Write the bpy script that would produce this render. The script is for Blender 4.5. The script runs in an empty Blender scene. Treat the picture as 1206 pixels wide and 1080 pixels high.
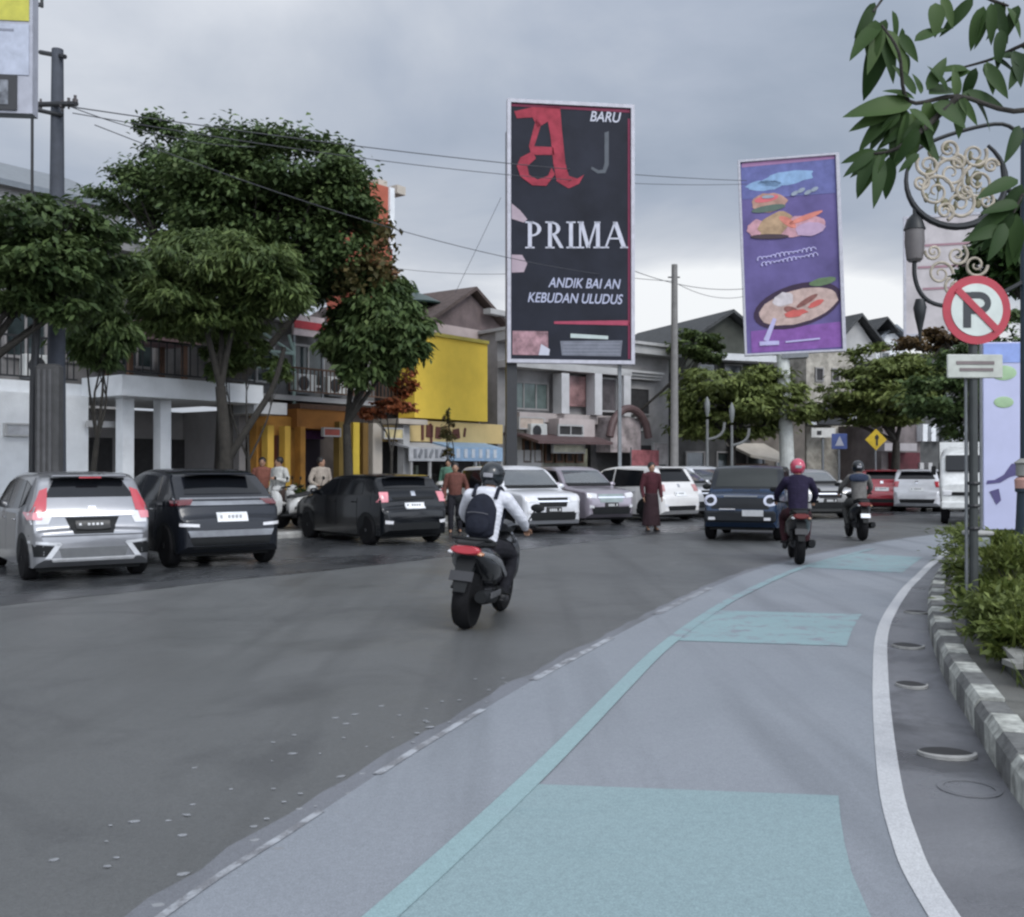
import bpy, bmesh, math, random
import numpy as np
from mathutils import Vector, Matrix
from mathutils.bvhtree import BVHTree
R = math.radians
S = bpy.context.scene
COL = S.collection
FPX, CX, HY, EYE = 1200.0, 603.0, 550.0, 1.6      # measured from the photograph (1206 px wide)

# ---------------------------------------------------------------- camera
cam = bpy.data.cameras.new('camera'); camo = bpy.data.objects.new('camera', cam); COL.objects.link(camo)
cam.sensor_width = 36; cam.lens = 36*FPX/1206; cam.clip_end = 3000; cam.clip_start = .05
camo.location = (0, 0, EYE); camo.rotation_euler = (R(90)+math.atan(10/FPX), 0, 0)
S.camera = camo

# ---------------------------------------------------------------- world + sun
w = bpy.data.worlds.new('World'); S.world = w; w.use_nodes = True
nt = w.node_tree; nt.nodes.clear(); N = nt.nodes; LK = nt.links.new
def wn(t, **k):
    n = N.new(t)
    for a, b in k.items(): setattr(n, a, b)
    return n
def wmath(op, a, b=None, c=None, clamp=False):
    n = N.new('ShaderNodeMath'); n.operation = op; n.use_clamp = clamp
    for i, v in enumerate((a, b, c)):
        if v is None: continue
        if isinstance(v, (int, float)): n.inputs[i].default_value = v
        else: LK(v, n.inputs[i])
    return n.outputs[0]
SUN_EL, SUN_ROT = R(40), R(142)
sky = wn('ShaderNodeTexSky', sky_type='NISHITA', sun_disc=False, sun_elevation=SUN_EL, sun_rotation=SUN_ROT)
sky.dust_density = 3; sky.ozone_density = 1.5
tc = wn('ShaderNodeTexCoord'); sep = wn('ShaderNodeSeparateXYZ'); LK(tc.outputs['Generated'], sep.inputs[0])
X, Y, Z = sep.outputs
el = wmath('MAXIMUM', Z, 0.0)
den = wmath('ADD', el, 0.22)
cmb = wn('ShaderNodeCombineXYZ'); LK(wmath('DIVIDE', X, den), cmb.inputs[0]); LK(wmath('DIVIDE', Y, den), cmb.inputs[1]); LK(wmath('MULTIPLY', Z, 1.5), cmb.inputs[2])
n1 = wn('ShaderNodeTexNoise'); n1.inputs['Scale'].default_value = 1.15; n1.inputs['Detail'].default_value = 7; n1.inputs['Roughness'].default_value = .52; n1.inputs['Distortion'].default_value = .35
mp = wn('ShaderNodeMapping'); mp.inputs['Location'].default_value = (3.1, 1.7, 0); LK(cmb.outputs[0], mp.inputs[0]); LK(mp.outputs[0], n1.inputs['Vector'])
# broad lie of the cloud deck: a dark bank to the right of straight ahead, a bright break low over the roofs
az = wmath('DIVIDE', X, wmath('MAXIMUM', Y, .05))
def bump(v, c, s):
    d = wmath('DIVIDE', wmath('SUBTRACT', v, c), s)
    return wmath('EXPONENT', wmath('MULTIPLY', wmath('MULTIPLY', d, d), -1.0))
bank = wmath('MULTIPLY', bump(az, .26, .34), bump(Z, .30, .17))
brk = wmath('MULTIPLY', bump(az, .24, .20), bump(Z, .120, .070))
val = wmath('ADD', wmath('MULTIPLY', wmath('SUBTRACT', n1.outputs['Fac'], .5), 1.45), .61)
val = wmath('SUBTRACT', val, wmath('MULTIPLY', bank, .24))
val = wmath('ADD', val, wmath('MULTIPLY', brk, 1.5))
ramp = wn('ShaderNodeValToRGB'); LK(val, ramp.inputs[0])
cr = ramp.color_ramp; cr.elements[0].position = .18; cr.elements[0].color = (.285, .34, .425, 1)
cr.elements[1].position = 1.0; cr.elements[1].color = (.93, .95, .97, 1)
for p, c in ((.42, (.39, .44, .53, 1)), (.62, (.51, .55, .62, 1)), (.8, (.66, .69, .745, 1))):
    e = cr.elements.new(p); e.color = c
# overcast is brighter overhead; extra glow added behind the camera to light the facades
zen_fill = wmath('ADD', wmath('MULTIPLY_ADD', wmath('POWER', el, 1.6), .7, 1.0), wmath('MULTIPLY', wmath('MAXIMUM', wmath('ADD', wmath('MULTIPLY', Y, -.85), wmath('MULTIPLY', X, .5)), 0.0), wmath('MULTIPLY', wmath('MAXIMUM', wmath('MULTIPLY', Y, -4.0), 0.0, None, True), 3.5)))
sc10 = wn('ShaderNodeVectorMath', operation='SCALE'); LK(ramp.outputs[0], sc10.inputs[0]); LK(wmath('MULTIPLY', zen_fill, 10.0), sc10.inputs['Scale'])
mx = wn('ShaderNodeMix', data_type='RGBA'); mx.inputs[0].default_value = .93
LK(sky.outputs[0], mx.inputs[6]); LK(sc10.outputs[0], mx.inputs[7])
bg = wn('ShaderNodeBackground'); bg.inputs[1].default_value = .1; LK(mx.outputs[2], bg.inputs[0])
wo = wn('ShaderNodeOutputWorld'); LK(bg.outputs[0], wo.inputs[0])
sun = bpy.data.lights.new('sun', 'SUN'); sun.energy = 1.4; sun.angle = R(22); sun.color = (1, .97, .92)
suno = bpy.data.objects.new('sun', sun); COL.objects.link(suno)
# Nishita rotation is measured from +Y; aim the lamp from that same direction
sd = Vector((math.sin(SUN_ROT)*math.cos(SUN_EL), math.cos(SUN_ROT)*math.cos(SUN_EL), math.sin(SUN_EL)))
suno.rotation_euler = sd.to_track_quat('Z', 'Y').to_euler()
S.view_settings.view_transform = 'Standard'; S.view_settings.look = 'None'
S.view_settings.exposure = 0; S.view_settings.gamma = 1
S.render.engine = 'CYCLES'
S.cycles.filter_width = 2.4                      # soft, like the compressed video frame
S.cycles.max_bounces = 6; S.cycles.diffuse_bounces = 3; S.cycles.transparent_max_bounces = 4

# ---------------------------------------------------------------- measuring helpers
def W3(px, py, d): return Vector(((px-CX)/FPX*d, d, EYE+(HY-py)/FPX*d))
def G(px, py):
    d = EYE*FPX/(py-HY); return Vector(((px-CX)/FPX*d, d, 0))

# ---------------------------------------------------------------- materials
MC = {}
def mat(name, col, rough=.6, metal=0, var=.15, vs=6, bump=0, bs=40, coat=0, spec=.5, emit=0, trans=0):
    if name in MC: return MC[name]
    m = bpy.data.materials.new(name); m.use_nodes = True; t = m.node_tree
    b = t.nodes['Principled BSDF']; b.inputs['Roughness'].default_value = rough; b.inputs['Metallic'].default_value = metal
    b.inputs['Specular IOR Level'].default_value = spec
    b.inputs['Coat Weight'].default_value = coat; b.inputs['Coat Roughness'].default_value = .06
    if emit: b.inputs['Emission Color'].default_value = (*col, 1); b.inputs['Emission Strength'].default_value = emit
    tcn = t.nodes.new('ShaderNodeTexCoord')
    nz = t.nodes.new('ShaderNodeTexNoise'); nz.inputs['Scale'].default_value = vs; nz.inputs['Detail'].default_value = 5; nz.inputs['Roughness'].default_value = .6
    t.links.new(tcn.outputs['Object'], nz.inputs['Vector'])
    r = t.nodes.new('ShaderNodeValToRGB'); r.color_ramp.elements[0].position = .3; r.color_ramp.elements[1].position = .7
    r.color_ramp.elements[0].color = (*[c*(1-var) for c in col], 1); r.color_ramp.elements[1].color = (*[min(1, c*(1+var)) for c in col], 1)
    t.links.new(nz.outputs['Fac'], r.inputs[0]); t.links.new(r.outputs[0], b.inputs['Base Color'])
    if bump:
        n2 = t.nodes.new('ShaderNodeTexNoise'); n2.inputs['Scale'].default_value = bs; n2.inputs['Detail'].default_value = 4
        t.links.new(tcn.outputs['Object'], n2.inputs['Vector'])
        bp = t.nodes.new('ShaderNodeBump'); bp.inputs['Strength'].default_value = bump; bp.inputs['Distance'].default_value = .02
        t.links.new(n2.outputs['Fac'], bp.inputs['Height']); t.links.new(bp.outputs[0], b.inputs['Normal'])
    MC[name] = m; return m

def surf_mat(name, base, base2, stain=None, rough=(.45, .75), fleck=None, seamdir=None, paint=None, wear=.5, wscale=3.0, bump=.35):
    """Worn pavement: two large-scale tones, fine aggregate grain, optional stains, worn paint over it."""
    m = bpy.data.materials.new(name); m.use_nodes = True; t = m.node_tree; L = t.links.new
    b = t.nodes['Principled BSDF']; tcn = t.nodes.new('ShaderNodeTexCoord')
    def noise(s, d=5, r=.6, dist=0, stretch=None):
        n = t.nodes.new('ShaderNodeTexNoise'); n.inputs['Scale'].default_value = s; n.inputs['Detail'].default_value = d
        n.inputs['Roughness'].default_value = r; n.inputs['Distortion'].default_value = dist
        if stretch:
            mpn = t.nodes.new('ShaderNodeMapping'); mpn.inputs['Rotation'].default_value = (0, 0, stretch[0]); mpn.inputs['Scale'].default_value = (stretch[1], stretch[2], 1)
            L(tcn.outputs['Object'], mpn.inputs[0]); L(mpn.outputs[0], n.inputs['Vector'])
        else: L(tcn.outputs['Object'], n.inputs['Vector'])
        return n.outputs['Fac']
    def rmp(v, a, bb, c0=(0, 0, 0), c1=(1, 1, 1)):
        r = t.nodes.new('ShaderNodeValToRGB'); e = r.color_ramp.elements; e[0].position = a; e[1].position = bb
        e[0].color = (*c0, 1); e[1].color = (*c1, 1); L(v, r.inputs[0]); return r.outputs[0]
    def mix(f, a, bb, mode='MIX'):
        n = t.nodes.new('ShaderNodeMix'); n.data_type = 'RGBA'; n.blend_type = mode
        if isinstance(f, float): n.inputs[0].default_value = f
        else: L(f, n.inputs[0])
        for i, v in ((6, a), (7, bb)):
            if isinstance(v, tuple): n.inputs[i].default_value = (*v, 1)
            else: L(v, n.inputs[i])
        return n.outputs[2]
    c = rmp(noise(.22, 6, .6, .6), .38, .62, base, base2)
    if stretchv := seamdir:
        c = mix(rmp(noise(.35, 4, .55, 0, (stretchv, 4.5, .28)), .5, .68), c, tuple(x*.80 for x in base))
    if stain: c = mix(rmp(noise(.55, 7, .65, 1.0), .54, .66), c, stain)
    grain = rmp(noise(140, 2, .7), .3, .75, (.74, .74, .74), (1.22, 1.22, 1.22))
    c = mix(1.0, c, grain, 'MULTIPLY'); c = mix(1.0, c, rmp(noise(38, 4, .7), .32, .72, (.90, .90, .90), (1.09, 1.09, 1.09)), 'MULTIPLY')
    if fleck: c = mix(rmp(noise(9, 3, .5, .3, (.5, 1, 1.6)), .735, .745), c, fleck)
    if paint: c = mix(rmp(noise(wscale, 9, .72, .2), wear-.06, wear+.06), paint, c)
    L(c, b.inputs['Base Color'])
    rr = t.nodes.new('ShaderNodeMapRange'); L(noise(.5, 5, .6, .5), rr.inputs[0]); rr.inputs[1].default_value = .35; rr.inputs[2].default_value = .65
    rr.inputs[3].default_value = rough[0]; rr.inputs[4].default_value = rough[1]; L(rr.outputs[0], b.inputs['Roughness'])
    bp = t.nodes.new('ShaderNodeBump'); bp.inputs['Strength'].default_value = bump; bp.inputs['Distance'].default_value = .008
    L(noise(110, 3, .7), bp.inputs['Height']); L(bp.outputs[0], b.inputs['Normal'])
    return m

def leaf_mat(name, c1, c2, c3=None):
    m = bpy.data.materials.new(name); m.use_nodes = True; t = m.node_tree; L = t.links.new
    b = t.nodes['Principled BSDF']; b.inputs['Roughness'].default_value = .55; b.inputs['Specular IOR Level'].default_value = .25
    geo = t.nodes.new('ShaderNodeNewGeometry'); tcn = t.nodes.new('ShaderNodeTexCoord')
    nz = t.nodes.new('ShaderNodeTexNoise'); nz.inputs['Scale'].default_value = 1.3; nz.inputs['Detail'].default_value = 3; L(tcn.outputs['Object'], nz.inputs['Vector'])
    ad = t.nodes.new('ShaderNodeMath'); ad.operation = 'MULTIPLY_ADD'; L(geo.outputs['Random Per Island'], ad.inputs[0]); ad.inputs[1].default_value = .45
    sb = t.nodes.new('ShaderNodeMath'); sb.operation = 'SUBTRACT'; L(nz.outputs['Fac'], sb.inputs[0]); sb.inputs[1].default_value = .2; L(sb.outputs[0], ad.inputs[2])
    r = t.nodes.new('ShaderNodeValToRGB'); e = r.color_ramp.elements; e[0].position = .2; e[0].color = (*c1, 1); e[1].position = .75; e[1].color = (*c2, 1)
    if c3: x = e.new(.9); x.color = (*c3, 1)
    L(ad.outputs[0], r.inputs[0]); L(r.outputs[0], b.inputs['Base Color'])
    tr = t.nodes.new('ShaderNodeBsdfTranslucent'); L(r.outputs[0], tr.inputs[0])
    ms = t.nodes.new('ShaderNodeMixShader'); ms.inputs[0].default_value = .22; L(b.outputs[0], ms.inputs[1]); L(tr.outputs[0], ms.inputs[2])
    L(ms.outputs[0], t.nodes['Material Output'].inputs[0])
    return m

# ---------------------------------------------------------------- mesh builder
class MB:
    def __init__(s, M=None): s.v = []; s.f = []; s.mi = []; s.M = M or Matrix(); s.cur = 0
    def add(s, vs, fs):
        o = len(s.v); s.v += [s.M @ Vector(p) for p in vs]; s.f += [tuple(i+o for i in f) for f in fs]; s.mi += [s.cur]*len(fs); return s
    def box(s, c, d, rz=0, rx=0, ry=0, bev=0):
        x, y, z = d[0]/2, d[1]/2, d[2]/2
        m = Matrix.Translation(c) @ Matrix.Rotation(rz, 4, 'Z') @ Matrix.Rotation(rx, 4, 'X') @ Matrix.Rotation(ry, 4, 'Y')
        if bev:
            e = min(bev, x*.9, y*.9, z*.9); vs = []; 
            for k in (-1, 1):
                for (a, b) in ((x-e, y-e),):
                    pass
            ring = lambda a, b, zz, q: [(a-q, -b, zz), (a, -b+q, zz), (a, b-q, zz), (a-q, b, zz), (-a+q, b, zz), (-a, b-q, zz), (-a, -b+q, zz), (-a+q, -b, zz)]
            rs = [ring(x-e, y-e, -z, e*.5), ring(x, y, -z+e, e), ring(x, y, z-e, e), ring(x-e, y-e, z, e*.5)]
            vs = [m @ Vector(p) for r in rs for p in r]; fs = []
            for k in range(3):
                for i in range(8): j = (i+1) % 8; fs.append((k*8+i, k*8+j, k*8+8+j, k*8+8+i))
            fs += [tuple(range(7, -1, -1)), tuple(range(24, 32))]
            return s.add(vs, fs)
        vs = [m @ Vector(p) for p in ((-x, -y, -z), (x, -y, -z), (x, y, -z), (-x, y, -z), (-x, -y, z), (x, -y, z), (x, y, z), (-x, y, z))]
        return s.add(vs, [(3, 2, 1, 0), (4, 5, 6, 7), (0, 1, 5, 4), (1, 2, 6, 5), (2, 3, 7, 6), (3, 0, 4, 7)])
    def bb(s, a, b):   # box from two corners
        return s.box([(a[i]+b[i])/2 for i in range(3)], [abs(b[i]-a[i]) for i in range(3)])
    def tube(s, pts, r, n=10, cap=True):
        pts = [Vector(p) for p in pts]
        if not isinstance(r, (list, tuple)): r = [r]*len(pts)
        vs = []; up = None
        for i, p in enumerate(pts):
            t = (pts[min(i+1, len(pts)-1)]-pts[max(i-1, 0)])
            if t.length < 1e-9: t = Vector((0, 0, 1))
            t.normalize()
            if up is None: up = Vector((1, 0, 0)) if abs(t.x) < .8 else Vector((0, 1, 0))
            a = (up - t*up.dot(t)).normalized(); up = a; b = t.cross(a)
            vs += [p + (a*math.cos(2*math.pi*k/n)+b*math.sin(2*math.pi*k/n))*r[i] for k in range(n)]
        fs = []
        for i in range(len(pts)-1):
            for k in range(n): j = (k+1) % n; fs.append((i*n+k, i*n+j, i*n+n+j, i*n+n+k))
        if cap: fs += [tuple(range(n-1, -1, -1)), tuple(range((len(pts)-1)*n, len(pts)*n))]
        return s.add(vs, fs)
    def lathe(s, prof, n=24, M=None, cap=True):   # prof [(r,h)], axis Z
        M = M or Matrix(); vs = []; fs = []
        for r, h in prof: vs += [M @ Vector((r*math.cos(2*math.pi*k/n), r*math.sin(2*math.pi*k/n), h)) for k in range(n)]
        for i in range(len(prof)-1):
            for k in range(n): j = (k+1) % n; fs.append((i*n+k, i*n+j, i*n+n+j, i*n+n+k))
        if cap and prof[0][0] > 1e-4: fs.append(tuple(range(n-1, -1, -1)))
        if cap and prof[-1][0] > 1e-4: fs.append(tuple(range((len(prof)-1)*n, len(prof)*n)))
        return s.add(vs, fs)
    def prism(s, poly, h, M=None, z0=0):   # polygon in XY extruded along Z
        M = M or Matrix(); n = len(poly)
        vs = [M @ Vector((x, y, z0)) for x, y in poly]+[M @ Vector((x, y, z0+h)) for x, y in poly]
        return s.add(vs, [tuple(range(n-1, -1, -1)), tuple(range(n, 2*n))]+[(i, (i+1) % n, n+(i+1) % n, n+i) for i in range(n)])
    def ell(s, c, r, n=14, m=9, M=None):
        M = M or Matrix(); vs = []; fs = []
        for i in range(m+1):
            th = math.pi*i/m
            for k in range(n): ph = 2*math.pi*k/n; vs.append(Vector(c) + (M @ Vector((r[0]*math.sin(th)*math.cos(ph), r[1]*math.sin(th)*math.sin(ph), -r[2]*math.cos(th)))))
        for i in range(m):
            for k in range(n): j = (k+1) % n; fs.append((i*n+k, i*n+j, i*n+n+j, i*n+n+k))
        return s.add(vs, fs)
    def loft(s, secs, n=16, ex=2.5):   # secs along Y: (y, xc, zc, hw, hh)
        vs = []; fs = []
        for y, xc, zc, hw, hh in secs:
            for k in range(n):
                a = 2*math.pi*k/n; c, si = math.cos(a), math.sin(a)
                vs.append((xc+hw*math.copysign(abs(c)**(2/ex), c), y, zc+hh*math.copysign(abs(si)**(2/ex), si)))
        for i in range(len(secs)-1):
            for k in range(n): j = (k+1) % n; fs.append((i*n+k, i*n+n+k, i*n+n+j, i*n+j))
        fs += [tuple(range(n)), tuple(range(len(secs)*n-1, (len(secs)-1)*n-1, -1))]
        return s.add(vs, fs)
    def strip(s, A, B):    # sheet between two polylines
        n = len(A); s.add(list(A)+list(B), [(i, i+1, n+i+1, n+i) for i in range(n-1)]); return s
    def build(s, name, m, parent=None, smooth=False, ang=35, loc=None):
        me = bpy.data.meshes.new(name); me.from_pydata([tuple(p) for p in s.v], [], s.f)
        for x in (m if isinstance(m, (list, tuple)) else [m]): me.materials.append(x)
        if isinstance(m, (list, tuple)): me.polygons.foreach_set('material_index', s.mi)
        me.validate()
        bm = bmesh.new(); bm.from_mesh(me); bmesh.ops.remove_doubles(bm, verts=bm.verts, dist=1e-5)
        bmesh.ops.recalc_face_normals(bm, faces=bm.faces); bm.to_mesh(me); bm.free()
        if smooth:
            me.polygons.foreach_set('use_smooth', [True]*len(me.polygons))
            try: me.set_sharp_from_angle(angle=R(ang))
            except Exception: pass
        o = bpy.data.objects.new(name, me); COL.objects.link(o)
        if parent: o.parent = parent
        if loc: o.location = loc
        return o
def tag(o, label=None, cat=None, group=None, kind=None):
    if label: o['label'] = label
    if cat: o['category'] = cat
    if group: o['group'] = group
    if kind: o['kind'] = kind
    return o
def thing(name, label, cat, loc=(0, 0, 0), rz=0, group=None, kind=None):
    o = bpy.data.objects.new(name, None); COL.objects.link(o); o.location = loc; o.rotation_euler = (0, 0, rz); o.empty_display_size = .3
    return tag(o, label, cat, group, kind)
def sub(name, parent, loc=(0, 0, 0), rz=0):
    o = bpy.data.objects.new(name, None); COL.objects.link(o); o.parent = parent; o.location = loc; o.rotation_euler = (0, 0, rz); o.empty_display_size = .2; return o
CH = {}
def kids(o): return [c for c in bpy.data.objects if c.parent == o]
def copy_tree(o, parent=None):
    c = o.copy(); COL.objects.link(c); c.parent = parent
    for k in kids(o): copy_tree(k, c)
    return c
def bake(o):   # apply modifiers without operators
    dg = bpy.context.evaluated_depsgraph_get(); me = bpy.data.meshes.new_from_object(o.evaluated_get(dg)); o.modifiers.clear(); o.data = me; return o
def cat(pts, k=6):   # Catmull-Rom
    P = [Vector(p).to_3d() for p in pts]; out = []
    for i in range(len(P)-1):
        a, b, c, d = P[max(i-1, 0)], P[i], P[i+1], P[min(i+2, len(P)-1)]
        for j in range(k):
            t = j/k; out.append(.5*((2*b)+(c-a)*t+(2*a-5*b+4*c-d)*t*t+(3*b-a-3*c+d)*t**3))
    out.append(P[-1]); return out
def text(s, size, ext, m, parent, M, name='lettering', shear=0, align='CENTER', sx=1, space=1):
    cu = bpy.data.curves.new(name, 'FONT'); cu.body = s; cu.size = size; cu.extrude = ext; cu.align_x = align; cu.align_y = 'CENTER'; cu.shear = shear; cu.space_character = space; cu.offset = size*.012
    t = bpy.data.objects.new('tmp', cu); COL.objects.link(t); bpy.context.view_layer.update()
    me = bpy.data.meshes.new_from_object(t.evaluated_get(bpy.context.evaluated_depsgraph_get())); bpy.data.objects.remove(t)
    me.transform(M @ Matrix.Diagonal((sx, 1, 1, 1))); me.materials.clear(); me.materials.append(m)
    o = bpy.data.objects.new(name, me); COL.objects.link(o); o.parent = parent; return o

# ================================================================= THE GROUND AND THE ROAD
asph = surf_mat('asphalt', (.098, .102, .103), (.119, .123, .124), stain=(.082, .085, .087), rough=(.36, .62), seamdir=R(35), fleck=None)
lav = surf_mat('lavender_asphalt', (.222, .242, .270), (.248, .268, .298), rough=(.5, .7), seamdir=R(28), bump=.2)
gut = surf_mat('gutter_asphalt', (.12, .123, .135), (.20, .206, .222), stain=(.060, .062, .068), rough=(.15, .5))
pave = surf_mat('paving', (.18, .175, .165), (.24, .235, .22), stain=(.12, .115, .11))
dirt = surf_mat('ground_earth', (.12, .115, .10), (.17, .16, .14))
white_p = surf_mat('white_road_paint', (.46, .47, .49), (.54, .55, .56), stain=(.40, .41, .43), paint=None, rough=(.5, .7), bump=.15)
white_worn = surf_mat('worn_white_paint', (.17, .175, .19), (.2, .205, .22), paint=(.36, .38, .41), wear=.50, wscale=5)
white_faint = surf_mat('faint_white_paint', (.17, .175, .19), (.2, .205, .22), paint=(.30, .32, .35), wear=.47, wscale=5)
teal_p = surf_mat('teal_road_paint', (.225, .312, .332), (.245, .338, .355), stain=(.205, .298, .318), rough=(.45, .65), bump=.15)
teal_l = surf_mat('pale_teal_line_paint', (.245, .360, .378), (.262, .375, .392), paint=None, stain=(.25, .345, .37), rough=(.45, .65), bump=.15)
teal_w = surf_mat('worn_teal_paint', (.215, .235, .27), (.25, .262, .302), paint=(.225, .33, .35), wear=.56, wscale=4, bump=.15)

g = MB(); g.add([(-700, -300, 0), (700, -300, 0), (700, 1200, 0), (-700, 1200, 0)], [(0, 1, 2, 3)])
tag(g.build('ground', dirt), kind='structure')
KF = cat([(-38, -21, 0), (-20, 2.9, 0), (-11.2, 14.6, 0), (-5.2, 22.6, 0), (1.6, 31.4, 0), (6.8, 37.0, 0), (13, 40.6, 0), (22, 43.4, 0), (34, 45.6, 0), (50, 47.5, 0)], 8)
KN = cat([(-2.5, -21, 0), (1.35, -4, 0), (2.08, 3.2, 0), (2.36, 4.68, 0), (2.80, 6.19, 0), (3.36, 8.0, 0), (4.36, 10.7, 0), (5.68, 13.7, 0), (7.6, 17.5, 0), (10.0, 21.5, 0), (14.5, 26.5, 0), (22, 31.5, 0), (34, 36, 0), (50, 39.5, 0)], 8)
def resample(P, n):
    L = [0]
    for i in range(1, len(P)): L.append(L[-1]+(P[i]-P[i-1]).length)
    out = []; j = 0
    for k in range(n):
        t = L[-1]*k/(n-1)
        while j < len(P)-2 and L[j+1] < t: j += 1
        f = (t-L[j])/(L[j+1]-L[j]); out.append(P[j].lerp(P[j+1], min(max(f, 0), 1)))
    return out
def zz(P, z): return [Vector((p.x, p.y, z)) for p in P]
def offs(P, d):   # offset a polyline to its left by d
    out = []
    for i, p in enumerate(P):
        t = (P[min(i+1, len(P)-1)]-P[max(i-1, 0)]).normalized(); out.append(p+Vector((-t.y, t.x, 0))*d)
    return out
m_ = MB().strip(zz(resample(offs(KF, .02), 90), .004), zz(resample(offs(KN, -.02), 90), .004))
tag(m_.build('road', asph), kind='structure')
wetl = surf_mat('parking_lane_asphalt', (.045, .048, .052), (.080, .084, .090), stain=(.028, .030, .034), rough=(.10, .42), seamdir=R(-40))
PK = [p for p in KF if -2 < p.y < 44]; PKi = offs(PK, -6.0); rj = random.Random(2); PKi = [p+Vector((rj.uniform(-.15, .15), rj.uniform(-.15, .15), 0)) for p in PKi]
m_ = MB().strip(zz(offs(PK, -.0), .008), zz(PKi, .008)); tag(m_.build('parking_lane', wetl), kind='structure')
WL = cat([(.75, -6, 0), (1.28, 1.5, 0), (1.53, 3.62, 0), (1.70, 4.45, 0), (2.02, 5.5, 0), (2.78, 7.7, 0), (3.68, 10.1, 0), (4.9, 12.8, 0), (5.9, 14.8, 0), (7.3, 17.5, 0), (9.3, 20.9, 0), (13.5, 25.6, 0), (20, 30, 0), (34, 35, 0)], 8)
DL = cat([(-3.2, -6, 0), (-1.75, 1.5, 0), (-1.24, 3.62, 0), (-.96, 4.49, 0), (-.575, 5.65, 0), (-.19, 6.7, 0), (.19, 7.7, 0), (.87, 9.37, 0), (2.2, 12.5, 0), (3.9, 16.0, 0), (6.3, 19.6, 0), (9.5, 23.5, 0), (14, 27.6, 0), (21, 32, 0), (34, 37, 0)], 8)
n = 80
m_ = MB().strip(zz(resample(DL, n), .008), zz(resample(WL, n), .008)); tag(m_.build('bike_lane', lav), kind='structure')
KG = [p for p in KN if p.y > -6]
m_ = MB().strip(zz(resample(WL, n), .008), zz(resample(offs(KG, -.02), n), .008)); tag(m_.build('gutter', gut), kind='structure')
mixl = surf_mat('lane_border_asphalt', (.150, .158, .175), (.185, .195, .220), stain=(.125, .130, .140), rough=(.5, .7), seamdir=R(28), bump=.2)
rj = random.Random(5); DLo = offs(resample(DL, 240), .02); DLo = [p+Vector((rj.uniform(-.03, .03), rj.uniform(-.03, .03), 0)) for p in offs(DLo, .10)]
m_ = MB().strip(zz(DLo, .006), zz(offs(resample(DL, 240), -.02), .006)); tag(m_.build('lane_border', mixl), kind='structure')
def band(C, a, b, z=.012): return MB().strip(zz(offs(C, a), z), zz(offs(C, b), z))
tag(band(WL, .056, -.056).build('lane_edge_line', white_p), kind='structure')
def sect(P, y0, y1): return [p for p in P if y0 <= p.y <= y1]
DLf = cat(DL, 4)
for a, b, mm, wd in ((2.9, 4.75, white_worn, .02), (5.25, 6.7, white_worn, .025), (7.6, 9.6, white_worn, .035), (11.0, 13.5, white_faint, .05)):
    tag(band(sect(DLf, a, b), wd, -wd).build('lane_dash', mm), kind='structure')
TL = cat([(-1.45, 1.0, 0), (-.46, 3.62, 0), (.03, 5.0, 0), (.36, 6.0, 0), (.80, 7.38, 0), (1.31, 8.93, 0), (2.03, 10.8, 0), (2.95, 12.9, 0), (4.7, 16.3, 0), (7.0, 19.8, 0)], 12)
tag(band(sect(TL, 1, 9.6), .06, -.06, .0155).build('teal_edge_line', teal_l), kind='structure')
tag(band(sect(TL, 9.5, 20), .06, -.06, .0155).build('teal_edge_line', teal_w), kind='structure')
def xat(P, y):
    for i in range(len(P)-1):
        if P[i].y <= y <= P[i+1].y: f = (y-P[i].y)/(P[i+1].y-P[i].y+1e-9); return P[i].x+(P[i+1].x-P[i].x)*f
    return P[-1].x
def block(y0, y1, mm, slant=0, gap=.26):
    A = []; B = []
    for i in range(13):
        y = y0+(y1-y0)*i/12; A.append(Vector((xat(TL, y)+.04, y, .012))); yb = y+slant; B.append(Vector((xat(WL, yb)-gap, yb, .012)))
    MB().strip(A, B).build('teal_lane_patch', mm)['kind'] = 'structure'
block(1.4, 5.12, teal_p, -.18); block(9.35, 11.3, teal_w, -.3, .3); block(16.2, 18.8, teal_w, -.9, .3)
# kerb (near, painted in black and white) --------------------------------------------------
kw = mat('kerb_white_paint', (.33, .34, .315), .85, var=.55, vs=11, bump=.5, bs=30)
kb = mat('kerb_bare_concrete', (.125, .128, .125), .8, var=.4, vs=9, bump=.5, bs=30)
def kerb(P, w_, h, z0, step, mats, name):
    P = resample(P, int(sum((P[i+1]-P[i]).length for i in range(len(P)-1))/step)); O = offs(P, -w_); m = MB()
    for i in range(len(P)-1):
        m.cur = i % 2 if len(mats) > 1 else 0
        a, b, c, d = P[i], P[i+1], O[i+1], O[i]
        j = random.Random(i).uniform(-.012, .012)
        e = offs(P, -.035)
        q = [zz([p], z0)[0] for p in (a, b)]+[zz([p], h-.05+j)[0] for p in (b, a)]
        m.add(q, [(0, 1, 2, 3)])
        t1, t2 = zz([e[i], e[i+1]], h+j)
        m.add([q[3], q[2], t2, t1], [(0, 1, 2, 3)])
        m.add([t1, t2]+zz([c, d], h+j), [(0, 1, 2, 3)])
        m.add(zz([d, c], h+j)+zz([c, d], z0), [(0, 1, 2, 3)])
        m.add([q[0], q[3], t1, zz([d], h+j)[0], zz([d], z0)[0]], [(0, 1, 2, 3, 4)]); m.add([q[1], q[2], t2, zz([c], h+j)[0], zz([c], z0)[0]], [(4, 3, 2, 1, 0)])
    return tag(m.build(name, mats), kind='structure')
random.seed(4)
kerb([p for p in KN if p.y > -3 and p.x < 30], .17, .2, -.02, .40, [kw, kb], 'kerb')
kerb(list(reversed(KF)), .15, .14, -.02, .8, [mat('pale_kerb', (.33, .33, .32), .8, var=.3, vs=5)], 'kerb')
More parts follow.
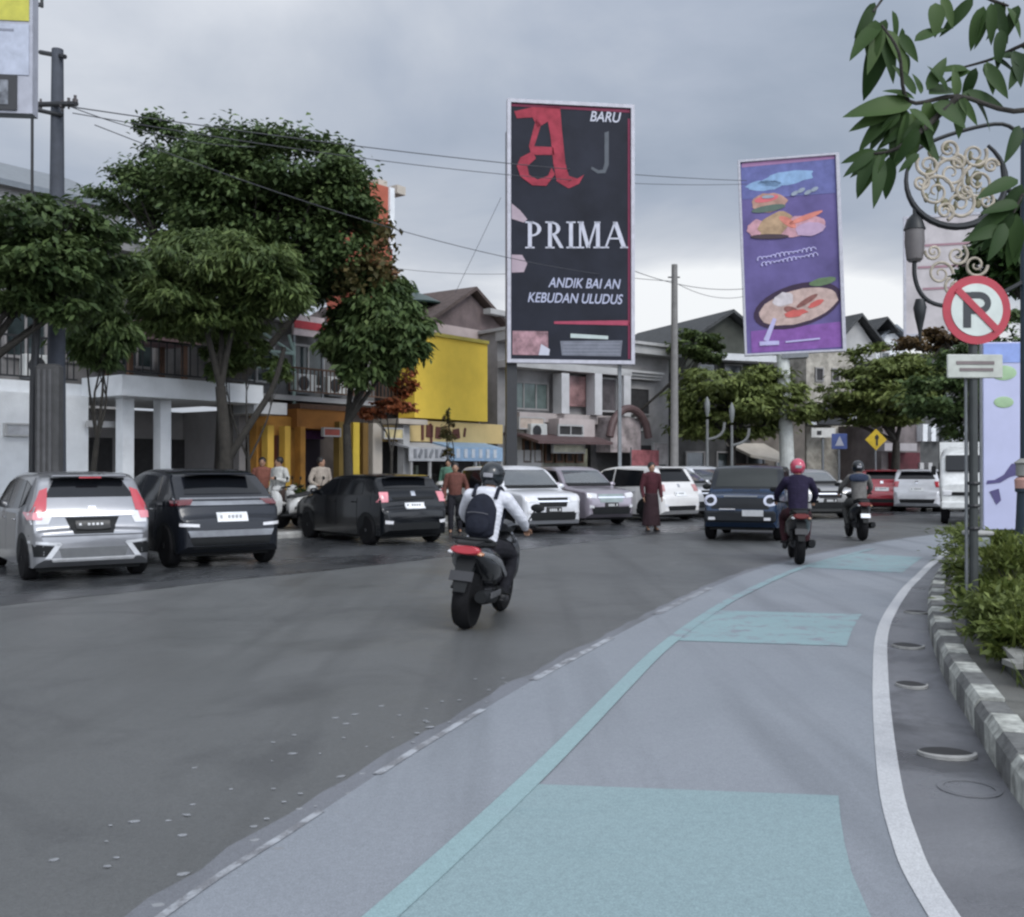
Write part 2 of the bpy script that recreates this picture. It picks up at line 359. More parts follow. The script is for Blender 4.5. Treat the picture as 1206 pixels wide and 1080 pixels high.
# pavement behind each kerb
KFo = offs(KF, .14); m_ = MB().strip(zz(KFo, .13), zz(offs(KF, 60), .13)); m_.build('pavement', pave)['kind'] = 'structure'
KNo = offs(KN, -.165); KNo = [p for p in KNo if p.y > -5]
m_ = MB().strip(zz(KNo, .15), zz(offs([p for p in KN if p.y > -5], -1.6), .15)); m_.build('pavement', surf_mat('verge_pavement', (.13, .13, .12), (.19, .19, .175), stain=(.08, .08, .07)))['kind'] = 'structure'
m_ = MB().strip(zz(offs([p for p in KN if p.y > -5], -1.6), .18), zz(offs([p for p in KN if p.y > -5], -22), .18)); m_.build('verge', surf_mat('verge_soil', (.07, .065, .04), (.11, .10, .06)))['kind'] = 'structure'
m_ = None
# drain openings and broken inlets in the near gutter
dk = mat('drain_black', (.015, .015, .015), .6); conc = mat('concrete', (.30, .30, .29), .8, var=.25, vs=5, bump=.4, bs=30)
for (px, py, wpx, lab) in ((1113, 889, 62, 'largest curved drain inlet with white concrete lip beside the kerb'), (1072, 808, 34, 'small dark drain inlet in the gutter, second from the front'),
                           (1068, 762, 34, 'narrow dark drain slot in the gutter past the second inlet'), (1078, 722, 26, 'farthest dark drain slot in the gutter near the lane bend')):
    p = G(px, py); ww = wpx/FPX*p.y; t = thing('drain_inlet', lab, 'drain', (p.x, p.y, .009), R(-8), 'drain inlets along the kerb gutter')
    dp = ww*(1.0 if wpx > 50 else 1.5)
    pl = [(ww/2*math.cos(a), dp*.45*math.sin(a)) for a in [math.pi*k/12 for k in range(13)]]
    MB().prism([(x, y) for x, y in pl]+[(x, -y*.75) for x, y in reversed(pl[1:-1])], .004).build('opening', dk, t)
    lo = [(x*1.08, -y*1.0-.01) for x, y in pl]
    hi = [(x*1.0, -y*(.70 if wpx > 50 else .85)) for x, y in pl]
    m = MB(); n_ = len(lo)
    for i in range(n_-1): m.prism([lo[i], lo[i+1], hi[i+1], hi[i]], .018)
    m.build('concrete_lip', conc, t)
# fallen petals / paint chips scattered on the lane: individually visible white specks
chip = mat('pale_chip', (.24, .25, .265), .7)
rr = random.Random(11); m = MB()
for px, py in ((450, 832), (398, 846), (408, 853), (346, 888), (232, 905), (272, 930), (230, 948), (197, 967), (162, 968), (218, 984), (299, 974), (402, 915), (426, 912), (395, 957), (350, 975), (300, 990), (489, 865), (472, 843), (540, 826), (66, 1013), (218, 1030), (190, 1066), (484, 876), (505, 858), (528, 852), (328, 1000), (412, 935), (420, 842), (352, 953)):
    p = G(px+rr.uniform(-3, 3), py); s_ = rr.uniform(.009, .020); a = rr.uniform(0, 6)
    m.prism([(s_*1.6*math.cos(q)*rr.uniform(.6, 1), s_*math.sin(q)*rr.uniform(.6, 1)) for q in [k*1.05 for k in range(6)]], .003, Matrix.Translation((p.x, p.y, .006 if px < 480 else .012)) @ Matrix.Rotation(a*.1, 4, 'Z'))
for k in range(30):
    px = rr.uniform(120, 620); py = 1010-(px-120)*.42+rr.gauss(0, 26)
    p = G(px, max(py, 790)); s_ = rr.uniform(.004, .012)
    m.prism([(s_*1.5*math.cos(q), s_*math.sin(q)) for q in [j*1.25 for j in range(5)]], .003, Matrix.Translation((p.x, p.y, .009)))
tag(m.build('litter', chip), 'pale chips and petals scattered along the worn lane line', 'litter', kind='stuff')

# ================================================================= CARS
glass = mat('tinted_glass', (.006, .007, .009), .08, var=.05, spec=.42)
glass_b = mat('windscreen_glass', (.06, .07, .078), .08, var=.1, spec=.8, coat=1)
tyre = mat('tyre_rubber', (.008, .008, .009), .9, var=.3, spec=.15)
alloy = mat('alloy', (.16, .165, .175), .35, metal=.8)
blackpl = mat('black_plastic', (.008, .009, .010), .6, spec=.25)
chrome = mat('chrome', (.7, .7, .72), .15, metal=1, var=.03)
redl = mat('red_lamp', (.42, .035, .05), .15, coat=1, var=.1); clearl = mat('clear_lamp', (.62, .62, .64), .1, coat=1, var=.1)
pinkl = mat('pink_lamp', (.62, .22, .25), .15, coat=1, var=.15)
platew = mat('white_plate', (.66, .67, .68), .4); plateb = mat('black_plate', (.02, .02, .02), .4)
def paint(name, col, metal=.4, rough=.28): return mat('paint_'+name, col, rough, metal=metal, var=.04, coat=.8 if max(col) > .1 else .35, spec=.5 if max(col) > .1 else .35)

def lerpP(prof, y):
    for i in range(len(prof)-1):
        if prof[i][0] <= y <= prof[i+1][0]:
            a, b = prof[i], prof[i+1]; f = (y-a[0])/(b[0]-a[0]+1e-9); return a[1]+(b[1]-a[1])*f
    return prof[-1][1]
def smoothprof(pts):
    o = []; P = cat([(a, b, 0) for a, b in pts], 5)
    for p in P:
        if not o or p.x > o[-1][0]+1e-4: o.append((p.x, p.y))
    return o

class Car:
    """Body is lofted from a side profile, every lamp, pane, door and plate is laid on that surface."""
    def __init__(s, name, label, loc, hdg, L, W, prof, belt, pmat, clear=.2, tumble=.30, wr=.31, wx=(.62, None), group='cars parked along the far kerb', cat_='car', boxy=0, lowmat=None):
        s.L, s.W, s.belt = L, W, belt; s.pm = pmat
        s.root = thing(name, label, cat_, (loc[0], loc[1], .004), hdg, group)
        P = smoothprof(prof); s.prof = P
        ys = sorted(set([p[0] for p in P]+[.03, .07, .12, L-.12, L-.07, L-.03]))
        hw = lambda y, z: s.hw(y, z)
        s.tumble = tumble; s.boxy = boxy; s.clear = clear
        m = MB(); nside = 10; ntop = 5; rings = []
        for y in ys:
            e = min(y, L-y); zb = clear+max(0, .14-e)*.8; zt = max(lerpP(P, y), zb+.25); ring = []
            rc = .05+.03*(zt > belt)
            for k in range(nside+1):
                z = zb+(zt-rc-zb)*k/nside; ring.append((s.hw(y, z), z))
            x1, z1 = ring[-1]
            for k in range(1, 4):
                a = math.pi/2*k/3; ring.append((x1-rc*.9*(1-math.cos(a)), zt-rc+rc*math.sin(a)-.02*(1 if zt > belt else .6)))
            x2, z2 = ring[-1]
            for k in range(1, ntop+1):
                f = 1-k/ntop; ring.append((x2*f, z2+.025*(1-f*f)))
            rings.append([(x, z) for x, z in ring]); 
        nr = len(rings[0]); vs = []; fs = []
        for y, r in zip(ys, rings):
            full = [(x, y-L/2, z) for x, z in r]+[(-x, y-L/2, z) for x, z in reversed(r[:-1])]
            vs += full
        nf = 2*nr-1
        for i in range(len(ys)-1):
            for k in range(nf-1): fs.append((i*nf+k, i*nf+k+1, i*nf+nf+k+1, i*nf+nf+k))
            fs.append((i*nf+nf-1, i*nf, i*nf+nf, i*nf+2*nf-1))
        fs += [tuple(range(nf)), tuple(range(len(ys)*nf-1, (len(ys)-1)*nf-1, -1))]
        m.add(vs, fs); s.bvh = BVHTree.FromPolygons([Vector(v) for v in vs], fs)
        s.body = m.build('body', pmat, s.root, True, 40)
        ws = (wx[0], wx[1] or L-.78)
        s.ws = ws; s.wr = wr
        for yy in ws:
            for sx in (-1, 1):
                s.arch(yy-L/2, sx, wr*1.13)
                s.wheel(yy-L/2, sx, wr)
        # dark underside
        MB().box((0, 0, clear-.01), (W*.82, L*.86, .1)).build('underbody', blackpl, s.root)
    def hw(s, y, z):
        t = abs(y-s.L/2)/(s.L/2); e = min(y, s.L-y)
        b = s.W/2*(1-.11*t**4)
        if e < .14: b -= .10*((.14-e)/.14)**2*(1 if not s.boxy else .5)
        if z > s.belt: b -= (z-s.belt)*s.tumble
        else: b -= .035*((s.belt*.62-z)/(s.belt*.62))**2
        return max(b, .2)
    def hit(s, ax, a, b):
        if ax == 'rear': o, d = Vector((a, -s.L, b)), Vector((0, 1, 0))
        elif ax == 'front': o, d = Vector((a, s.L, b)), Vector((0, -1, 0))
        elif ax == 'left': o, d = Vector((-3, a, b)), Vector((1, 0, 0))
        elif ax == 'right': o, d = Vector((3, a, b)), Vector((-1, 0, 0))
        else: o, d = Vector((a, b, 4)), Vector((0, 0, -1))
        p, nn, i, dd = s.bvh.ray_cast(o, d)
        if p is None: return None
        if nn.dot(d) > 0: nn = -nn
        return p, nn
    def panel(s, name, ax, A, B, m, off=.006, th=.02, nc=9, nr_=5, parent=None, smooth=True):
        A = resample([Vector((a, b, 0)) for a, b in A], nc); B = resample([Vector((a, b, 0)) for a, b in B], nc); top = []; bot = []
        last = None
        for i in range(nr_):
            for j in range(nc):
                q = A[j].lerp(B[j], i/(nr_-1)); h = s.hit(ax, q.x, q.y)
                if h is None:
                    c = Vector((0, 0, 0))
                    for f in (.97, .93, .88, .8, .7):
                        h = s.hit(ax, q.x*f if ax in ('rear', 'front', 'top') else q.x, (q.y-.6)*f+.6)
                        if h: break
                if h is None: h = last
                if h is None: return None
                last = h; top.append(h[0]+h[1]*off); bot.append(h[0]-h[1]*th)
        k = len(top); fs = []
        for i in range(nr_-1):
            for j in range(nc-1):
                a = i*nc+j; fs.append((a, a+1, a+nc+1, a+nc)); fs.append((k+a, k+a+nc, k+a+nc+1, k+a+1))
        for j in range(nc-1): a = j; fs.append((a, k+a, k+a+1, a+1)); a = (nr_-1)*nc+j; fs.append((a, a+1, k+a+1, k+a))
        for i in range(nr_-1): a = i*nc; fs.append((a, a+nc, k+a+nc, k+a)); a = i*nc+nc-1; fs.append((a, k+a, k+a+nc, a+nc))
        return MB().add(top+bot, fs).build(name, m, parent or s.root, smooth, 50)
    def arch(s, y, sx, r):
        A = [(y+r*math.cos(a), .33+r*math.sin(a)*.98) for a in [math.pi*k/14 for k in range(15)]]
        B = [(y+r*math.cos(a), s.clear+.015) for a in [math.pi*k/14 for k in range(15)]]
        s.panel('wheel_arch', 'left' if sx < 0 else 'right', A, B, blackpl, .004, .05, 15, 5)
    def wheel(s, y, sx, r):
        x = sx*(s.hw(y+s.L/2, r)+.015); t = sub('wheel', s.root, (x, y, r)); M = Matrix.Rotation(R(90)*-sx, 4, 'Y') if sx > 0 else Matrix.Rotation(R(90), 4, 'Y')
        # local +Z of M points inward
        M = Matrix.Rotation(R(-90) if sx > 0 else R(90), 4, 'Y')
        MB().lathe([(r*.64, .0), (r*.9, -.0), (r*.98, .03), (r, .06), (r, .15), (r*.97, .19), (r*.6, .2)], 28, M).build('tyre', tyre, t, True)
        q = MB().lathe([(0, .06), (r*.62, .07), (r*.66, .012), (r*.60, .012), (r*.57, .04)], 24, M)
        for k in range(5):
            a = k*2*math.pi/5
            q.M = M @ Matrix.Rotation(a, 4, 'Z'); q.box((r*.33, 0, .03), (r*.62, r*.16, .03)); q.M = Matrix()
        q.lathe([(r*.13, .0), (r*.13, .05)], 12, M)
        q.build('rim', alloy, t)
    def plate(s, ax, x, z, w_=.42, h=.13, m=platew, marks=True, dm=plateb, off=.02):
        p = s.panel('number_plate', ax, [(x-w_/2, z+h/2), (x+w_/2, z+h/2)], [(x-w_/2, z-h/2), (x+w_/2, z-h/2)], m, off, .01, 4, 3)
        if marks and p:
            q = MB(); hh = s.hit(ax, x, z); yy = hh[0].y+(-1 if ax == 'rear' else 1)*(off+.003)
            for k in range(7):
                if k in (1, 6): continue
                q.box((x-w_*.37+k*w_*.125, yy, z), (w_*.07, .006, h*.5))
            q.box((x, yy+(.001 if ax == 'rear' else -.001), z-h*.24), (w_*.6, .003, .006)); q.build('plate_marks', dm, p)
    def door(s, sd, y0, y1, zb, zt):
        d = s.panel('door', sd, [(y0, zt), (y1, zt)], [(y0, zb), (y1, zb)], s.pm, .007, .02, 8, 6)
        h = s.hit(sd, y0+.12, zt-.09)
        if h: 
            p = h[0]+h[1]*.02; MB().box(p, (.03, .16, .025), bev=.01).build('handle', chrome if s.pm.name != 'paint_black' else blackpl, d)
    def mirror(s, sd, y, z, m=None):
        h = s.hit(sd, y, z); sx = -1 if sd == 'left' else 1
        p = h[0]+Vector((sx*.09, .0, .03)); q = MB().ell(p, (.10, .06, .07)); q.box(p+Vector((-sx*.07, 0, -.04)), (.08, .04, .03)); q.build('mirror', m or s.pm, s.root, True)

def both(f):
    for s_ in ('left', 'right'): f(s_)

# local y of a point measured from the rear bumper
def hatch_profile(L, H, hood=.98, roof_end=.5, bh=.72):
    return [(0, .62), (.02, bh), (.10, bh+.03), (.14, .98), (.26, 1.22), (roof_end-.12, H-.07), (roof_end+.12, H-.005), (L*.38, H), (L*.52, H-.03), (L*.60, H-.12), (L*.735, hood+.07), (L*.80, hood), (L*.92, hood-.10), (L-.08, .72), (L, .58)]

# 1: silver hatchback, nearest
def near_hatch():
    L, W, H = 3.95, 1.70, 1.52
    c = Car('parked_car', 'silver hatchback with tall red and clear tail lamps, nearest car on the left', (0, 0), 0, L, W,
            [(0, .58), (.02, .70), (.09, .74), (.13, .93), (.20, 1.08), (.36, 1.34), (.46, 1.46), (.75, H), (1.5, H+.01), (2.1, H-.03), (2.45, H-.14), (3.0, 1.03), (3.3, .97), (3.75, .82), (3.9, .66), (L, .56)],
            .93, paint('silver', (.25, .255, .27), .6, .28), .2, .32)
    rf = L/2
    # rear glass with dark surround, spoiler
    c.panel('rear_window', 'rear', [(-.46, 1.405), (.46, 1.405)], [(-.60, 1.17), (.60, 1.17)], glass, .008, .02, 12, 6)
    c.panel('window_surround', 'rear', [(-.50, 1.43), (.50, 1.43)], [(-.50, 1.408), (.50, 1.408)], blackpl, .012)
    MB().box((0, -L/2+.36, 1.475), (1.02, .2, .035), rx=R(6), bev=.015).build('spoiler', c.pm, c.root)
    MB().box((0, -L/2+.27, 1.447), (.3, .03, .02)).build('brake_light', redl, c.root)
    for sx in (-1, 1):
        f = lambda pts: [(x*sx, z) for x, z in pts]
        c.panel('tail_lamp', 'rear', f([(.555, 1.30), (.66, 1.26)]), f([(.60, .98), (.79, .95)]), redl, .012, .03, 5, 7)
        c.panel('tail_lamp', 'rear', f([(.50, .97), (.80, .95)]), f([(.58, .80), (.78, .80)]), clearl, .012, .03, 6, 5)
        c.panel('tail_lamp', 'rear', f([(.63, .965), (.81, .96)]), f([(.66, .86), (.80, .86)]), pinkl, .02, .03, 5, 5)
        c.panel('fog_recess', 'rear', f([(.50, .50), (.78, .53)]), f([(.62, .36), (.76, .36)]), blackpl, .008, .03, 5, 4)
        c.panel('lamp_trim', 'rear', f([(.44, .545), (.80, .575)]), f([(.44, .51), (.80, .54)]), mat('silver_trim', (.62, .63, .65), .3, metal=.5), .014, .03, 6, 3)
        c.panel('lamp_trim', 'rear', f([(.42, .53), (.50, .53)]), f([(.56, .33), (.64, .33)]), MC['silver_trim'], .014, .03, 3, 6)
        sd = 'left' if sx < 0 else 'right'
        c.door(sd, -rf+.98, -rf+1.78, .36, .93); c.door(sd, -rf+1.81, -rf+2.85, .36, .93)
        c.panel('side_window', sd, [(-rf+.98, 1.40), (-rf+1.76, 1.44)], [(-rf+.90, 1.0), (-rf+1.76, .98)], glass, .008)
        c.panel('side_window', sd, [(-rf+1.84, 1.44), (-rf+2.38, 1.36)], [(-rf+1.84, .98), (-rf+2.85, .99)], glass, .008)
        c.panel('quarter_window', sd, [(-rf+.62, 1.32), (-rf+.92, 1.39)], [(-rf+.62, 1.08), (-rf+.85, 1.02)], glass, .008)
        c.mirror(sd, -rf+2.72, 1.02)
    c.panel('chrome_strip', 'rear', [(-.56, .955), (.56, .955)], [(-.56, .90), (.56, .90)], MC['silver_trim'], .022, .03, 12, 3)
    c.panel('emblem', 'rear', [(-.05, 1.035), (.05, 1.035)], [(-.05, .965), (.05, .965)], chrome, .025)
    c.panel('plate_recess', 'rear', [(-.36, .89), (.36, .89)], [(-.26, .66), (.26, .66)], blackpl, .010, .03, 8, 5)
    c.plate('rear', 0, .775, .46, .13, plateb, True, platew, .03)
    c.panel('diffuser', 'rear', [(-.46, .47), (.46, .47)], [(-.42, .33), (.42, .33)], mat('grey_plastic', (.10, .105, .11), .5), .009, .03, 10, 4)
    c.panel('diffuser_strip', 'rear', [(-.56, .33), (.56, .33)], [(-.54, .295), (.54, .295)], MC['silver_trim'], .022, .03, 10, 3)
    c.panel('bumper_seam', 'rear', [(-.8, .645), (.8, .645)], [(-.8, .632), (.8, .632)], blackpl, .006, .01, 14, 2)
    c.panel('windscreen', 'front', [(-.56, 1.36), (.56, 1.36)], [(-.68, 1.06), (.68, 1.06)], glass_b, .008)
    return c
def dark_suv():
    L, W, H = 4.35, 1.80, 1.56
    c = Car('parked_car', 'dark charcoal low suv with chrome tail strip, beside the silver hatchback', (0, 0), 0, L, W,
            [(0, .60), (.02, .76), (.08, .84), (.16, 1.02), (.30, 1.12), (.66, 1.38), (.86, 1.50), (1.3, H), (2.0, H+.01), (2.5, H-.06), (2.85, H-.2), (3.3, 1.08), (3.6, 1.02), (4.1, .90), (4.3, .70), (L, .60)],
            1.0, paint('charcoal', (.010, .012, .017), .2, .2), .24, .34, .35)
    rf = L/2
    c.panel('rear_window', 'rear', [(-.50, 1.47), (.50, 1.47)], [(-.64, 1.16), (.64, 1.16)], glass, .008, .02, 12, 6)
    c.panel('tail_bar', 'rear', [(-.80, 1.045), (.80, 1.045)], [(-.80, .985), (.80, .985)], mat('brushed_bar', (.30, .31, .33), .3, metal=.8), .016, .03, 14, 3)
    c.panel('tail_bar', 'rear', [(-.82, 1.10), (.82, 1.10)], [(-.82, 1.075), (.82, 1.075)], MC['brushed_bar'], .014, .03, 14, 3)
    MB().box((0, -L/2+.66, 1.50), (1.1, .24, .03), rx=R(10), bev=.012).build('spoiler', c.pm, c.root)
    for sx in (-1, 1):
        f = lambda pts: [(x*sx, z) for x, z in pts]
        c.panel('tail_lamp', 'rear', f([(.55, 1.07), (.84, 1.06)]), f([(.62, .99), (.84, .98)]), mat('dark_red_lamp', (.10, .01, .015), .15, coat=1), .022, .03, 6, 4)
        c.panel('reflector', 'rear', f([(.52, .70), (.80, .72)]), f([(.52, .655), (.80, .67)]), clearl, .016, .03, 5, 3)
        sd = 'left' if sx < 0 else 'right'
        c.door(sd, -rf+1.05, -rf+1.95, .42, 1.0); c.door(sd, -rf+1.98, -rf+3.05, .42, 1.0)
        c.panel('side_window', sd, [(-rf+1.1, 1.43), (-rf+1.93, 1.47)], [(-rf+1.0, 1.06), (-rf+1.93, 1.04)], glass, .008)
        c.panel('side_window', sd, [(-rf+2.0, 1.47), (-rf+2.6, 1.40)], [(-rf+2.0, 1.04), (-rf+3.1, 1.04)], glass, .008)
        c.mirror(sd, -rf+2.95, 1.07)
    c.plate('rear', .02, .80, .50, .14, platew, True, mat('plate_grey', (.35, .35, .36), .5), .02)
    c.panel('bumper_insert', 'rear', [(-.70, .60), (.70, .60)], [(-.66, .50), (.66, .50)], MC['brushed_bar'], .012, .03, 12, 4)
    c.panel('bumper_insert', 'rear', [(-.66, .485), (.66, .485)], [(-.60, .32), (.60, .32)], blackpl, .010, .03, 12, 4)
    c.panel('windscreen', 'front', [(-.56, 1.40), (.56, 1.40)], [(-.70, 1.12), (.70, 1.12)], glass_b, .008)
    return c
def gen_rear(name, label, pm, L, W, H, platem=platew, strip=None, lamp=redl, wr=.31, clear=.2, tumble=.3, lampw=.22, winz=(1.16, .09), group='cars parked along the far kerb', hood=.98, boxy=0, glassm=glass):
    prof = [(0, .60), (.02, .72), (.09, .76), (.13, .95), (.22, 1.12), (.42, H-.14), (.52, H-.05), (.85, H), (L*.42, H+.01), (L*.54, H-.04), (L*.62, H-.15), (L*.76, hood+.05), (L*.83, hood), (L*.94, hood-.13), (L-.05, .68), (L, .58)]
    c = Car(name, label, (0, 0), 0, L, W, prof, .95, pm, clear, tumble, wr, group=group, boxy=boxy)
    rf = L/2; zt = H-winz[1]
    c.panel('rear_window', 'rear', [(-.50, zt), (.50, zt)], [(-.62, winz[0]), (.62, winz[0])], glassm, .008, .02, 12, 6)
    MB().box((0, -L/2+.42, H-.035), (1.06, .2, .03), rx=R(6), bev=.012).build('spoiler', c.pm, c.root)
    for sx in (-1, 1):
        f = lambda pts: [(x*sx, z) for x, z in pts]
        c.panel('tail_lamp', 'rear', f([(.80-lampw, 1.08), (.76, 1.08)]), f([(.84-lampw, .88), (.80, .88)]), lamp, .014, .03, 6, 5)
        c.panel('reflector', 'rear', f([(.55, .50), (.72, .52)]), f([(.57, .44), (.72, .45)]), clearl, .012, .03, 4, 3)
        sd = 'left' if sx < 0 else 'right'
        c.door(sd, -rf+.98, -rf+L*.46, .36, .96); c.door(sd, -rf+L*.46+.03, -rf+L*.72, .36, .96)
        c.panel('side_window', sd, [(-rf+.85, H-.13), (-rf+L*.455, H-.09)], [(-rf+.8, 1.03), (-rf+L*.455, 1.0)], glass, .008)
        c.panel('side_window', sd, [(-rf+L*.47, H-.09), (-rf+L*.58, H-.14)], [(-rf+L*.47, 1.0), (-rf+L*.70, 1.0)], glass, .008)
        c.mirror(sd, -rf+L*.69, 1.04)
    c.panel('emblem', 'rear', [(-.05, 1.09), (.05, 1.09)], [(-.05, 1.0), (.05, 1.0)], chrome, .02)
    if strip: c.panel('tail_bar', 'rear', [(-.5, .98), (.5, .98)], [(-.5, .93), (.5, .93)], strip, .012, .03, 10, 3)
    c.plate('rear', 0, .80 if platem is platew else .78, .46, .13, platem, True, plateb if platem is platew else platew, .02)
    c.panel('bumper_insert', 'rear', [(-.6, .46), (.6, .46)], [(-.55, .32), (.55, .32)], blackpl, .010, .03, 10, 4)
    c.panel('windscreen', 'front', [(-.55, H-.16), (.55, H-.16)], [(-.68, 1.1), (.68, 1.1)], glass_b, .008)
    return c
def gen_front(name, label, pm, L, W, H, grille=blackpl, wr=.32, clear=.22, tumble=.28, ring=False, group='cars parked along the far kerb', boxy=0, hood=1.02, skirt=blackpl, hl=clearl):
    prof = [(0, .60), (.02, .74), (.10, .80), (.16, 1.0), (.26, 1.2), (.40, H-.10), (.52, H-.03), (.9, H), (L*.5, H+.01), (L*.58, H-.03), (L*.64, H-.14), (L*.745, hood+.08), (L*.79, hood+.02), (L*.90, hood-.02), (L*.965, hood-.09), (L-.03, .80), (L, .60)]
    c = Car(name, label, (0, 0), 0, L, W, prof, .97, pm, clear, tumble, wr, group=group, boxy=boxy)
    rf = L/2
    c.panel('windscreen', 'front', [(-.60, H-.10), (.60, H-.10)], [(-.74, hood+.13), (.74, hood+.13)], glass_b, .008, .02, 12, 7)
    c.panel('cowl', 'front', [(-.76, hood+.12), (.76, hood+.12)], [(-.72, hood+.045), (.72, hood+.045)], blackpl, .012, .02, 12, 3)
    c.panel('grille', 'front', [(-.42, .86), (.42, .86)], [(-.36, .64), (.36, .64)], grille, .012, .03, 10, 4)
    c.panel('grille_bar', 'front', [(-.44, .79), (.44, .79)], [(-.44, .755), (.44, .755)], chrome, .022, .03, 10, 2)
    c.panel('lower_grille', 'front', [(-.64, .52), (.64, .52)], [(-.60, .33), (.60, .33)], skirt, .012, .03, 10, 4)
    c.plate('front', 0, .57, .42, .12, plateb if not ring else platew, True, platew if not ring else plateb, .03)
    for sx in (-1, 1):
        f = lambda pts: [(x*sx, z) for x, z in pts]
        if ring:
            o = [(.60+.14*math.cos(a), .80+.13*math.sin(a)) for a in [2*math.pi*k/16 for k in range(17)]]
            i_ = [(.60+.085*math.cos(a), .80+.08*math.sin(a)) for a in [2*math.pi*k/16 for k in range(17)]]
            c.panel('headlight', 'front', f(o), f(i_), mat('pale_lamp_ring', (.55, .58, .68), .2, coat=1), .02, .03, 17, 3)
        else: c.panel('headlight', 'front', f([(.46, .87), (.74, .90)]), f([(.48, .75), (.76, .77)]), hl, .014, .03, 7, 5)
        c.panel('fog_lamp', 'front', f([(.58, .56), (.70, .57)]), f([(.58, .49), (.70, .50)]), clearl, .02, .02, 4, 4)
        sd = 'left' if sx < 0 else 'right'
        c.door(sd, -rf+.95, -rf+L*.46, .38, .98); c.door(sd, -rf+L*.46+.03, -rf+L*.73, .38, .98)
        c.panel('side_window', sd, [(-rf+.5, H-.12), (-rf+L*.455, H-.09)], [(-rf+.5, 1.05), (-rf+L*.455, 1.03)], glass, .008)
        c.panel('side_window', sd, [(-rf+L*.47, H-.09), (-rf+L*.60, H-.13)], [(-rf+L*.47, 1.03), (-rf+L*.71, 1.04)], glass, .008)
        c.mirror(sd, -rf+L*.70, 1.08)
    c.panel('rear_window', 'rear', [(-.5, H-.12), (.5, H-.12)], [(-.6, 1.18), (.6, 1.18)], glass, .008)
    return c
def put_rear(c, x, y, deg):
    """place by the middle of the rear bumper; deg = heading turned left of straight ahead"""
    a = R(deg); c.root.rotation_euler.z = a; c.root.location.x = x-math.sin(a)*c.L/2; c.root.location.y = y+math.cos(a)*c.L/2
def put_front(c, x, y, deg):
    a = R(deg); c.root.rotation_euler.z = a; c.root.location.x = x+math.sin(a)*c.L/2; c.root.location.y = y-math.cos(a)*c.L/2
put_rear(near_hatch(), -5.88, 14.35, 35)
put_rear(dark_suv(), -4.45, 16.2, 36)
put_rear(gen_rear('parked_car', 'black hatchback with white number plate parked before the orange shop', paint('black', (.004, .005, .007), .1, .18), 4.0, 1.72, 1.44, strip=blackpl, lamp=pinkl), -1.95, 20.9, 38)
# nose-out white suv: its left side is towards the scooter rider
put_front(gen_front('parked_car', 'white suv parked nose outwards, just right of the scooter rider', paint('white', (.62, .63, .66), .1, .3), 4.1, 1.74, 1.62, skirt=blackpl), 1.0, 24.4, 180+28)
put_front(gen_front('parked_car', 'mauve silver car with dark bumper between two white cars', paint('mauve', (.30, .27, .31), .5, .3), 4.2, 1.72, 1.60, grille=mat('grey_green_grille', (.25, .29, .28), .3, metal=.6)), 2.7, 27.6, 180+30)
put_rear(gen_rear('parked_car', 'white suv seen from behind, a person in maroon standing at its tail', paint('pearl', (.66, .65, .64), .1, .3), 4.4, 1.82, 1.62, lamp=mat('faded_lamp', (.40, .20, .20), .3, coat=1), wr=.34), 5.0, 29.9, 38)
put_front(gen_front('parked_car', 'pale silver car half hidden behind the navy offroader', paint('pale_silver', (.50, .51, .53), .4, .3), 4.1, 1.72, 1.50), 6.3, 32.0, 180+32)
put_front(gen_front('parked_car', 'white car with dark windscreen showing above the navy offroader', paint('cold_white', (.64, .66, .70), .1, .3), 4.2, 1.74, 1.62), 7.5, 33.8, 180+30)
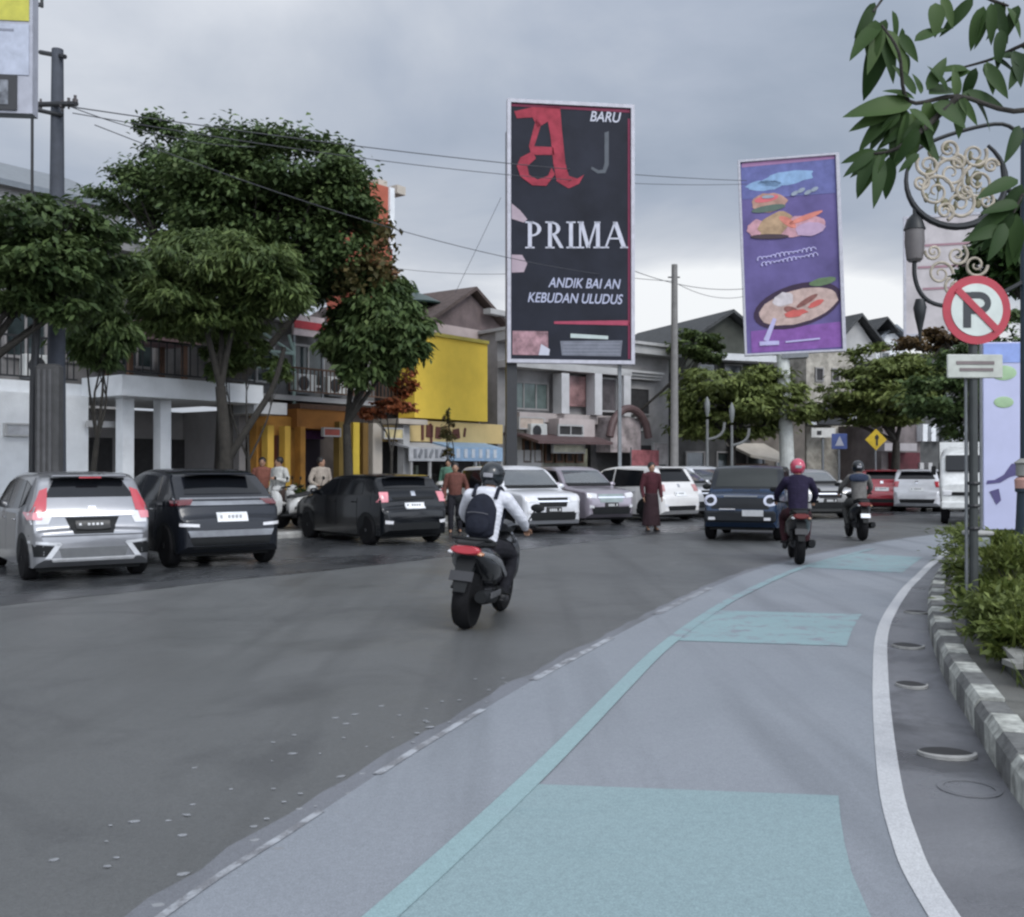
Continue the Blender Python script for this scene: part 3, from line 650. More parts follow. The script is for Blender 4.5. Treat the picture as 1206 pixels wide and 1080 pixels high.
def offroader():
    L, W, H = 3.7, 1.66, 1.62
    prof = [(0, .60), (.03, .95), (.08, 1.2), (.14, H-.08), (.24, H-.01), (.8, H+.01), (L*.5, H+.01), (L*.58, H-.02), (L*.625, H-.12), (L*.70, 1.14), (L*.73, 1.07), (L*.86, 1.04), (L*.955, .98), (L-.03, .86), (L, .60)]
    c = Car('offroad_car', 'navy blue boxy offroad car coming towards the camera', (0, 0), 0, L, W, prof, 1.02, paint('navy', (.016, .038, .085), .3, .25), .3, .12, .35, group='vehicles moving on the road', boxy=1)
    rf = L/2; dgrey = mat('dark_grille', (.008, .010, .013), .5, spec=.3)
    c.panel('windscreen', 'front', [(-.64, H-.08), (.64, H-.08)], [(-.68, 1.15), (.68, 1.15)], mat('reflecting_glass', (.010, .014, .013), .07, coat=.3), .008, .02, 12, 6)
    c.panel('grille', 'front', [(-.62, .93), (.62, .93)], [(-.60, .70), (.60, .70)], dgrey, .012, .03, 10, 4)
    c.panel('grille_bar', 'front', [(-.35, .965), (.35, .965)], [(-.35, .945), (.35, .945)], mat('grey_trim', (.16, .17, .18), .4), .02, .03, 8, 2)
    MB().box((0, L/2+.02, .54), (1.5, .16, .24), bev=.04).build('bumper', dgrey, c.root)
    MB().box((-.28, L/2+.11, .62), (.44, .02, .13)).build('number_plate', mat('grey_plate', (.45, .46, .47), .5), c.root)
    MB().box((.25, L/2+.105, .70), (.34, .03, .03)).build('bumper_strip', chrome, c.root)
    for sx in (-1, 1):
        f = lambda pts: [(x*sx, z) for x, z in pts]
        o = [(.62+.135*math.cos(a), .87+.11*math.sin(a)) for a in [2*math.pi*k/16 for k in range(17)]]
        i_ = [(.62+.08*math.cos(a), .87+.065*math.sin(a)) for a in [2*math.pi*k/16 for k in range(17)]]
        i0 = [(.62+.005*math.cos(a), .87+.005*math.sin(a)) for a in [2*math.pi*k/16 for k in range(17)]]
        c.panel('headlight', 'front', f(i_), f(i0), glass, .02, .02, 17, 3)
        c.panel('headlight_ring', 'front', f(o), f(i_), mat('pale_lamp_ring', (.50, .52, .62), .2, coat=1), .026, .03, 17, 3)
        MB().box((sx*.58, L/2+.11, .50), (.14, .02, .06)).build('fog_lamp', clearl, c.root)
        sd = 'left' if sx < 0 else 'right'
        c.door(sd, -rf+1.2, -rf+2.4, .45, 1.0)
        c.panel('side_window', sd, [(-rf+1.35, H-.13), (-rf+2.15, H-.13)], [(-rf+1.35, 1.1), (-rf+2.4, 1.1)], glass, .008)
        c.panel('side_window', sd, [(-rf+.3, H-.13), (-rf+1.2, H-.13)], [(-rf+.3, 1.1), (-rf+1.2, 1.1)], glass, .008)
        c.mirror(sd, -rf+2.4, 1.12, blackpl)
    me = c.body.data; me.materials.append(mat('paint_dark_upper', (.006, .009, .014), .25, coat=.3, spec=.35))
    for p in me.polygons:
        if p.center.z > 1.10: p.material_index = 1
    return c
put_front(offroader(), 4.85, 21.7, 180-20)
put_front(gen_front('parked_car', 'grey car with one bright headlamp between the two far riders', paint('grey', (.30, .30, .30), .5, .3), 4.2, 1.74, 1.52), 9.75, 31.2, 180+8)
# cars standing broadside at the far bend
def side_car(label, pm, x, y, deg, L=3.9, H=1.5): c = gen_rear('parked_car', label, pm, L, 1.68, H, group='cars standing at the far bend'); put_rear(c, x, y, deg)
side_car('red hatchback at the far bend, behind the rider in grey', paint('red', (.30, .015, .03), .2, .25), 13.25, 36.5, -18)
side_car('white hatchback directly right of the red one at the far bend', paint('white', (.6, .6, .6)), 14.3, 36.0, -20)
side_car('white hatchback at the far bend nearest the white truck', paint('white', (.6, .6, .6)), 15.6, 36.7, -22)
# white truck -----------------------------------------------------------------------------
tk = thing('white_truck', 'white light truck partly behind the sign post at the bend', 'truck', (13.35, 29.5, .004), R(156), 'vehicles moving on the road')
wp = mat('truck_white', (.62, .63, .62), .4, coat=.4)
m = MB(); m.loft([(-.2, 0, 1.35, .84, .80), (.9, 0, 1.35, .86, .82), (1.35, 0, 1.25, .86, .72), (1.62, 0, .98, .86, .46), (1.75, 0, .86, .84, .34), (1.82, 0, .84, .80, .28)], 24, 6); m.build('cab', wp, tk, True)
MB().box((0, 1.545, 1.70), (1.42, .05, .50), rx=R(27), bev=.02).build('windscreen', glass, tk)
MB().box((0, 1.84, .86), (1.3, .04, .1), bev=.015).build('grille', blackpl, tk); MB().box((0, 1.86, .55), (1.66, .14, .22), bev=.04).build('bumper', wp, tk)
for sx in (-1, 1):
    MB().box((sx*.66, 1.84, .88), (.24, .05, .14), bev=.02).build('headlight', clearl, tk); MB().box((sx*.885, .75, 1.5), (.03, .8, .45), bev=.01).build('side_window', glass, tk)
    MB().box((sx*1.02, 1.3, 1.5), (.12, .06, .26), bev=.02).build('mirror', blackpl, tk); MB().box((sx*.87, .75, 1.0), (.03, .85, .5), bev=.01).build('door', wp, tk)
m = MB(); m.bb((-.9, -3.2, .75), (.9, -.35, .9)); m.bb((-.9, -3.2, .9), (-.86, -.35, 2.25)); m.bb((.86, -3.2, .9), (.9, -.35, 2.25)); m.bb((-.86, -.4, .9), (.86, -.352, 2.3)); m.bb((-.9, -3.2, 2.252), (.9, -.35, 2.33)); m.build('cargo_box', wp, tk)
for yy in (-2.3, 1.05):
    for sx in (-1, 1):
        t = sub('wheel', tk, (sx*.84, yy, .36)); M = Matrix.Rotation(R(-90*sx), 4, 'Y'); MB().lathe([(.2, 0), (.33, 0), (.36, .04), (.36, .18), (.2, .2)], 22, M).build('tyre', tyre, t, True); MB().lathe([(0, .03), (.2, .03), (.21, 0)], 18, M).build('rim', alloy, t)
# ================================================================= PEOPLE
skin = mat('skin', (.30, .17, .11), .55, var=.08); hairm = mat('black_hair', (.012, .010, .010), .55)
def remesh(mb, name, m, parent, vox, smooth_it=6):
    o = mb.build(name, m, parent); r = o.modifiers.new('r', 'REMESH'); r.mode = 'VOXEL'; r.voxel_size = vox; r.use_smooth_shade = True
    s_ = o.modifiers.new('s', 'SMOOTH'); s_.iterations = smooth_it; s_.factor = .5
    bake(o); o.data.materials.clear(); o.data.materials.append(m)
    for p in o.data.polygons: p.use_smooth = True
    return o
def limb(m, pts, rs, n=12):
    P = cat(pts, 3); rr_ = [p.x for p in cat([(r, 0, 0) for r in rs], 3)]
    m.tube(P, rr_, n); m.ell(pts[0], (rs[0],)*3, 12, 8); m.ell(pts[-1], (rs[-1],)*3, 12, 8)
def hand(m, wrist, dirv, palmn, curl=.9, sc=1.0):
    """palm, four unequal bent fingers and a thumb off its side"""
    d = Vector(dirv).normalized(); nrm = Vector(palmn); nrm = (nrm-d*nrm.dot(d)).normalized(); sd = d.cross(nrm)
    w0 = Vector(wrist); c = w0+d*.045*sc
    M = Matrix((sd, d, nrm)).transposed()
    m.ell(c, (.040*sc, .052*sc, .017*sc), 12, 8, M)
    for i, (o, l) in enumerate(((-.030, .068), (-.010, .078), (.010, .072), (.029, .056))):
        p = w0+d*.085*sc+sd*o*sc; pts = [p]; a = 0
        for k in range(3):
            a += curl*(.55+.25*k); p = p+(d*math.cos(a)+nrm*math.sin(a))*l*sc*(.42, .32, .26)[k]; pts.append(p)
        m.tube(pts, [.0095*sc, .009*sc, .0085*sc, .0075*sc], 8)
    p = w0+d*.03*sc-sd*.034*sc
    m.tube([p, p+(-sd*.7+d*.5+nrm*.3)*.034*sc, p+(-sd*.6+d*1.2+nrm*.8)*.045*sc], [.0115*sc, .010*sc, .0085*sc], 8)
def person(label, J, loc, rz, top, trou, shoe, group=None, helmet=None, vox=.013, long_sleeve=True, hair=True, skirt=None, scarf=None):
    """J: joints in metres. A continuous remeshed body; clothing, helmet, shoes are its children."""
    t = thing('person', label, 'person', loc, rz, group); V = {k: Vector(v) for k, v in J.items() if isinstance(v, tuple)}
    b = MB(); pel, ch, nk, hd = V['pelvis'], V['chest'], V['neck'], V['head']
    b.tube([pel, pel.lerp(ch, .5), ch, nk], [.10, .095, .10, .06], 14); b.ell(pel, (.135, .095, .10)); b.ell(ch, (.14, .085, .13))
    b.tube([nk-Vector((0, 0, .03)), hd-Vector((0, 0, .06))], [.058, .052], 12)
    f = Vector(J.get('face', (0, 1, 0))).normalized(); side = Vector((f.y, -f.x, 0))
    b.ell(hd, (.078, .094, .112), 16, 12, Matrix((side, f, Vector((0, 0, 1)))).transposed())
    b.ell(hd+f*.045-Vector((0, 0, .07)), (.045, .045, .045)); b.ell(hd+f*.098-Vector((0, 0, .02)), (.013, .016, .020))
    for s_ in (-1, 1): b.ell(hd+side*.079*s_-Vector((0, 0, .012)), (.010, .022, .032))
    for q in 'LR':
        s_ = -1 if q == 'L' else 1
        limb(b, [V['sh'+q], V['el'+q], V['wr'+q]], [.050, .040, .027])
        b.tube([ch+Vector((0, 0, .10)), V['sh'+q]], [.08, .055], 10)
        dv = V['wr'+q]-V['el'+q]; hand(b, V['wr'+q], J.get('hd'+q, dv), J.get('hn'+q, (0, 0, -1)), J.get('curl', .9), 1.0)
        limb(b, [V['hip'+q], V['kn'+q], V['an'+q]], [.082, .056, .036])
        b.tube([V['an'+q], V['to'+q]], [.036, .028], 8)
    remesh(b, 'body', skin, t, vox, 3)
    # face features
    if hair is not False:
        h = MB()
        for s_ in (-1, 1): h.ell(hd+f*.088+side*.03*s_+Vector((0, 0, .008)), (.011, .006, .006), 8, 6)
        h.ell(hd+f*.090-Vector((0, 0, .055)), (.022, .006, .006), 8, 6)
        h.build('facial_features', hairm, t, True)
    if helmet:
        m = MB(); M = Matrix.Translation(hd+Vector((0, -.005, .012))) @ Matrix((side, f, Vector((0, 0, 1)))).transposed().to_4x4()
        m.M = M; m.ell((0, 0, .01), (.128, .150, .138), 22, 14); m.ell((0, .02, -.05), (.118, .125, .085), 20, 10); m.build('helmet', helmet, t, True, 60)
        m = MB(); m.M = M; m.tube([(.118*math.sin(a), .16*math.cos(a), .03+.0*a) for a in [-1.3+.26*k for k in range(11)]], .013, 8); m.build('helmet_peak', blackpl, t, True)
        m = MB(); m.M = M; m.box((0, -.152, .0), (.10, .012, .045), bev=.004); m.build('helmet_badge', mat('helmet_badge', (.25, .25, .27), .4), t)
    elif hair:
        m = MB(); m.ell(hd-f*.022+Vector((0, 0, .035)), (.095, .102, .102), 16, 10); m.build('hair', hairm, t, True)
    # clothes
    c = MB(); u = (nk-pel).normalized(); sdv = (V['shR']-V['shL']).normalized(); fw = u.cross(sdv)*-1
    B = Matrix((sdv, fw, u)).transposed()
    for k in range(13):
        fr = k/13; c.ell(pel.lerp(nk, fr)+(ch-pel.lerp(nk, .62))*math.sin(math.pi*fr), (.162+.025*fr, .135+.012*math.sin(3*fr), .085), 16, 10, B)
    c.tube([nk-u*.05, nk+u*.005], [.08, .066], 12)
    for q in 'LR':
        c.tube([pel.lerp(nk, .83), V['sh'+q]], [.10, .075], 12)
        e = V['wr'+q].lerp(V['el'+q], .06) if long_sleeve else V['el'+q].lerp(V['sh'+q], .25)
        limb(c, [V['sh'+q], V['el'+q], e] if long_sleeve else [V['sh'+q], V['sh'+q].lerp(e, .5), e], [.074, .060, .046] if long_sleeve else [.074, .068, .066])
    remesh(c, 'shirt', top, t, vox, 5)
    c = MB(); c.ell(pel-u*.02, (.17, .135, .12), 16, 10, B)
    if skirt:
        fl = min(V['anL'].z, V['anR'].z)+.05; c.tube([pel, Vector((pel.x, pel.y, (pel.z+fl)/2)), Vector((pel.x, pel.y, fl))], [.165, .20, .235], 16)
    else:
        for q in 'LR': limb(c, [V['hip'+q], V['kn'+q], V['an'+q]], [.108, .080, .062])
    remesh(c, 'trousers' if not skirt else 'long_skirt', trou, t, vox, 4)
    for q in 'LR':
        d = (V['to'+q]-V['an'+q]); d.z = 0; d.normalize(); a = V['an'+q]; zf = min(a.z, V['to'+q].z)
        m = MB(); M = Matrix((Vector((d.y, -d.x, 0)), d, Vector((0, 0, 1)))).transposed()
        m.ell((a.x+d.x*.07, a.y+d.y*.07, zf-.035), (.046, .135, .045), 14, 8, M); m.ell((a.x, a.y, zf), (.05, .06, .06), 12, 8); m.build('shoe', shoe, t, True)
    return t
RIDE = dict(pelvis=(0, -.30, .86), chest=(0, -.22, 1.22), neck=(0, -.17, 1.43), head=(0, -.11, 1.585), shL=(-.19, -.19, 1.36), shR=(.19, -.19, 1.36), elL=(-.31, .02, 1.15), elR=(.31, .02, 1.15), wrL=(-.31, .25, 1.03), wrR=(.31, .25, 1.03),
            hipL=(-.10, -.26, .83), hipR=(.10, -.26, .83), knL=(-.20, .14, .73), knR=(.20, .14, .73), anL=(-.17, .06, .33), anR=(.17, .06, .33), toL=(-.17, .2, .27), toR=(.17, .2, .27), hnL=(0, -.3, -1), hnR=(0, -.3, -1), curl=1.0)
STAND = dict(pelvis=(0, 0, .93), chest=(0, .01, 1.25), neck=(0, 0, 1.44), head=(0, .02, 1.585), shL=(-.18, 0, 1.38), shR=(.18, 0, 1.38), elL=(-.25, -.02, 1.10), elR=(.25, -.02, 1.10), wrL=(-.25, .06, .86), wrR=(.25, .06, .86),
             hipL=(-.09, 0, .88), hipR=(.09, 0, .88), knL=(-.10, .02, .48), knR=(.10, .02, .48), anL=(-.11, 0, .09), anR=(.11, 0, .09), toL=(-.13, .13, .04), toR=(.13, .13, .04), hnL=(1, 0, 0), hnR=(-1, 0, 0), curl=.35)
# ================================================================= SCOOTERS
def scooter(name, label, loc, rz, col, col2, group, lean=0, tail=redl, platem=None, lights=True):
    t = thing(name, label, 'scooter', loc, rz, group); t.rotation_euler.y = lean
    def whl(y, r, w_):
        q = sub('wheel', t, (0, y, r)); M = Matrix.Rotation(R(90), 4, 'Y')
        MB().lathe([(r*.68, -w_/2), (r*.9, -w_/2), (r, -w_*.18), (r, w_*.18), (r*.9, w_/2), (r*.68, w_/2)], 26, M).build('tyre', tyre, q, True)
        m = MB().lathe([(r*.62, -.03), (r*.7, -.03), (r*.7, .03), (r*.62, .03), (r*.62, -.03)], 22, M); m.lathe([(.05, -.05), (.05, .05)], 12, M)
        for k in range(5): m.M = Matrix.Rotation(k*2*math.pi/5, 4, 'X'); m.box((0, 0, r*.33), (.025, .035, r*.66)); 
        m.M = Matrix(); m.build('rim', MC['dark_rim'] if 'dark_rim' in MC else mat('dark_rim', (.03, .03, .032), .4, metal=.6), q)
    whl(-.62, .285, .14); whl(.66, .28, .10)
    # rear fairing, rising to the tail
    m = MB(); m.loft([(-.84, 0, .80, .05, .04), (-.76, 0, .77, .11, .075), (-.60, 0, .70, .175, .15), (-.38, 0, .63, .195, .19), (-.12, 0, .57, .18, .20), (.04, 0, .52, .13, .17), (.08, 0, .48, .10, .13)], 20, 2.6); m.build('rear_fairing', col, t, True)
    m = MB()
    for sx in (-1, 1): m.loft([(-.80, sx*.09, .785, .02, .022), (-.6, sx*.178, .73, .012, .03), (-.3, sx*.192, .64, .012, .04), (-.02, sx*.175, .50, .012, .03)], 10, 2)
    m.build('side_stripe', col2, t, True)
    m = MB(); m.loft([(-.80, 0, .845, .08, .02), (-.70, 0, .86, .13, .04), (-.40, 0, .84, .15, .05), (-.22, 0, .80, .145, .045), (.02, 0, .775, .11, .04), (.08, 0, .75, .07, .03)], 18, 2.8); m.build('seat', mat('seat_vinyl', (.015, .015, .016), .6), t, True)
    m = MB(); m.loft([(-.86, 0, .80, .10, .035), (-.84, 0, .795, .125, .045), (-.78, 0, .79, .13, .05), (-.74, 0, .79, .11, .045)], 16, 2.6); m.build('tail_lamp', tail, t, True)
    for sx in (-1, 1): MB().ell((sx*.125, -.80, .765), (.035, .05, .022), 12, 8).build('turn_signal', mat('amber_lamp', (.45, .20, .10), .2, coat=1) if sx > 0 else clearl, t, True)
    m = MB(); m.tube(cat([(-.13, -.45, .86), (-.14, -.72, .90), (-.09, -.86, .91), (.09, -.86, .91), (.14, -.72, .90), (.13, -.45, .86)], 4), .014, 8); m.build('grab_rail', blackpl, t, True)
    # rear mudguard with plate
    m = MB(); pts = [(-.74, .74), (-.84, .62), (-.90, .50), (-.94, .40)]
    for i in range(3):
        (y0, z0), (y1, z1) = pts[i], pts[i+1]; w0, w1 = .085-.012*i, .075-.012*i
        m.add([(-w0, y0, z0), (w0, y0, z0), (w1, y1, z1), (-w1, y1, z1), (-w0, y0+.02, z0), (w0, y0+.02, z0), (w1, y1+.02, z1), (-w1, y1+.02, z1)], [(0, 1, 2, 3), (7, 6, 5, 4), (0, 4, 5, 1), (1, 5, 6, 2), (2, 6, 7, 3), (3, 7, 4, 0)])
    m.build('rear_mudguard', mat('mudguard_grey', (.010, .011, .012), .6, spec=.25), t)
    m = MB(); m.box((0, -.895, .55), (.20, .012, .10), rx=R(-28)); m.build('number_plate', platem or mat('dark_plate', (.022, .022, .025), .4), t)
    m = MB(); [m.tube([(.01+.0, -.62+.33*math.cos(a), .285+.33*math.sin(a)) for a in [R(60+10*k) for k in range(9)]], .05, 8) for _ in (0,)]; m.build('hugger', blackpl, t, True)
    # engine, silencer, shocks, stand
    m = MB(); m.box((-.07, -.36, .34), (.12, .50, .17), bev=.04); m.box((.02, -.12, .33), (.16, .24, .16), bev=.05); m.build('engine', mat('engine_grey', (.05, .05, .055), .45, metal=.6), t, True)
    m = MB(); m.tube([(.13, -.20, .25), (.15, -.40, .28)], .022, 10); m.loft([(-.86, .17, .36, .052, .055), (-.80, .17, .355, .062, .07), (-.45, .165, .32, .058, .065), (-.38, .16, .30, .03, .035)], 14, 2.3); m.build('silencer', blackpl, t, True)
    MB().box((.235, -.6, .375), (.012, .34, .06), bev=.005).build('heat_shield', mat('grey_shield', (.12, .12, .125), .4, metal=.5), t)
    m = MB(); m.tube([(-.12, -.62, .33), (-.12, -.48, .62)], .022, 10); m.tube([(-.12, -.60, .38), (-.12, -.50, .58)], .036, 12); m.build('shock_absorber', blackpl, t, True)
    m = MB(); m.box((0, .16, .33), (.34, .36, .07), bev=.03); m.box((0, .02, .36), (.12, .3, .16), bev=.05); m.build('footboard', blackpl, t, True)
    # front apron, mudguard, fork, handlebar
    m = MB(); m.loft([(.30, 0, .60, .20, .24), (.36, 0, .62, .21, .30), (.44, 0, .64, .17, .30), (.50, 0, .66, .09, .24)], 20, 2.6); m.build('front_apron', col, t, True)
    m = MB(); m.tube([(0, .36, .90), (0, .50, .62)], .03, 10); [m.tube([(sx*.07, .52, .58), (sx*.07, .66, .28)], .02, 8) for sx in (-1, 1)]; m.build('fork', blackpl, t, True)
    m = MB(); m.tube([(0, .66+.32*math.cos(a), .28+.32*math.sin(a)) for a in [R(30+12*k) for k in range(11)]], .055, 10); m.build('front_mudguard', col, t, True)
    m = MB(); m.tube(cat([(-.36, .20, 1.01), (-.22, .28, .99), (0, .35, .96), (.22, .28, .99), (.36, .20, 1.01)], 4), .014, 10); m.build('handlebar', blackpl, t, True)
    m = MB(); m.loft([(.26, 0, .96, .10, .05), (.34, 0, .97, .15, .075), (.42, 0, .95, .12, .07), (.47, 0, .93, .06, .04)], 16, 2.4); m.build('handlebar_cover', col, t, True)
    for sx in (-1, 1):
        m = MB(); m.tube([(sx*.38, .185, 1.012), (sx*.25, .26, .995)], .02, 10); m.build('grip', blackpl, t, True)
        m = MB(); m.tube([(sx*.26, .27, 1.0), (sx*.33, .25, 1.16)], .007, 8); m.ell((sx*.36, .25, 1.20), (.065, .015, .045), 14, 8); m.build('mirror', blackpl, t, True)
        m = MB(); m.tube([(sx*.10, -.18, .34), (sx*.27, -.20, .33)], .016, 8); m.build('footpeg', blackpl, t)
    return t
gp = mat('graphite_paint', (.035, .037, .041), .25, metal=.5, coat=.8); sv = mat('silver_stripe', (.22, .225, .235), .3, metal=.5)
shoe_k = mat('dark_shoe', (.015, .015, .017), .6); cloth = lambda n, c, v=.18: mat('cloth_'+n, c, .85, var=v, vs=9, bump=1.0, bs=13, spec=.2)
mov = 'vehicles moving on the road'; rid = 'riders on scooters'
def ride(p, ang, lean, lab_s, lab_p, col, col2, top, trou, helm, scale=1.0, tail=redl, platem=None, J=RIDE, vox=.013, long_sleeve=True):
    s_ = scooter('scooter', lab_s, (p.x, p.y, .006), ang, col, col2, mov, lean, tail, platem)
    r_ = person(lab_p, J, (p.x, p.y, .006), ang, top, trou, shoe_k, rid, helm, vox, long_sleeve); r_.rotation_euler.y = lean
    return s_, r_
# nearest rider, white shirt and backpack
P1 = G(543, 741)
a1 = R(-15); s1, r1 = ride(Vector((P1.x+.20, P1.y+.62, 0)), a1, R(5), 'dark graphite scooter with red tail lamp, nearest to the camera', 'rider in a white shirt with black trousers and dark helmet, nearest to the camera', gp, sv,
     cloth('white', (.60, .61, .66), .08), cloth('black', (.014, .014, .018)), mat('helmet_dark', (.008, .011, .014), .25, coat=.4), vox=.009)
s1.scale = (1.18, 1.0, 1.0); r1.scale = (1.0, 1.0, .95)
bp = thing('backpack', 'black backpack worn by the nearest scooter rider', 'backpack', r1.location, a1); bp.rotation_euler.y = R(5); bp.scale = (1.0, 1.0, .95)
nav = cloth('backpack_black', (.013, .015, .024))
M = Matrix.Translation((0, -.41, 1.16)) @ Matrix.Rotation(R(-8), 4, 'X'); m = MB(M)
m.ell((0, 0, 0), (.165, .10, .25), 18, 12); m.box((0, .03, -.04), (.30, .14, .38), bev=.05); remesh(m, 'pack', nav, bp, .012, 8)
m = MB(M); m.ell((0, -.085, -.09), (.12, .05, .11), 14, 10); m.build('front_pocket', nav, bp, True)
m = MB(); m.M = M
m.tube(cat([(-.11, -.125, .02), (-.06, -.128, .028), (0, -.13, .03), (.06, -.128, .028), (.11, -.125, .02)], 3), .005, 6); m.build('zip', mat('zip_grey', (.09, .09, .10), .4), bp)
for sx in (-1, 1):
    m = MB(); m.tube(cat([(sx*.12, -.33, 1.36), (sx*.12, -.22, 1.47), (sx*.135, -.10, 1.40), (sx*.15, -.06, 1.22), (sx*.14, -.20, 1.02)], 5), .021, 8); m.build('shoulder_strap', nav, bp, True)
# second: red helmet, navy and red jacket
P2 = G(940, 665); s2, r2 = ride(Vector((P2.x+.12, P2.y+.6, 0)), R(-10), R(1), 'black scooter ridden by the person in a red helmet', 'rider in a red helmet and dark navy jacket, middle of the three riders', mat('gloss_black', (.012, .012, .014), .3, coat=.6), mat('dull_grey', (.06, .065, .06), .5),
     cloth('navy', (.018, .014, .035)), cloth('maroon_dark', (.035, .012, .016)), mat('helmet_red', (.42, .05, .09), .25, coat=.8), tail=mat('dim_red_lamp', (.14, .02, .02), .3))
P3 = G(1013, 637); J3 = dict(RIDE); s3, r3 = ride(Vector((P3.x+.1, P3.y+.6, 0)), R(-6), R(1), 'scooter with a white plate ridden by the person in grey', 'farthest rider in a loose grey jacket and dark helmet', MC['gloss_black'], MC['dull_grey'],
     cloth('grey', (.13, .125, .12)), cloth('grey_trousers', (.06, .06, .058)), MC['helmet_dark'], tail=MC['dim_red_lamp'], platem=mat('bright_plate', (.7, .72, .74), .4), J=J3)
bg_ = thing('sling_bag', 'dark blue sling bag across the back of the farthest rider', 'bag', r3.location, R(-6)); m = MB(); m.loft([(-.42, 0, 1.36, .05, .05), (-.38, .0, 1.36, .20, .085), (-.30, 0, 1.36, .21, .09), (-.26, 0, 1.36, .1, .05)], 14, 2.6); m.build('pouch', cloth('slate', (.03, .04, .07)), bg_, True)
# pedestrian in maroon
p = G(767, 626); person('person in a maroon top and dark long skirt standing behind the white suv', STAND, (p.x, p.y, .006), R(200), cloth('maroon', (.06, .018, .024)), cloth('maroon_skirt', (.035, .02, .024)), shoe_k, skirt=True)
# people on the pavement before the shops
def pv(px, d): return ((px-CX)/FPX*d, d, .135)
person('person in a pale shirt standing left of the orange shop door', {**STAND, 'elL': (-.30, .05, 1.14), 'wrL': (-.14, .25, 1.18), 'face': (.5, .8, 0)}, pv(329, 24.8), R(150), cloth('pale', (.42, .42, .40)), cloth('brown', (.07, .05, .045)), shoe_k, 'people on the pavement by the shops')
person('person in a rust brown top at the left end of the orange shop', STAND, pv(309, 25.6), R(190), cloth('rust', (.20, .08, .06)), cloth('grey_trousers', (.06, .06, .058)), shoe_k, 'people on the pavement by the shops')
person('person in a cream top standing in front of the dark shop doorway', {**STAND, 'elR': (.30, .04, 1.13), 'wrR': (.20, .22, 1.02), 'knL': (-.12, .10, .50), 'anL': (-.13, .14, .09), 'toL': (-.15, .27, .04), 'face': (-.6, .8, 0)}, pv(378, 25.2), R(215), cloth('cream', (.30, .26, .22)), cloth('beige', (.30, .26, .22)), shoe_k, 'people on the pavement by the shops')
person('person in an orange red jacket between the black hatchback and the rider', {**STAND, 'elL': (-.29, -.08, 1.12), 'wrL': (-.28, .10, .96), 'knR': (.11, .12, .50), 'anR': (.11, .16, .09), 'toR': (.12, .30, .04)}, G(536, 628), R(185), cloth('orange', (.12, .05, .04)), cloth('black', (.014, .014, .018)), shoe_k, 'people on the pavement by the shops')
person('person in a green shirt standing under the pale awning', STAND, pv(528, 31.5), R(170), cloth('green', (.10, .20, .15)), cloth('grey_trousers', (.06, .06, .058)), shoe_k, 'people on the pavement by the shops')
# parked scooters on the pavement
sp = scooter('scooter', 'white and grey scooter parked nearest the charcoal suv', pv(343, 24.0), R(125), mat('scooter_white', (.45, .45, .44), .3, coat=.6), MC['dull_grey'], 'scooters parked on the pavement')
labs = ['pale scooter parked in front of the orange shop door', 'pale scooter parked just left of the black hatchback', 'leftmost scooter of the row under the white awning', 'second scooter of the row under the white awning', 'scooter at the right end of the white awning row', 'scooter parked under the blue awning', 'rightmost scooter of the row under the blue awning']
for lab, px, d, aa in zip(labs, (361, 383, 496, 511, 529, 548, 566), (24.6, 25.2, 29.8, 30.4, 31.0, 31.6, 32.4), (118, 130, 140, 128, 135, 122, 138)):
    c = copy_tree(sp); c['label'] = lab; c.location = pv(px, d); c.rotation_euler.z = R(aa)
# ================================================================= BUILDINGS
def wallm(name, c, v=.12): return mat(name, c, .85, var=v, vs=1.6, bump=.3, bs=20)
whitew = wallm('white_wall', (.62, .64, .66)); creamw = wallm('cream_wall', (.42, .38, .33)); greyw = wallm('grey_wall', (.24, .235, .235), .2); lgrey = wallm('light_grey_wall', (.36, .36, .36), .15)
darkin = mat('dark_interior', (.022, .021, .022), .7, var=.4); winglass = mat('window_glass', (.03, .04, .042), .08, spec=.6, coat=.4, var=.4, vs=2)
metalr = mat('grey_metal_roof', (.15, .17, .19), .5, metal=.2, var=.15, vs=3); tiler = mat('brown_tile_roof', (.075, .055, .05), .8, var=.35, vs=5, bump=.5, bs=14); darkr = mat('dark_tile_roof', (.045, .048, .05), .8, var=.35, vs=5, bump=.5, bs=14)
steelk = mat('black_steel', (.016, .017, .02), .5); steelg = mat('grey_steel', (.16, .17, .18), .5, metal=.4); concp = mat('pole_concrete', (.08, .08, .083), .85, var=.2, vs=4, bump=.3)
woodb = mat('brown_wood', (.09, .045, .025), .7, var=.3); orangew = wallm('orange_wall', (.36, .17, .03), .3); yellw = wallm('yellow_wall', (.68, .48, .06), .08); ylite = wallm('pale_yellow_fascia', (.58, .44, .20), .08)
mint = mat('mint_steel', (.34, .46, .42), .5)
T0 = Vector((-9.2, 25.6, 0)); AV = R(53.13)
class Fr:   # a facade plane: local X along it, local Y to the back
    def __init__(s, base, ang, back=0): s.ang = ang; s.u = Vector((math.cos(ang), math.sin(ang), 0)); s.n = Vector((-math.sin(ang), math.cos(ang), 0)); s.b = Vector(base)+s.n*back
    def q(s, px, py=None, v=0):
        r = Vector(((px-CX)/FPX, 1, 0)); b = s.b+s.n*v; t = b.dot(s.n)/r.dot(s.n); p = r*t; u = (p-s.b).dot(s.u)
        return u if py is None else (u, EYE+(HY-py)/FPX*t)
    def z(s, px, py, v=0): return s.q(px, py, v)[1]
    def thing(s, name, label, cat_, group=None): return thing(name, label, cat_, s.b, s.ang, group)
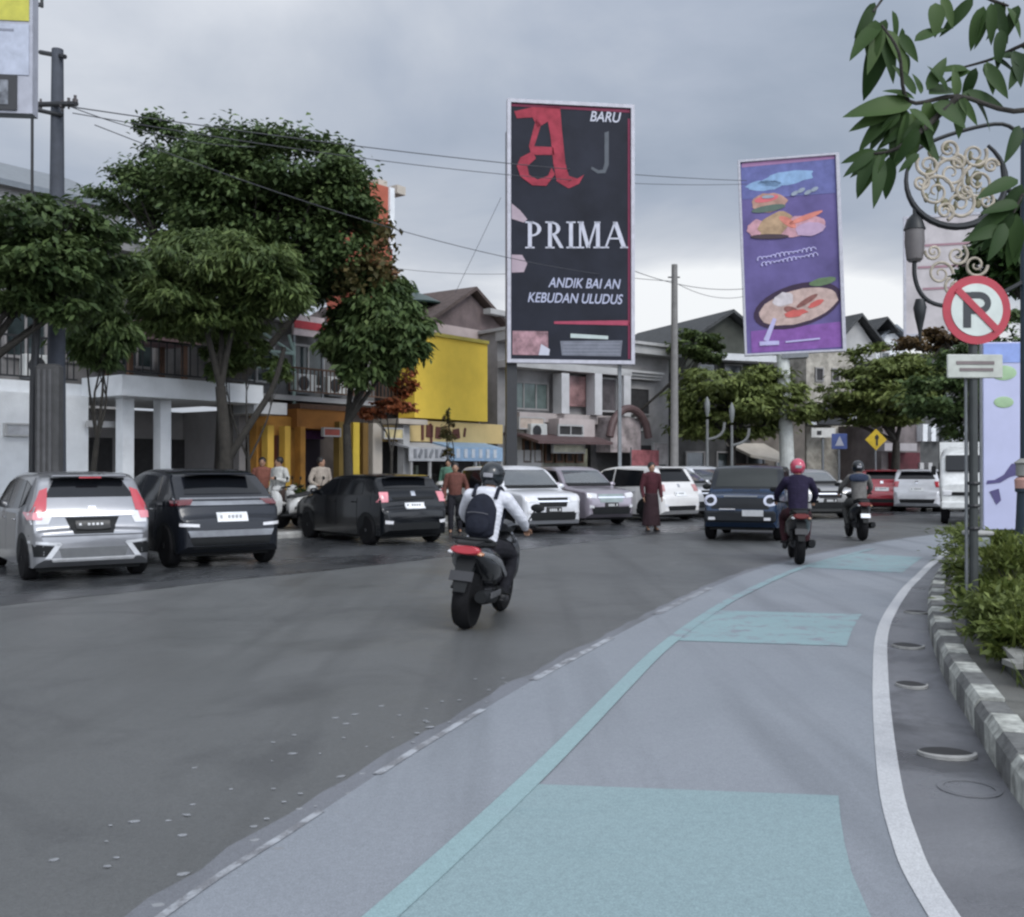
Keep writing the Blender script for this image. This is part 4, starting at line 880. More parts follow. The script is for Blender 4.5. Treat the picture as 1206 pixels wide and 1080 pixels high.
def gable(m, u0, u1, v0, v1, z0, z1, th=.12, ov=.4, ridge='u'):
    """gabled roof slabs, ridge along u or v"""
    if ridge == 'u':
        vm = (v0+v1)/2
        P = [(v0-ov, z0-ov*.3), (vm, z1), (v1+ov, z0-ov*.3), (v1+ov, z0-ov*.3-th), (vm, z1-th), (v0-ov, z0-ov*.3-th)]
        m.add([(u0-ov, a, b) for a, b in P]+[(u1+ov, a, b) for a, b in P], [(0, 1, 4, 5), (1, 2, 3, 4), (11, 10, 7, 6), (10, 9, 8, 7), (6, 7, 1, 0), (7, 8, 2, 1), (9, 10, 4, 3), (10, 11, 5, 4), (0, 5, 11, 6), (8, 9, 3, 2)])
    else:
        um = (u0+u1)/2
        P = [(u0-ov, z0-ov*.3), (um, z1), (u1+ov, z0-ov*.3), (u1+ov, z0-ov*.3-th), (um, z1-th), (u0-ov, z0-ov*.3-th)]
        m.add([(a, v0-ov, b) for a, b in P]+[(a, v1+ov, b) for a, b in P], [(5, 4, 1, 0), (4, 3, 2, 1), (6, 7, 10, 11), (7, 8, 9, 10), (0, 1, 7, 6), (1, 2, 8, 7), (3, 4, 10, 9), (4, 5, 11, 10), (6, 11, 5, 0), (2, 3, 9, 8)])
def window(t, u0, u1, z0, z1, v=-.0, fm=None, gm=None, bars=1, name='window', depth=.08):
    """frame stands proud of the wall face at v, pane inside it"""
    fm = fm or lgrey; m = MB(); e = .07
    m.bb((u0, v-depth, z0), (u0+e, v-.002, z1)); m.bb((u1-e, v-depth, z0), (u1, v-.002, z1)); m.bb((u0+e, v-depth, z1-e), (u1-e, v-.002, z1)); m.bb((u0+e, v-depth, z0), (u1-e, v-.002, z0+e))
    for k in range(bars): x = u0+(u1-u0)*(k+1)/(bars+1); m.bb((x-.025, v-depth*.8, z0+e), (x+.025, v-.03, z1-e))
    f = m.build(name, fm, t); MB().bb((u0+e, v-.025, z0+e), (u1-e, v-.003, z1-e)).build('pane', gm or winglass, f); return f
def rail(t, u0, u1, v, z0, h=.95, m_=None, step=.16, name='railing'):
    m = MB(); m.bb((u0, v-.03, z0+h-.05), (u1, v+.03, z0+h)); m.bb((u0, v-.02, z0+.08), (u1, v+.02, z0+.12)); x = u0
    while x < u1: m.bb((x, v-.012, z0+.12), (x+.025, v+.012, z0+h-.05)); x += step
    return m.build(name, m_ or steelk, t)
F = Fr(T0, AV)
# --- white low building with flat canopy
t = F.thing('white_building', 'low white building with flat canopy and columns behind the silver hatchback', 'building')
uL, uw, uR = F.q(-90), F.q(104), F.q(300); zc = 3.38; zt = 3.74
m = MB(); m.bb((uL, 0, 0), (uw, .3, zt-.45)); m.build('front_wall', whitew, t)
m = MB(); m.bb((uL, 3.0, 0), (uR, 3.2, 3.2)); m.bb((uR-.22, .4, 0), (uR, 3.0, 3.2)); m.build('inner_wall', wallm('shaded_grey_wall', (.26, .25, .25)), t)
m = MB(); m.bb((uL, .302, zt-.45), (F.q(272), 3.4, zt-.15)); m.bb((uw, -1.4, zc-.12), (F.q(270), .3, zc+.36)); m.build('canopy', whitew, t)
m = MB(); m.bb((F.q(270)+.02, -1.0, zc-.35), (F.q(338, v=-1), .3, zc-.03)); m.build('lower_canopy', wallm('canopy_pale', (.40, .41, .42)), t)
for px in (147, 191): u = F.q(px, v=-.6); m = MB(); m.box((u, -.6, zc/2-.06), (.30, .30, zc-.13)); m.build('column', whitew, t)
for px, w_ in ((117, .9), (170, .8), (224, 1.7)):
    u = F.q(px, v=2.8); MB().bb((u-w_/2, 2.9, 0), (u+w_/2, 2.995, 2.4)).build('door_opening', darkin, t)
MB().bb((F.q(118, v=-.1)-.4, -.25, 2.55), (F.q(118, v=-.1)+.4, -.15, 2.7)).build('small_sign', lgrey, t)
rail(t, uL, F.q(100), .35, zt-.15, 1.05); rail(t, F.q(100)+.05, F.q(265), -1.25, zc+.36, .9, step=.22)
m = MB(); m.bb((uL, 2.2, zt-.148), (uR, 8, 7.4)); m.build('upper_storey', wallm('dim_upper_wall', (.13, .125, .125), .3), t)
for k in range(9):
    u = uL+1.2+k*1.55
    if u < uR-1.4: window(t, u, u+1.1, zt+.55, zt+2.1, 2.2, wallm('dull_frame', (.20, .19, .19)), winglass, 1)
m = MB(); m.bb((uL-.3, 1.9, 7.402), (uR+.2, 8.2, 7.62)); m.build('roof', lgrey, t)
# pinkish gazebo behind the railing
gz = F.thing('roof_terrace_gazebo', 'small dark tiled gazebo on the white building terrace', 'gazebo'); u = F.q(172, v=.9)
[MB().bb((u+a-.06, .9+b-.06, zt-.145), (u+a+.06, .9+b+.06, zt+1.1)).build('post', woodb, gz) for a in (-.8, .8) for b in (-.5, .5)]
m = MB(); m.add([(u-1.15, .1, zt+1.1), (u+1.15, .1, zt+1.1), (u+1.15, 1.7, zt+1.1), (u-1.15, 1.7, zt+1.1), (u, .9, zt+1.85)], [(3, 2, 1, 0), (0, 1, 4), (1, 2, 4), (2, 3, 4), (3, 0, 4)]); m.build('roof', mat('dull_red_tile', (.16, .10, .10), .8, var=.3), gz)
# --- steel frame of a canopy in pale green
tf = F.thing('truss_frame', 'pale green steel truss frame above the canopy edge', 'steel frame')
m = MB(); a, b = F.q(286, v=.5), F.q(346, v=.5); z0, z1, z2 = F.z(315, 433, .5), F.z(315, 413, .5), F.z(315, 391, .5)
for q0, q1 in (((a, z0), (b, z0)), ((a, z1), (b, z1)), ((b, z0), (b, z2-.2)), ((a, z0), (a, z1)), ((a, z1), ((a+b)/2-.3, z2)), (((a+b)/2-.3, z2), (b, z1)), ((b-.2, z2), (b, z1)), ((a, z1), (b-.9, z0)), ((a+1, z1), (b, z0))): m.tube([(q0[0], .5, q0[1]), (q1[0], .5, q1[1])], .045, 8)
for uu in (a, b): m.tube([(uu, .5, zc+.2 if uu == a else 3.2), (uu, .5, z0)], .05, 8)
m.build('frame', mint, tf)
# --- orange shop
t = F.thing('orange_shop', 'orange and yellow shopfront with a dark purple doorway', 'shop'); u0, u1 = F.q(302), F.q(478)
m = MB(); zf = F.z(380, 492); m.bb((u0, 1.2, 0), (u1, 1.4, 3.7)); m.build('back_wall', wallm('dim_wall', (.12, .10, .09), .3), t)
m = MB(); m.bb((u0, 0, 0), (F.q(350), .3, 3.05)); m.build('front_wall', orangew, t)
m = MB(); m.bb((F.q(343), -.25, 2.72), (F.q(405), 1.2, F.z(370, 483))); m.build('fascia', wallm('rust_fascia', (.26, .105, .02), .2), t)
m = MB(); m.bb((F.q(345), -.30, F.z(370, 483)), (F.q(405), 1.2, F.z(370, 483)+.15)); m.build('cornice', woodb, t)
for px, w_, mm in ((316, .22, wallm('ochre_yellow', (.50, .31, .05))), (336, .20, MC['ochre_yellow']), (354, .18, orangew), (404, .5, wallm('ochre_pillar', (.20, .13, .03))), (417, .26, yellw), (428, .22, wallm('amber_pillar', (.16, .09, .02))), (442, .4, creamw), (476, .3, lgrey)):
    u = F.q(px, v=-.35); MB().bb((u-w_/2, -.45, 0), (u+w_/2, -.2, 2.75 if px < 400 else 2.95)).build('column', mm, t)
MB().bb((F.q(322)-.2, -.03, 1.2), (F.q(328), -.003, 2.5)).build('shop_window', mat('brown_glass', (.10, .03, .015), .3), t)
m = MB(); m.bb((F.q(359), .9, 0), (F.q(401), 1.19, 2.7)); m.build('doorway', mat('purple_dark', (.022, .016, .026), .6), t)
MB().bb((F.q(362), .6, 2.45), (F.q(398), .8, 2.70)).build('door_awning', mat('purple_strip', (.07, .02, .09), .6), t)
m = MB(); m.bb((F.q(448), -.8, 2.96), (F.q(482), .3, 3.12)); m.build('small_canopy', creamw, t)
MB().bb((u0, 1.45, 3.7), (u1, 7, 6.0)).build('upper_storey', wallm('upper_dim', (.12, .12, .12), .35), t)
for k in range(4): window(t, u0+.5+k*2.0, u0+1.8+k*2.0, 4.1, 5.4, 1.45, lgrey, winglass, 1)
rail(t, F.q(343), F.q(470), .1, 3.72, .8, woodb)
m = MB(); m.bb((u0, 1.2, 6.002), (u1+.2, 7.2, 6.15)); m.bb((u0, .3, 3.55), (u1, 1.43, 3.7)); m.build('roof', lgrey, t)
sg = F.thing('rooftop_sign', 'red and white rooftop sign beside the green truss', 'sign'); a, b = F.q(346, v=.9), F.q(382, v=.9)
m = MB(); m.bb((a, .9, F.z(363, 396, .9)), (b, 1.0, F.z(363, 372, .9))); m.build('board', mat('sign_pink_white', (.5, .42, .42), .6), sg)
m = MB(); m.bb((a, .87, F.z(363, 388, .9)), (b, .897, F.z(363, 379, .9))); m.build('red_band', mat('sign_red', (.40, .03, .04), .6), sg)
m = MB(); m.bb((a, .92, 3.7), (a+.08, .98, F.z(363, 396, .9))); m.bb((b-.08, .92, 3.7), (b, .98, F.z(363, 396, .9))); m.build('post', steelg, sg)
# scooter shop clutter: planters on the pavement
pot = mat('terracotta', (.22, .09, .05), .8); random.seed(9)
for i, (px, d, lab) in enumerate(((352, 25.9, 'potted bush on the pavement by the orange doorway'), (399, 25.6, 'potted bush on the pavement near the ochre pillar'), (372, 26.4, 'potted bush in front of the purple doorway'))):
    t = thing('potted_plant', lab, 'plant', pv(px, d), 0, 'potted plants before the orange shop'); MB().lathe([(.14, 0), (.2, .32), (.22, .34), (.19, .35)], 16).build('pot', pot, t, True); t['_leaf'] = 1
# --- yellow shop
t = F.thing('yellow_shop', 'shop with a tall bright yellow panel over white and blue awnings', 'shop'); u0, u1 = F.q(480), F.q(594)
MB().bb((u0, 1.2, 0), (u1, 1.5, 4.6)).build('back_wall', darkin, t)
MB().bb((F.q(478), 0, F.z(530, 521)), (F.q(592), 1.19, F.z(530, 497))).build('fascia', ylite, t)
MB().bb((F.q(485), -.12, F.z(527, 495)+.02), (F.q(571), .6, F.z(527, 399))).build('yellow_panel', yellw, t)
MB().bb((F.q(485), -.2, F.z(527, 399)+.003), (F.q(571), .7, F.z(527, 399)+.12)).build('panel_cap', wallm('dull_yellow', (.36, .30, .06)), t)
m = MB(); zz_ = F.z(505, 509)
for k, (dx, w_, h) in enumerate(((0, .12, .55), (.35, .34, .42), (.42, .1, .65), (.8, .3, .40), (1.2, .14, .30), (1.6, .5, .10), (1.75, .34, .36), (2.2, .1, .32))): m.box((F.q(497)+dx, -.03, zz_+.04*math.sin(k*2)), (w_, .04, h), ry=.25*math.sin(k*3), bev=.012)
m.build('brown_lettering', mat('sign_brown', (.10, .03, .02), .6), t)
for a, b, mm, nm in ((482, 527, mat('awning_white', (.42, .43, .45), .6), 'awning'), (530, 592, mat('awning_blue', (.32, .46, .62), .6), 'awning')):
    A, B = F.q(a, v=-.8), F.q(b, v=-.8); z1, z0 = F.z((a+b)/2, 524, -.8), F.z((a+b)/2, 543, -.8); m = MB(); m.add([(A, 0, z1+.1), (B, 0, z1+.1), (B, -.8, z1-.08), (A, -.8, z1-.08), (A, -.8, z0), (B, -.8, z0), (A, 0, z1), (B, 0, z1), (B, -.76, z1-.12), (A, -.76, z1-.12), (A, -.76, z0), (B, -.76, z0)], [(0, 1, 2, 3), (3, 2, 5, 4), (7, 6, 9, 8), (8, 9, 10, 11), (4, 5, 11, 10), (0, 3, 9, 6), (3, 4, 10, 9), (1, 7, 8, 2), (2, 8, 11, 5)])
    w_ = m.build(nm, mm, t); m = MB()
    for k in range(6):
        x = A+(B-A)*(.14+.14*k); m.box((x, -.815, (z0+z1)/2-.02), ((B-A)*.06, .02, (z1-z0)*.55), ry=(.5 if a < 500 and k % 2 else 0))
    m.build('awning_lettering', mat('awning_text_grey', (.20, .21, .23), .6) if a < 500 else mat('awning_text_white', (.62, .66, .7), .6), w_)
for px in (484, 506, 529, 560, 590): u = F.q(px, v=-.7); MB().tube([(u, -.7, 0), (u, -.7, 2.2)], .06, 8).build('awning_post', lgrey, t)
random.seed(3); m = MB()
for k in range(16): x = u0+.3+k*(u1-u0)/17; m.bb((x, .75+random.random()*.3, .7), (x+.14, 1.0, .9+random.random()*.9))
m.build('shop_goods', mat('goods', (.18, .21, .18), .7, var=.8, vs=3), t)
MB().bb((u0+.2, .5, 0), (u1-.2, 1.18, .69)).build('counter', mat('counter_grey', (.10, .10, .10), .7, var=.4), t)
# --- peach building with brown gable behind the yellow shop
F2 = Fr(T0, AV, 1.6); t = F2.thing('peach_building', 'tall peach building with brown gabled roof behind the yellow panel', 'building')
a, b = F2.q(500), F2.q(604); ze = F2.z(560, 388); m = MB(); m.bb((a, 0, 0), (b, 8, ze)); m.build('wall', wallm('peach_wall', (.42, .35, .34), .12), t)
m = MB(); gable(m, a+.2, b, .3, 7.7, ze+.002, ze+1.6, .14, .5, 'v'); m.build('roof', tiler, t)
m = MB(); m.add([(a+.2, .15, ze), (b, .15, ze), ((a+b)/2+.1, .15, ze+1.35), (a+.2, .3, ze), (b, .3, ze), ((a+b)/2+.1, .3, ze+1.35)], [(0, 1, 2), (5, 4, 3), (0, 3, 4, 1), (1, 4, 5, 2), (2, 5, 3, 0)]); m.build('gable_wall', wallm('brown_gable', (.13, .10, .10), .3), t)
for px in (577, 588, 598): u = F2.q(px); MB().bb((u-.12, -.14, 3.2), (u+.12, -.002, ze-.3)).build('pilaster', wallm('pilaster_cream', (.46, .42, .42)), t)
for zq in (ze-1.0, ze-.35): MB().bb((F2.q(568), -.18, zq), (b, -.145, zq+.12)).build('string_course', lgrey, t)
MB().bb((F2.q(568), -.4, F2.z(580, 372)), (b-.3, -.05, F2.z(580, 366))).build('fascia_board', lgrey, t)
# --- grey two storey building behind the first billboard
F3 = Fr(T0+F.u*F.q(597), R(40)); t = F3.thing('grey_building', 'grey two storey building with pale columns below the dark billboard', 'building')
a, b = F3.q(598), F3.q(800); ztp = F3.z(770, 408); zs = F3.z(700, 489)
m = MB(); m.bb((a, .6, 0), (b, 9, ztp)); m.build('wall', greyw, t)
MB().bb((a-.1, -.1, ztp-.35), (b+.15, .598, ztp)).build('parapet', lgrey, t); MB().bb((a-.15, -.25, ztp+.002), (b+.2, 9.2, ztp+.12)).build('cornice', lgrey, t)
MB().bb((a, -.2, F3.z(700, 440)), (F3.q(740), .598, F3.z(700, 432))).build('lintel', lgrey, t)
for px in (664, 703, 737): u = F3.q(px, v=-.1); MB().bb((u-.2, -.2, zs), (u+.2, .3, F3.z(px, 440))).build('column', wallm('column_white', (.46, .46, .47)), t)
MB().bb((F3.q(668), .35, F3.z(684, 478)), (F3.q(699), .598, F3.z(684, 442))).build('window', mat('rosy_glass', (.22, .13, .13), .25, var=.7, vs=1.2), t)
window(t, F3.q(708), F3.q(732), F3.z(720, 485), F3.z(720, 444), .3, lgrey, mat('dusky_glass', (.10, .09, .095), .2, var=.4, vs=1.5), 0)
window(t, F3.q(742), F3.q(777), F3.z(760, 488), F3.z(760, 455), .6, greyw, darkin, 0)
m = MB(); [m.bb((F3.q(739), .3-.1*k, F3.z(760, 446)+.12*k), (F3.q(785), .598, F3.z(760, 446)+.1+.12*k)) for k in range(3)]; m.build('louvre_hood', lgrey, t)
window(t, F3.q(613), F3.q(657), F3.z(630, 482), F3.z(630, 448), .6, greyw, mat('green_glass', (.10, .13, .125), .15, var=.5, vs=1.0), 2)
MB().bb((F3.q(614), .1, zs-.35), (F3.q(742), .598, zs)).build('floor_band', wallm('pinkish_band', (.36, .32, .31)), t)
# lower floor: awnings, balcony block, shop windows
m = MB(); m.bb((F3.q(648), -.5, F3.z(670, 519)), (F3.q(690), .598, F3.z(670, 494))); m.build('bay', wallm('bay_pink', (.40, .35, .34)), t)
window(t, F3.q(656, v=-.5), F3.q(686, v=-.5), F3.z(670, 514, -.5), F3.z(670, 500, -.5), -.5, lgrey, darkin, 1)
m = MB(); A, B = F3.q(634, v=-1.4), F3.q(722, v=-1.4); z1 = F3.z(680, 520, -1.4)
for k in range(12):
    y0 = -1.4+2*k/12; y1 = -1.4+2*(k+1)/12; za = z1+.35*math.sin(math.pi/2*k/12); zb = z1+.35*math.sin(math.pi/2*(k+1)/12); m.add([(A, y0, za), (B, y0, za), (B, y1, zb), (A, y1, zb), (A, y0, za-.1), (B, y0, za-.1), (B, y1, zb-.1), (A, y1, zb-.1)], [(0, 1, 2, 3), (7, 6, 5, 4), (0, 4, 5, 1), (1, 5, 6, 2), (2, 6, 7, 3), (3, 7, 4, 0)])
m.build('awning', mat('dark_red_awning', (.09, .055, .055), .6), t)
m = MB(); A, B = F3.q(718, v=-.8), F3.q(764, v=-.8); zc_ = F3.z(740, 515, -.8)
m.tube([(A+(B-A)*k/14, -.8, zc_+1.15*math.sin(math.pi*k/14)**.5) for k in range(15)], .16, 10); m.build('arched_awning', MC['dark_red_awning'], t, True)
MB().bb((A+.25, -.6, zc_-.6), (B-.25, .598, zc_+.8)).build('arch_sign', mat('blotchy_sign', (.30, .26, .26), .6, var=.6, vs=2), t)
MB().bb((F3.q(645), .3, .9), (F3.q(698), .598, F3.z(670, 528))).build('shop_window', mat('warm_glass', (.15, .15, .11), .2, var=.7, vs=2.2), t)
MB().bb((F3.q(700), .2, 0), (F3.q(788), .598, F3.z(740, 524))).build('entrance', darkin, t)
MB().bb((F3.q(606), .1, 0), (F3.q(642), .598, zs-.5)).build('side_shopfront', wallm('mottled', (.26, .24, .21), .6), t)
MB().bb((F3.q(610), .02, F3.z(620, 560)), (F3.q(638), .098, F3.z(620, 530))).build('lower_panel', lgrey, t)
for k in range(6): window(t, F3.q(612)+.2+k*.55, F3.q(612)+.6+k*.55, zs-1.9, zs-1.0, .1, woodb, darkin, 0)
rb = F3.thing('red_banner', 'mottled red banner standing by the grey building entrance', 'banner'); m = MB(); m.bb((F3.q(744, v=-1), -1.0, F3.z(755, 556, -1)), (F3.q(776, v=-1), -.93, F3.z(755, 530, -1))); m.build('cloth', mat('faded_red', (.30, .10, .11), .8, var=.5, vs=3), rb)
m = MB(); [m.tube([(F3.q(x, v=-1), -.965, 0), (F3.q(x, v=-1), -.965, F3.z(755, 527, -1))], .03, 6) for x in (744, 776)]; m.build('pole', steelg, rb)
# --- grey metal roofed building far left
F4 = Fr(T0, AV, 12); t = F4.thing('grey_roofed_building', 'tall pale building with grey metal roof behind the left trees', 'building')
a, b = F4.q(-200), F4.q(140); z0 = F4.z(70, 226); z1 = F4.z(70, 196)
MB().bb((a, 0, 0), (b, 9, z0)).build('wall', lgrey, t); m = MB(); gable(m, a, b, 0, 9, z0+.05, z1+1.0, .2, .5, 'u'); m.build('roof', metalr, t)
for k in range(8): window(t, a+1+k*2.6, a+2.6+k*2.6, z0-2.4, z0-.9, 0, lgrey, winglass, 1)
# --- orange-red tower sign behind the big tree
F5 = Fr(T0, AV, 6); t = F5.thing('orange_tower', 'orange red tower block showing above the tree', 'building'); a, b = F5.q(418), F5.q(462)
MB().bb((a, 0, 0), (b, 1.6, F5.z(445, 216))).build('wall', wallm('orange_red_wall', (.34, .09, .055), .15), t); MB().bb((b-.25, -.1, F5.z(445, 290)), (b+.02, -.002, F5.z(445, 216))).build('white_edge', whitew, t)
m = MB(); [m.bb((a+.5+1.1*k, .3, F5.z(445, 216)), (a+1.0+1.1*k, .9, F5.z(445, 216)+.35)) for k in range(3)]; m.build('battlement', creamw, t)
# --- saucer roofed kiosk
F6 = Fr(T0, AV, 3.2); t = F6.thing('saucer_roof_tower', 'slim pale tower with a dark green saucer roof beside the tree', 'tower'); u = F6.q(490); zt_ = F6.z(490, 358)
m = MB(); [m.tube([(u+.55*math.cos(k*1.571+.78), .55*math.sin(k*1.571+.78), 0), (u+.55*math.cos(k*1.571+.78), .55*math.sin(k*1.571+.78), zt_)], .07, 8) for k in range(4)]; m.build('frame', mint, t)
m = MB(); m.lathe([(1.05, zt_-.06), (1.08, zt_), (.5, zt_+.28), (.12, zt_+.42), (.02, zt_+.7)], 24, Matrix.Translation((u, 0, 0))); m.build('roof', mat('dark_green_roof', (.02, .045, .04), .4), t, True)
# small fittings that clutter the fronts
def ac_unit(fr, px, py, v, lab):
    u, z = fr.q(px, py, v); t = thing('air_conditioner', lab, 'air conditioner', fr.b+fr.u*u+fr.n*v+Vector((0, 0, z)), fr.ang, 'air conditioners on the fronts')
    MB().box((0, -.20, 0), (.82, .30, .56), bev=.02).build('casing', mat('ac_white', (.42, .43, .42), .6), t); MB().lathe([(.20, 0), (.22, .012), (.05, .02)], 20, Matrix.Translation((-.12, -.352, 0)) @ Matrix.Rotation(R(90), 4, 'X')).build('fan_grille', steelk, t)
    MB().box((0, -.15, -.31), (.7, .30, .04)).build('bracket', steelg, t)
ac_unit(F, 352, 452, 1.43, 'air conditioner on the upper wall over the orange shop'); ac_unit(F, 389, 455, 1.43, 'air conditioner on the upper wall right of the green truss'); ac_unit(F3, 748, 500, .55, 'air conditioner below the dark window of the grey building'); ac_unit(F3, 628, 508, .05, 'air conditioner on the left shopfront of the grey building'); ac_unit(F, 40, 432, 2.2, 'air conditioner on the upper wall at the far left')
def board(fr, px0, px1, py0, py1, v, c, lab, n2=None):
    u0, z1 = fr.q(px0, py0, v); u1, z0 = fr.q(px1, py1, v); t = thing('shop_sign', lab, 'sign', fr.b+fr.u*u0+fr.n*v+Vector((0, 0, z0)), fr.ang, 'sign boards on the shop fronts')
    MB().bb((0, 0, 0), (u1-u0, .08, z1-z0)).build('board', mat('signb_%d_%d' % (px0, py0), c, .55, var=.3, vs=2.5), t); m = MB(); e = .04; a, b = u1-u0, z1-z0
    m.bb((-e, -.02, -e), (0, .1, b+e)); m.bb((a, -.02, -e), (a+e, .1, b+e)); m.bb((0, -.02, b), (a, .1, b+e)); m.bb((0, -.02, -e), (a, .1, 0)); m.build('frame', n2 or lgrey, t)
board(F, 453, 474, 505, 516, -.95, (.45, .38, .20), 'small cream sign board over the shop right of the ochre pillars'); board(F, 382, 400, 505, 513, -.55, (.30, .06, .04), 'little red sign board above the purple doorway')
board(F3, 612, 640, 492, 505, -.1, (.40, .33, .28), 'peach sign board on the left shopfront of the grey building'); board(F3, 652, 688, 524, 533, -.62, (.46, .45, .36), 'pale sign board hanging below the dark red awning'); board(F3, 770, 786, 522, 546, -.2, (.32, .30, .30), 'grey vertical sign board at the right of the grey building entrance')
board(F, 8, 34, 500, 512, -.1, (.35, .36, .38), 'pale grey sign board on the white wall at the far left')
# --- right-hand background row
F7 = Fr((14, 46.5, 0), R(22)); 
def house(name, label, p0, p1, pyw, pyr, wm, rm, v=0, dep=8, ridge='v', ov=.5, cat_='house'):
    t = F7.thing(name, label, cat_); a, b = F7.q(p0, v=v), F7.q(p1, v=v); zw = F7.z((p0+p1)/2, pyw, v); zr = F7.z((p0+p1)/2, pyr, v)
    MB().bb((a, v, 0), (b, v+dep, zw)).build('wall', wm, t)
    if rm:
        m = MB(); gable(m, a, b, v, v+dep, zw+.1, zr+.1, .15, ov, ridge); m.build('roof', rm, t)
        if ridge == 'v': m = MB(); m.add([(a, v+.02, zw), (b, v+.02, zw), ((a+b)/2, v+.02, zr-.12), (a, v+.2, zw), (b, v+.2, zw), ((a+b)/2, v+.2, zr-.12)], [(0, 1, 2), (5, 4, 3), (0, 3, 4, 1), (1, 4, 5, 2), (2, 5, 3, 0)]); m.build('gable_wall', wm, t)
    return t, a, b, zw, zr
t, a, b, zw, zr = house('dark_gabled_house', 'dark house whose gable rises left of the purple billboard', 808, 905, 408, 368, wallm('olive_dark_wall', (.055, .06, .05), .3), darkr, 2)
for k in range(3): window(t, a+.6+k*1.4, a+1.6+k*1.4, zw-1.8, zw-.8, 2, greyw, winglass, 0)
m = MB(); m.bb((F7.q(838, v=1), 1, F7.z(860, 424, 1)), (F7.q(915, v=1), 1.98, F7.z(860, 416, 1))); m.build('white_ledge', whitew, t)
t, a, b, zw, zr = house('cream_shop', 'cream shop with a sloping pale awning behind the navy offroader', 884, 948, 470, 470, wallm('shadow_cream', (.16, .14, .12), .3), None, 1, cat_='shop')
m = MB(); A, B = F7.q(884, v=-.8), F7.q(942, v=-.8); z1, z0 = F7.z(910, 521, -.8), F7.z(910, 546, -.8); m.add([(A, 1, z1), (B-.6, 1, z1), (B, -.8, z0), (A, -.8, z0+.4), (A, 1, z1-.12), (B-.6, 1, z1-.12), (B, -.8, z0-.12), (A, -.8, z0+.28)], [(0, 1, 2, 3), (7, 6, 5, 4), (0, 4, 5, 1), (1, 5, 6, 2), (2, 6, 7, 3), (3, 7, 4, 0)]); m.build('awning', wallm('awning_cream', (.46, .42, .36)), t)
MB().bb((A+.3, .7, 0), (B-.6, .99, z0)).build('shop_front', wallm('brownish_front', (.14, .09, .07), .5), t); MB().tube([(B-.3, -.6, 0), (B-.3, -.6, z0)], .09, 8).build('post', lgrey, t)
t, a, b, zw, zr = house('stone_building', 'building with pale mottled stone wall between the two billboard trees', 950, 1006, 412, 412, mat('mottled_stone', (.34, .32, .28), .9, var=.45, vs=2.5, bump=.6, bs=10), None, 3, cat_='building')
for k in range(2): window(t, a+.5+k*1.0, a+1.0+k*1.0, zw-1.6, zw-.9, 3, greyw, darkin, 0)
MB().bb((F7.q(964, v=1.5), 1.5, F7.z(984, 500, 1.5)), (F7.q(1004, v=1.5), 2.98, F7.z(984, 477, 1.5))).build('dark_balcony', steelk, t)
for px in (959, 1007): MB().bb((F7.q(px, v=1.2)-.15, 1.2, F7.z(px, 500, 1.2)), (F7.q(px, v=1.2)+.15, 1.5, F7.z(px, 483, 1.2))).build('lantern_box', whitew, t)
t, a, b, zw, zr = house('gabled_house', 'house with a dark gable and white wall right of the purple billboard', 985, 1032, 408, 372, lgrey, darkr, 5)
t, a, b, zw, zr = house('white_roof_house', 'white rendered house with small dormer gables far right of the billboard', 1030, 1068, 404, 385, whitew, metalr, 6)
for k in range(2): window(t, a+.4+k*1.1, a+1.0+k*1.1, zw-1.2, zw-.5, 6, lgrey, winglass, 0)
m = MB(); uu = F7.q(1040, v=5.5); gable(m, uu-.7, uu+.5, 5.2, 7, F7.z(1040, 388, 5.5), F7.z(1040, 374, 5.5), .12, .2, 'v'); m.build('dormer', darkr, t)
t, a, b, zw, zr = house('red_shop', 'dark red shop with a pale canopy behind the far white hatchbacks', 1038, 1084, 500, 500, wallm('grey_brown', (.14, .12, .12), .3), None, 0, cat_='shop')
MB().bb((F7.q(1046), -.3, 0), (F7.q(1078), -.003, F7.z(1060, 533))).build('red_front', wallm('maroon_front', (.075, .016, .022), .4), t)
MB().bb((F7.q(1042, v=-1), -1, F7.z(1060, 531, -1)), (F7.q(1080, v=-1), -.31, F7.z(1060, 522, -1))).build('canopy', wallm('pale_canopy', (.32, .30, .31)), t)
t, a, b, zw, zr = house('colonnade_building', 'grey building with white columns behind the white truck', 1084, 1215, 420, 420, wallm('dusky_grey', (.07, .072, .072), .4), None, 0, cat_='building')
for px in (1088, 1098, 1107, 1122, 1136): u = F7.q(px, v=-.3); MB().bb((u-.14, -.4, F7.z(px, 520)), (u+.14, -.003, F7.z(px, 500))).build('white_column', whitew, t)
for px in (1084, 1094, 1124): u = F7.q(px, v=-.3); MB().bb((u-.12, -.4, 0), (u+.12, -.003, F7.z(px, 545))).build('pillar', lgrey, t)
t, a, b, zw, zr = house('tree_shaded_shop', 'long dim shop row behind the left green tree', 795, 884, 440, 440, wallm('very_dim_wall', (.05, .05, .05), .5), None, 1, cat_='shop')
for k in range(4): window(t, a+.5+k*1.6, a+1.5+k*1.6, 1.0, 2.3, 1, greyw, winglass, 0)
# distant row closing the view
t = thing('distant_building', 'plain grey building far beyond the bend', 'building', (40, 62, 0), R(12)); MB().bb((-46, 0, 0), (40, 8, 7.0)).build('wall', wallm('far_grey', (.12, .12, .12), .3), t); m = MB(); gable(m, -46, 40, 0, 8, 7.05, 8.6, .2, .5, 'u'); m.build('roof', darkr, t)
for k in range(20): window(t, -44+k*3.2, -42.4+k*3.2, 4.2, 5.6, 0, lgrey, winglass, 0)
# buildings across the road on the camera's side are out of the photograph

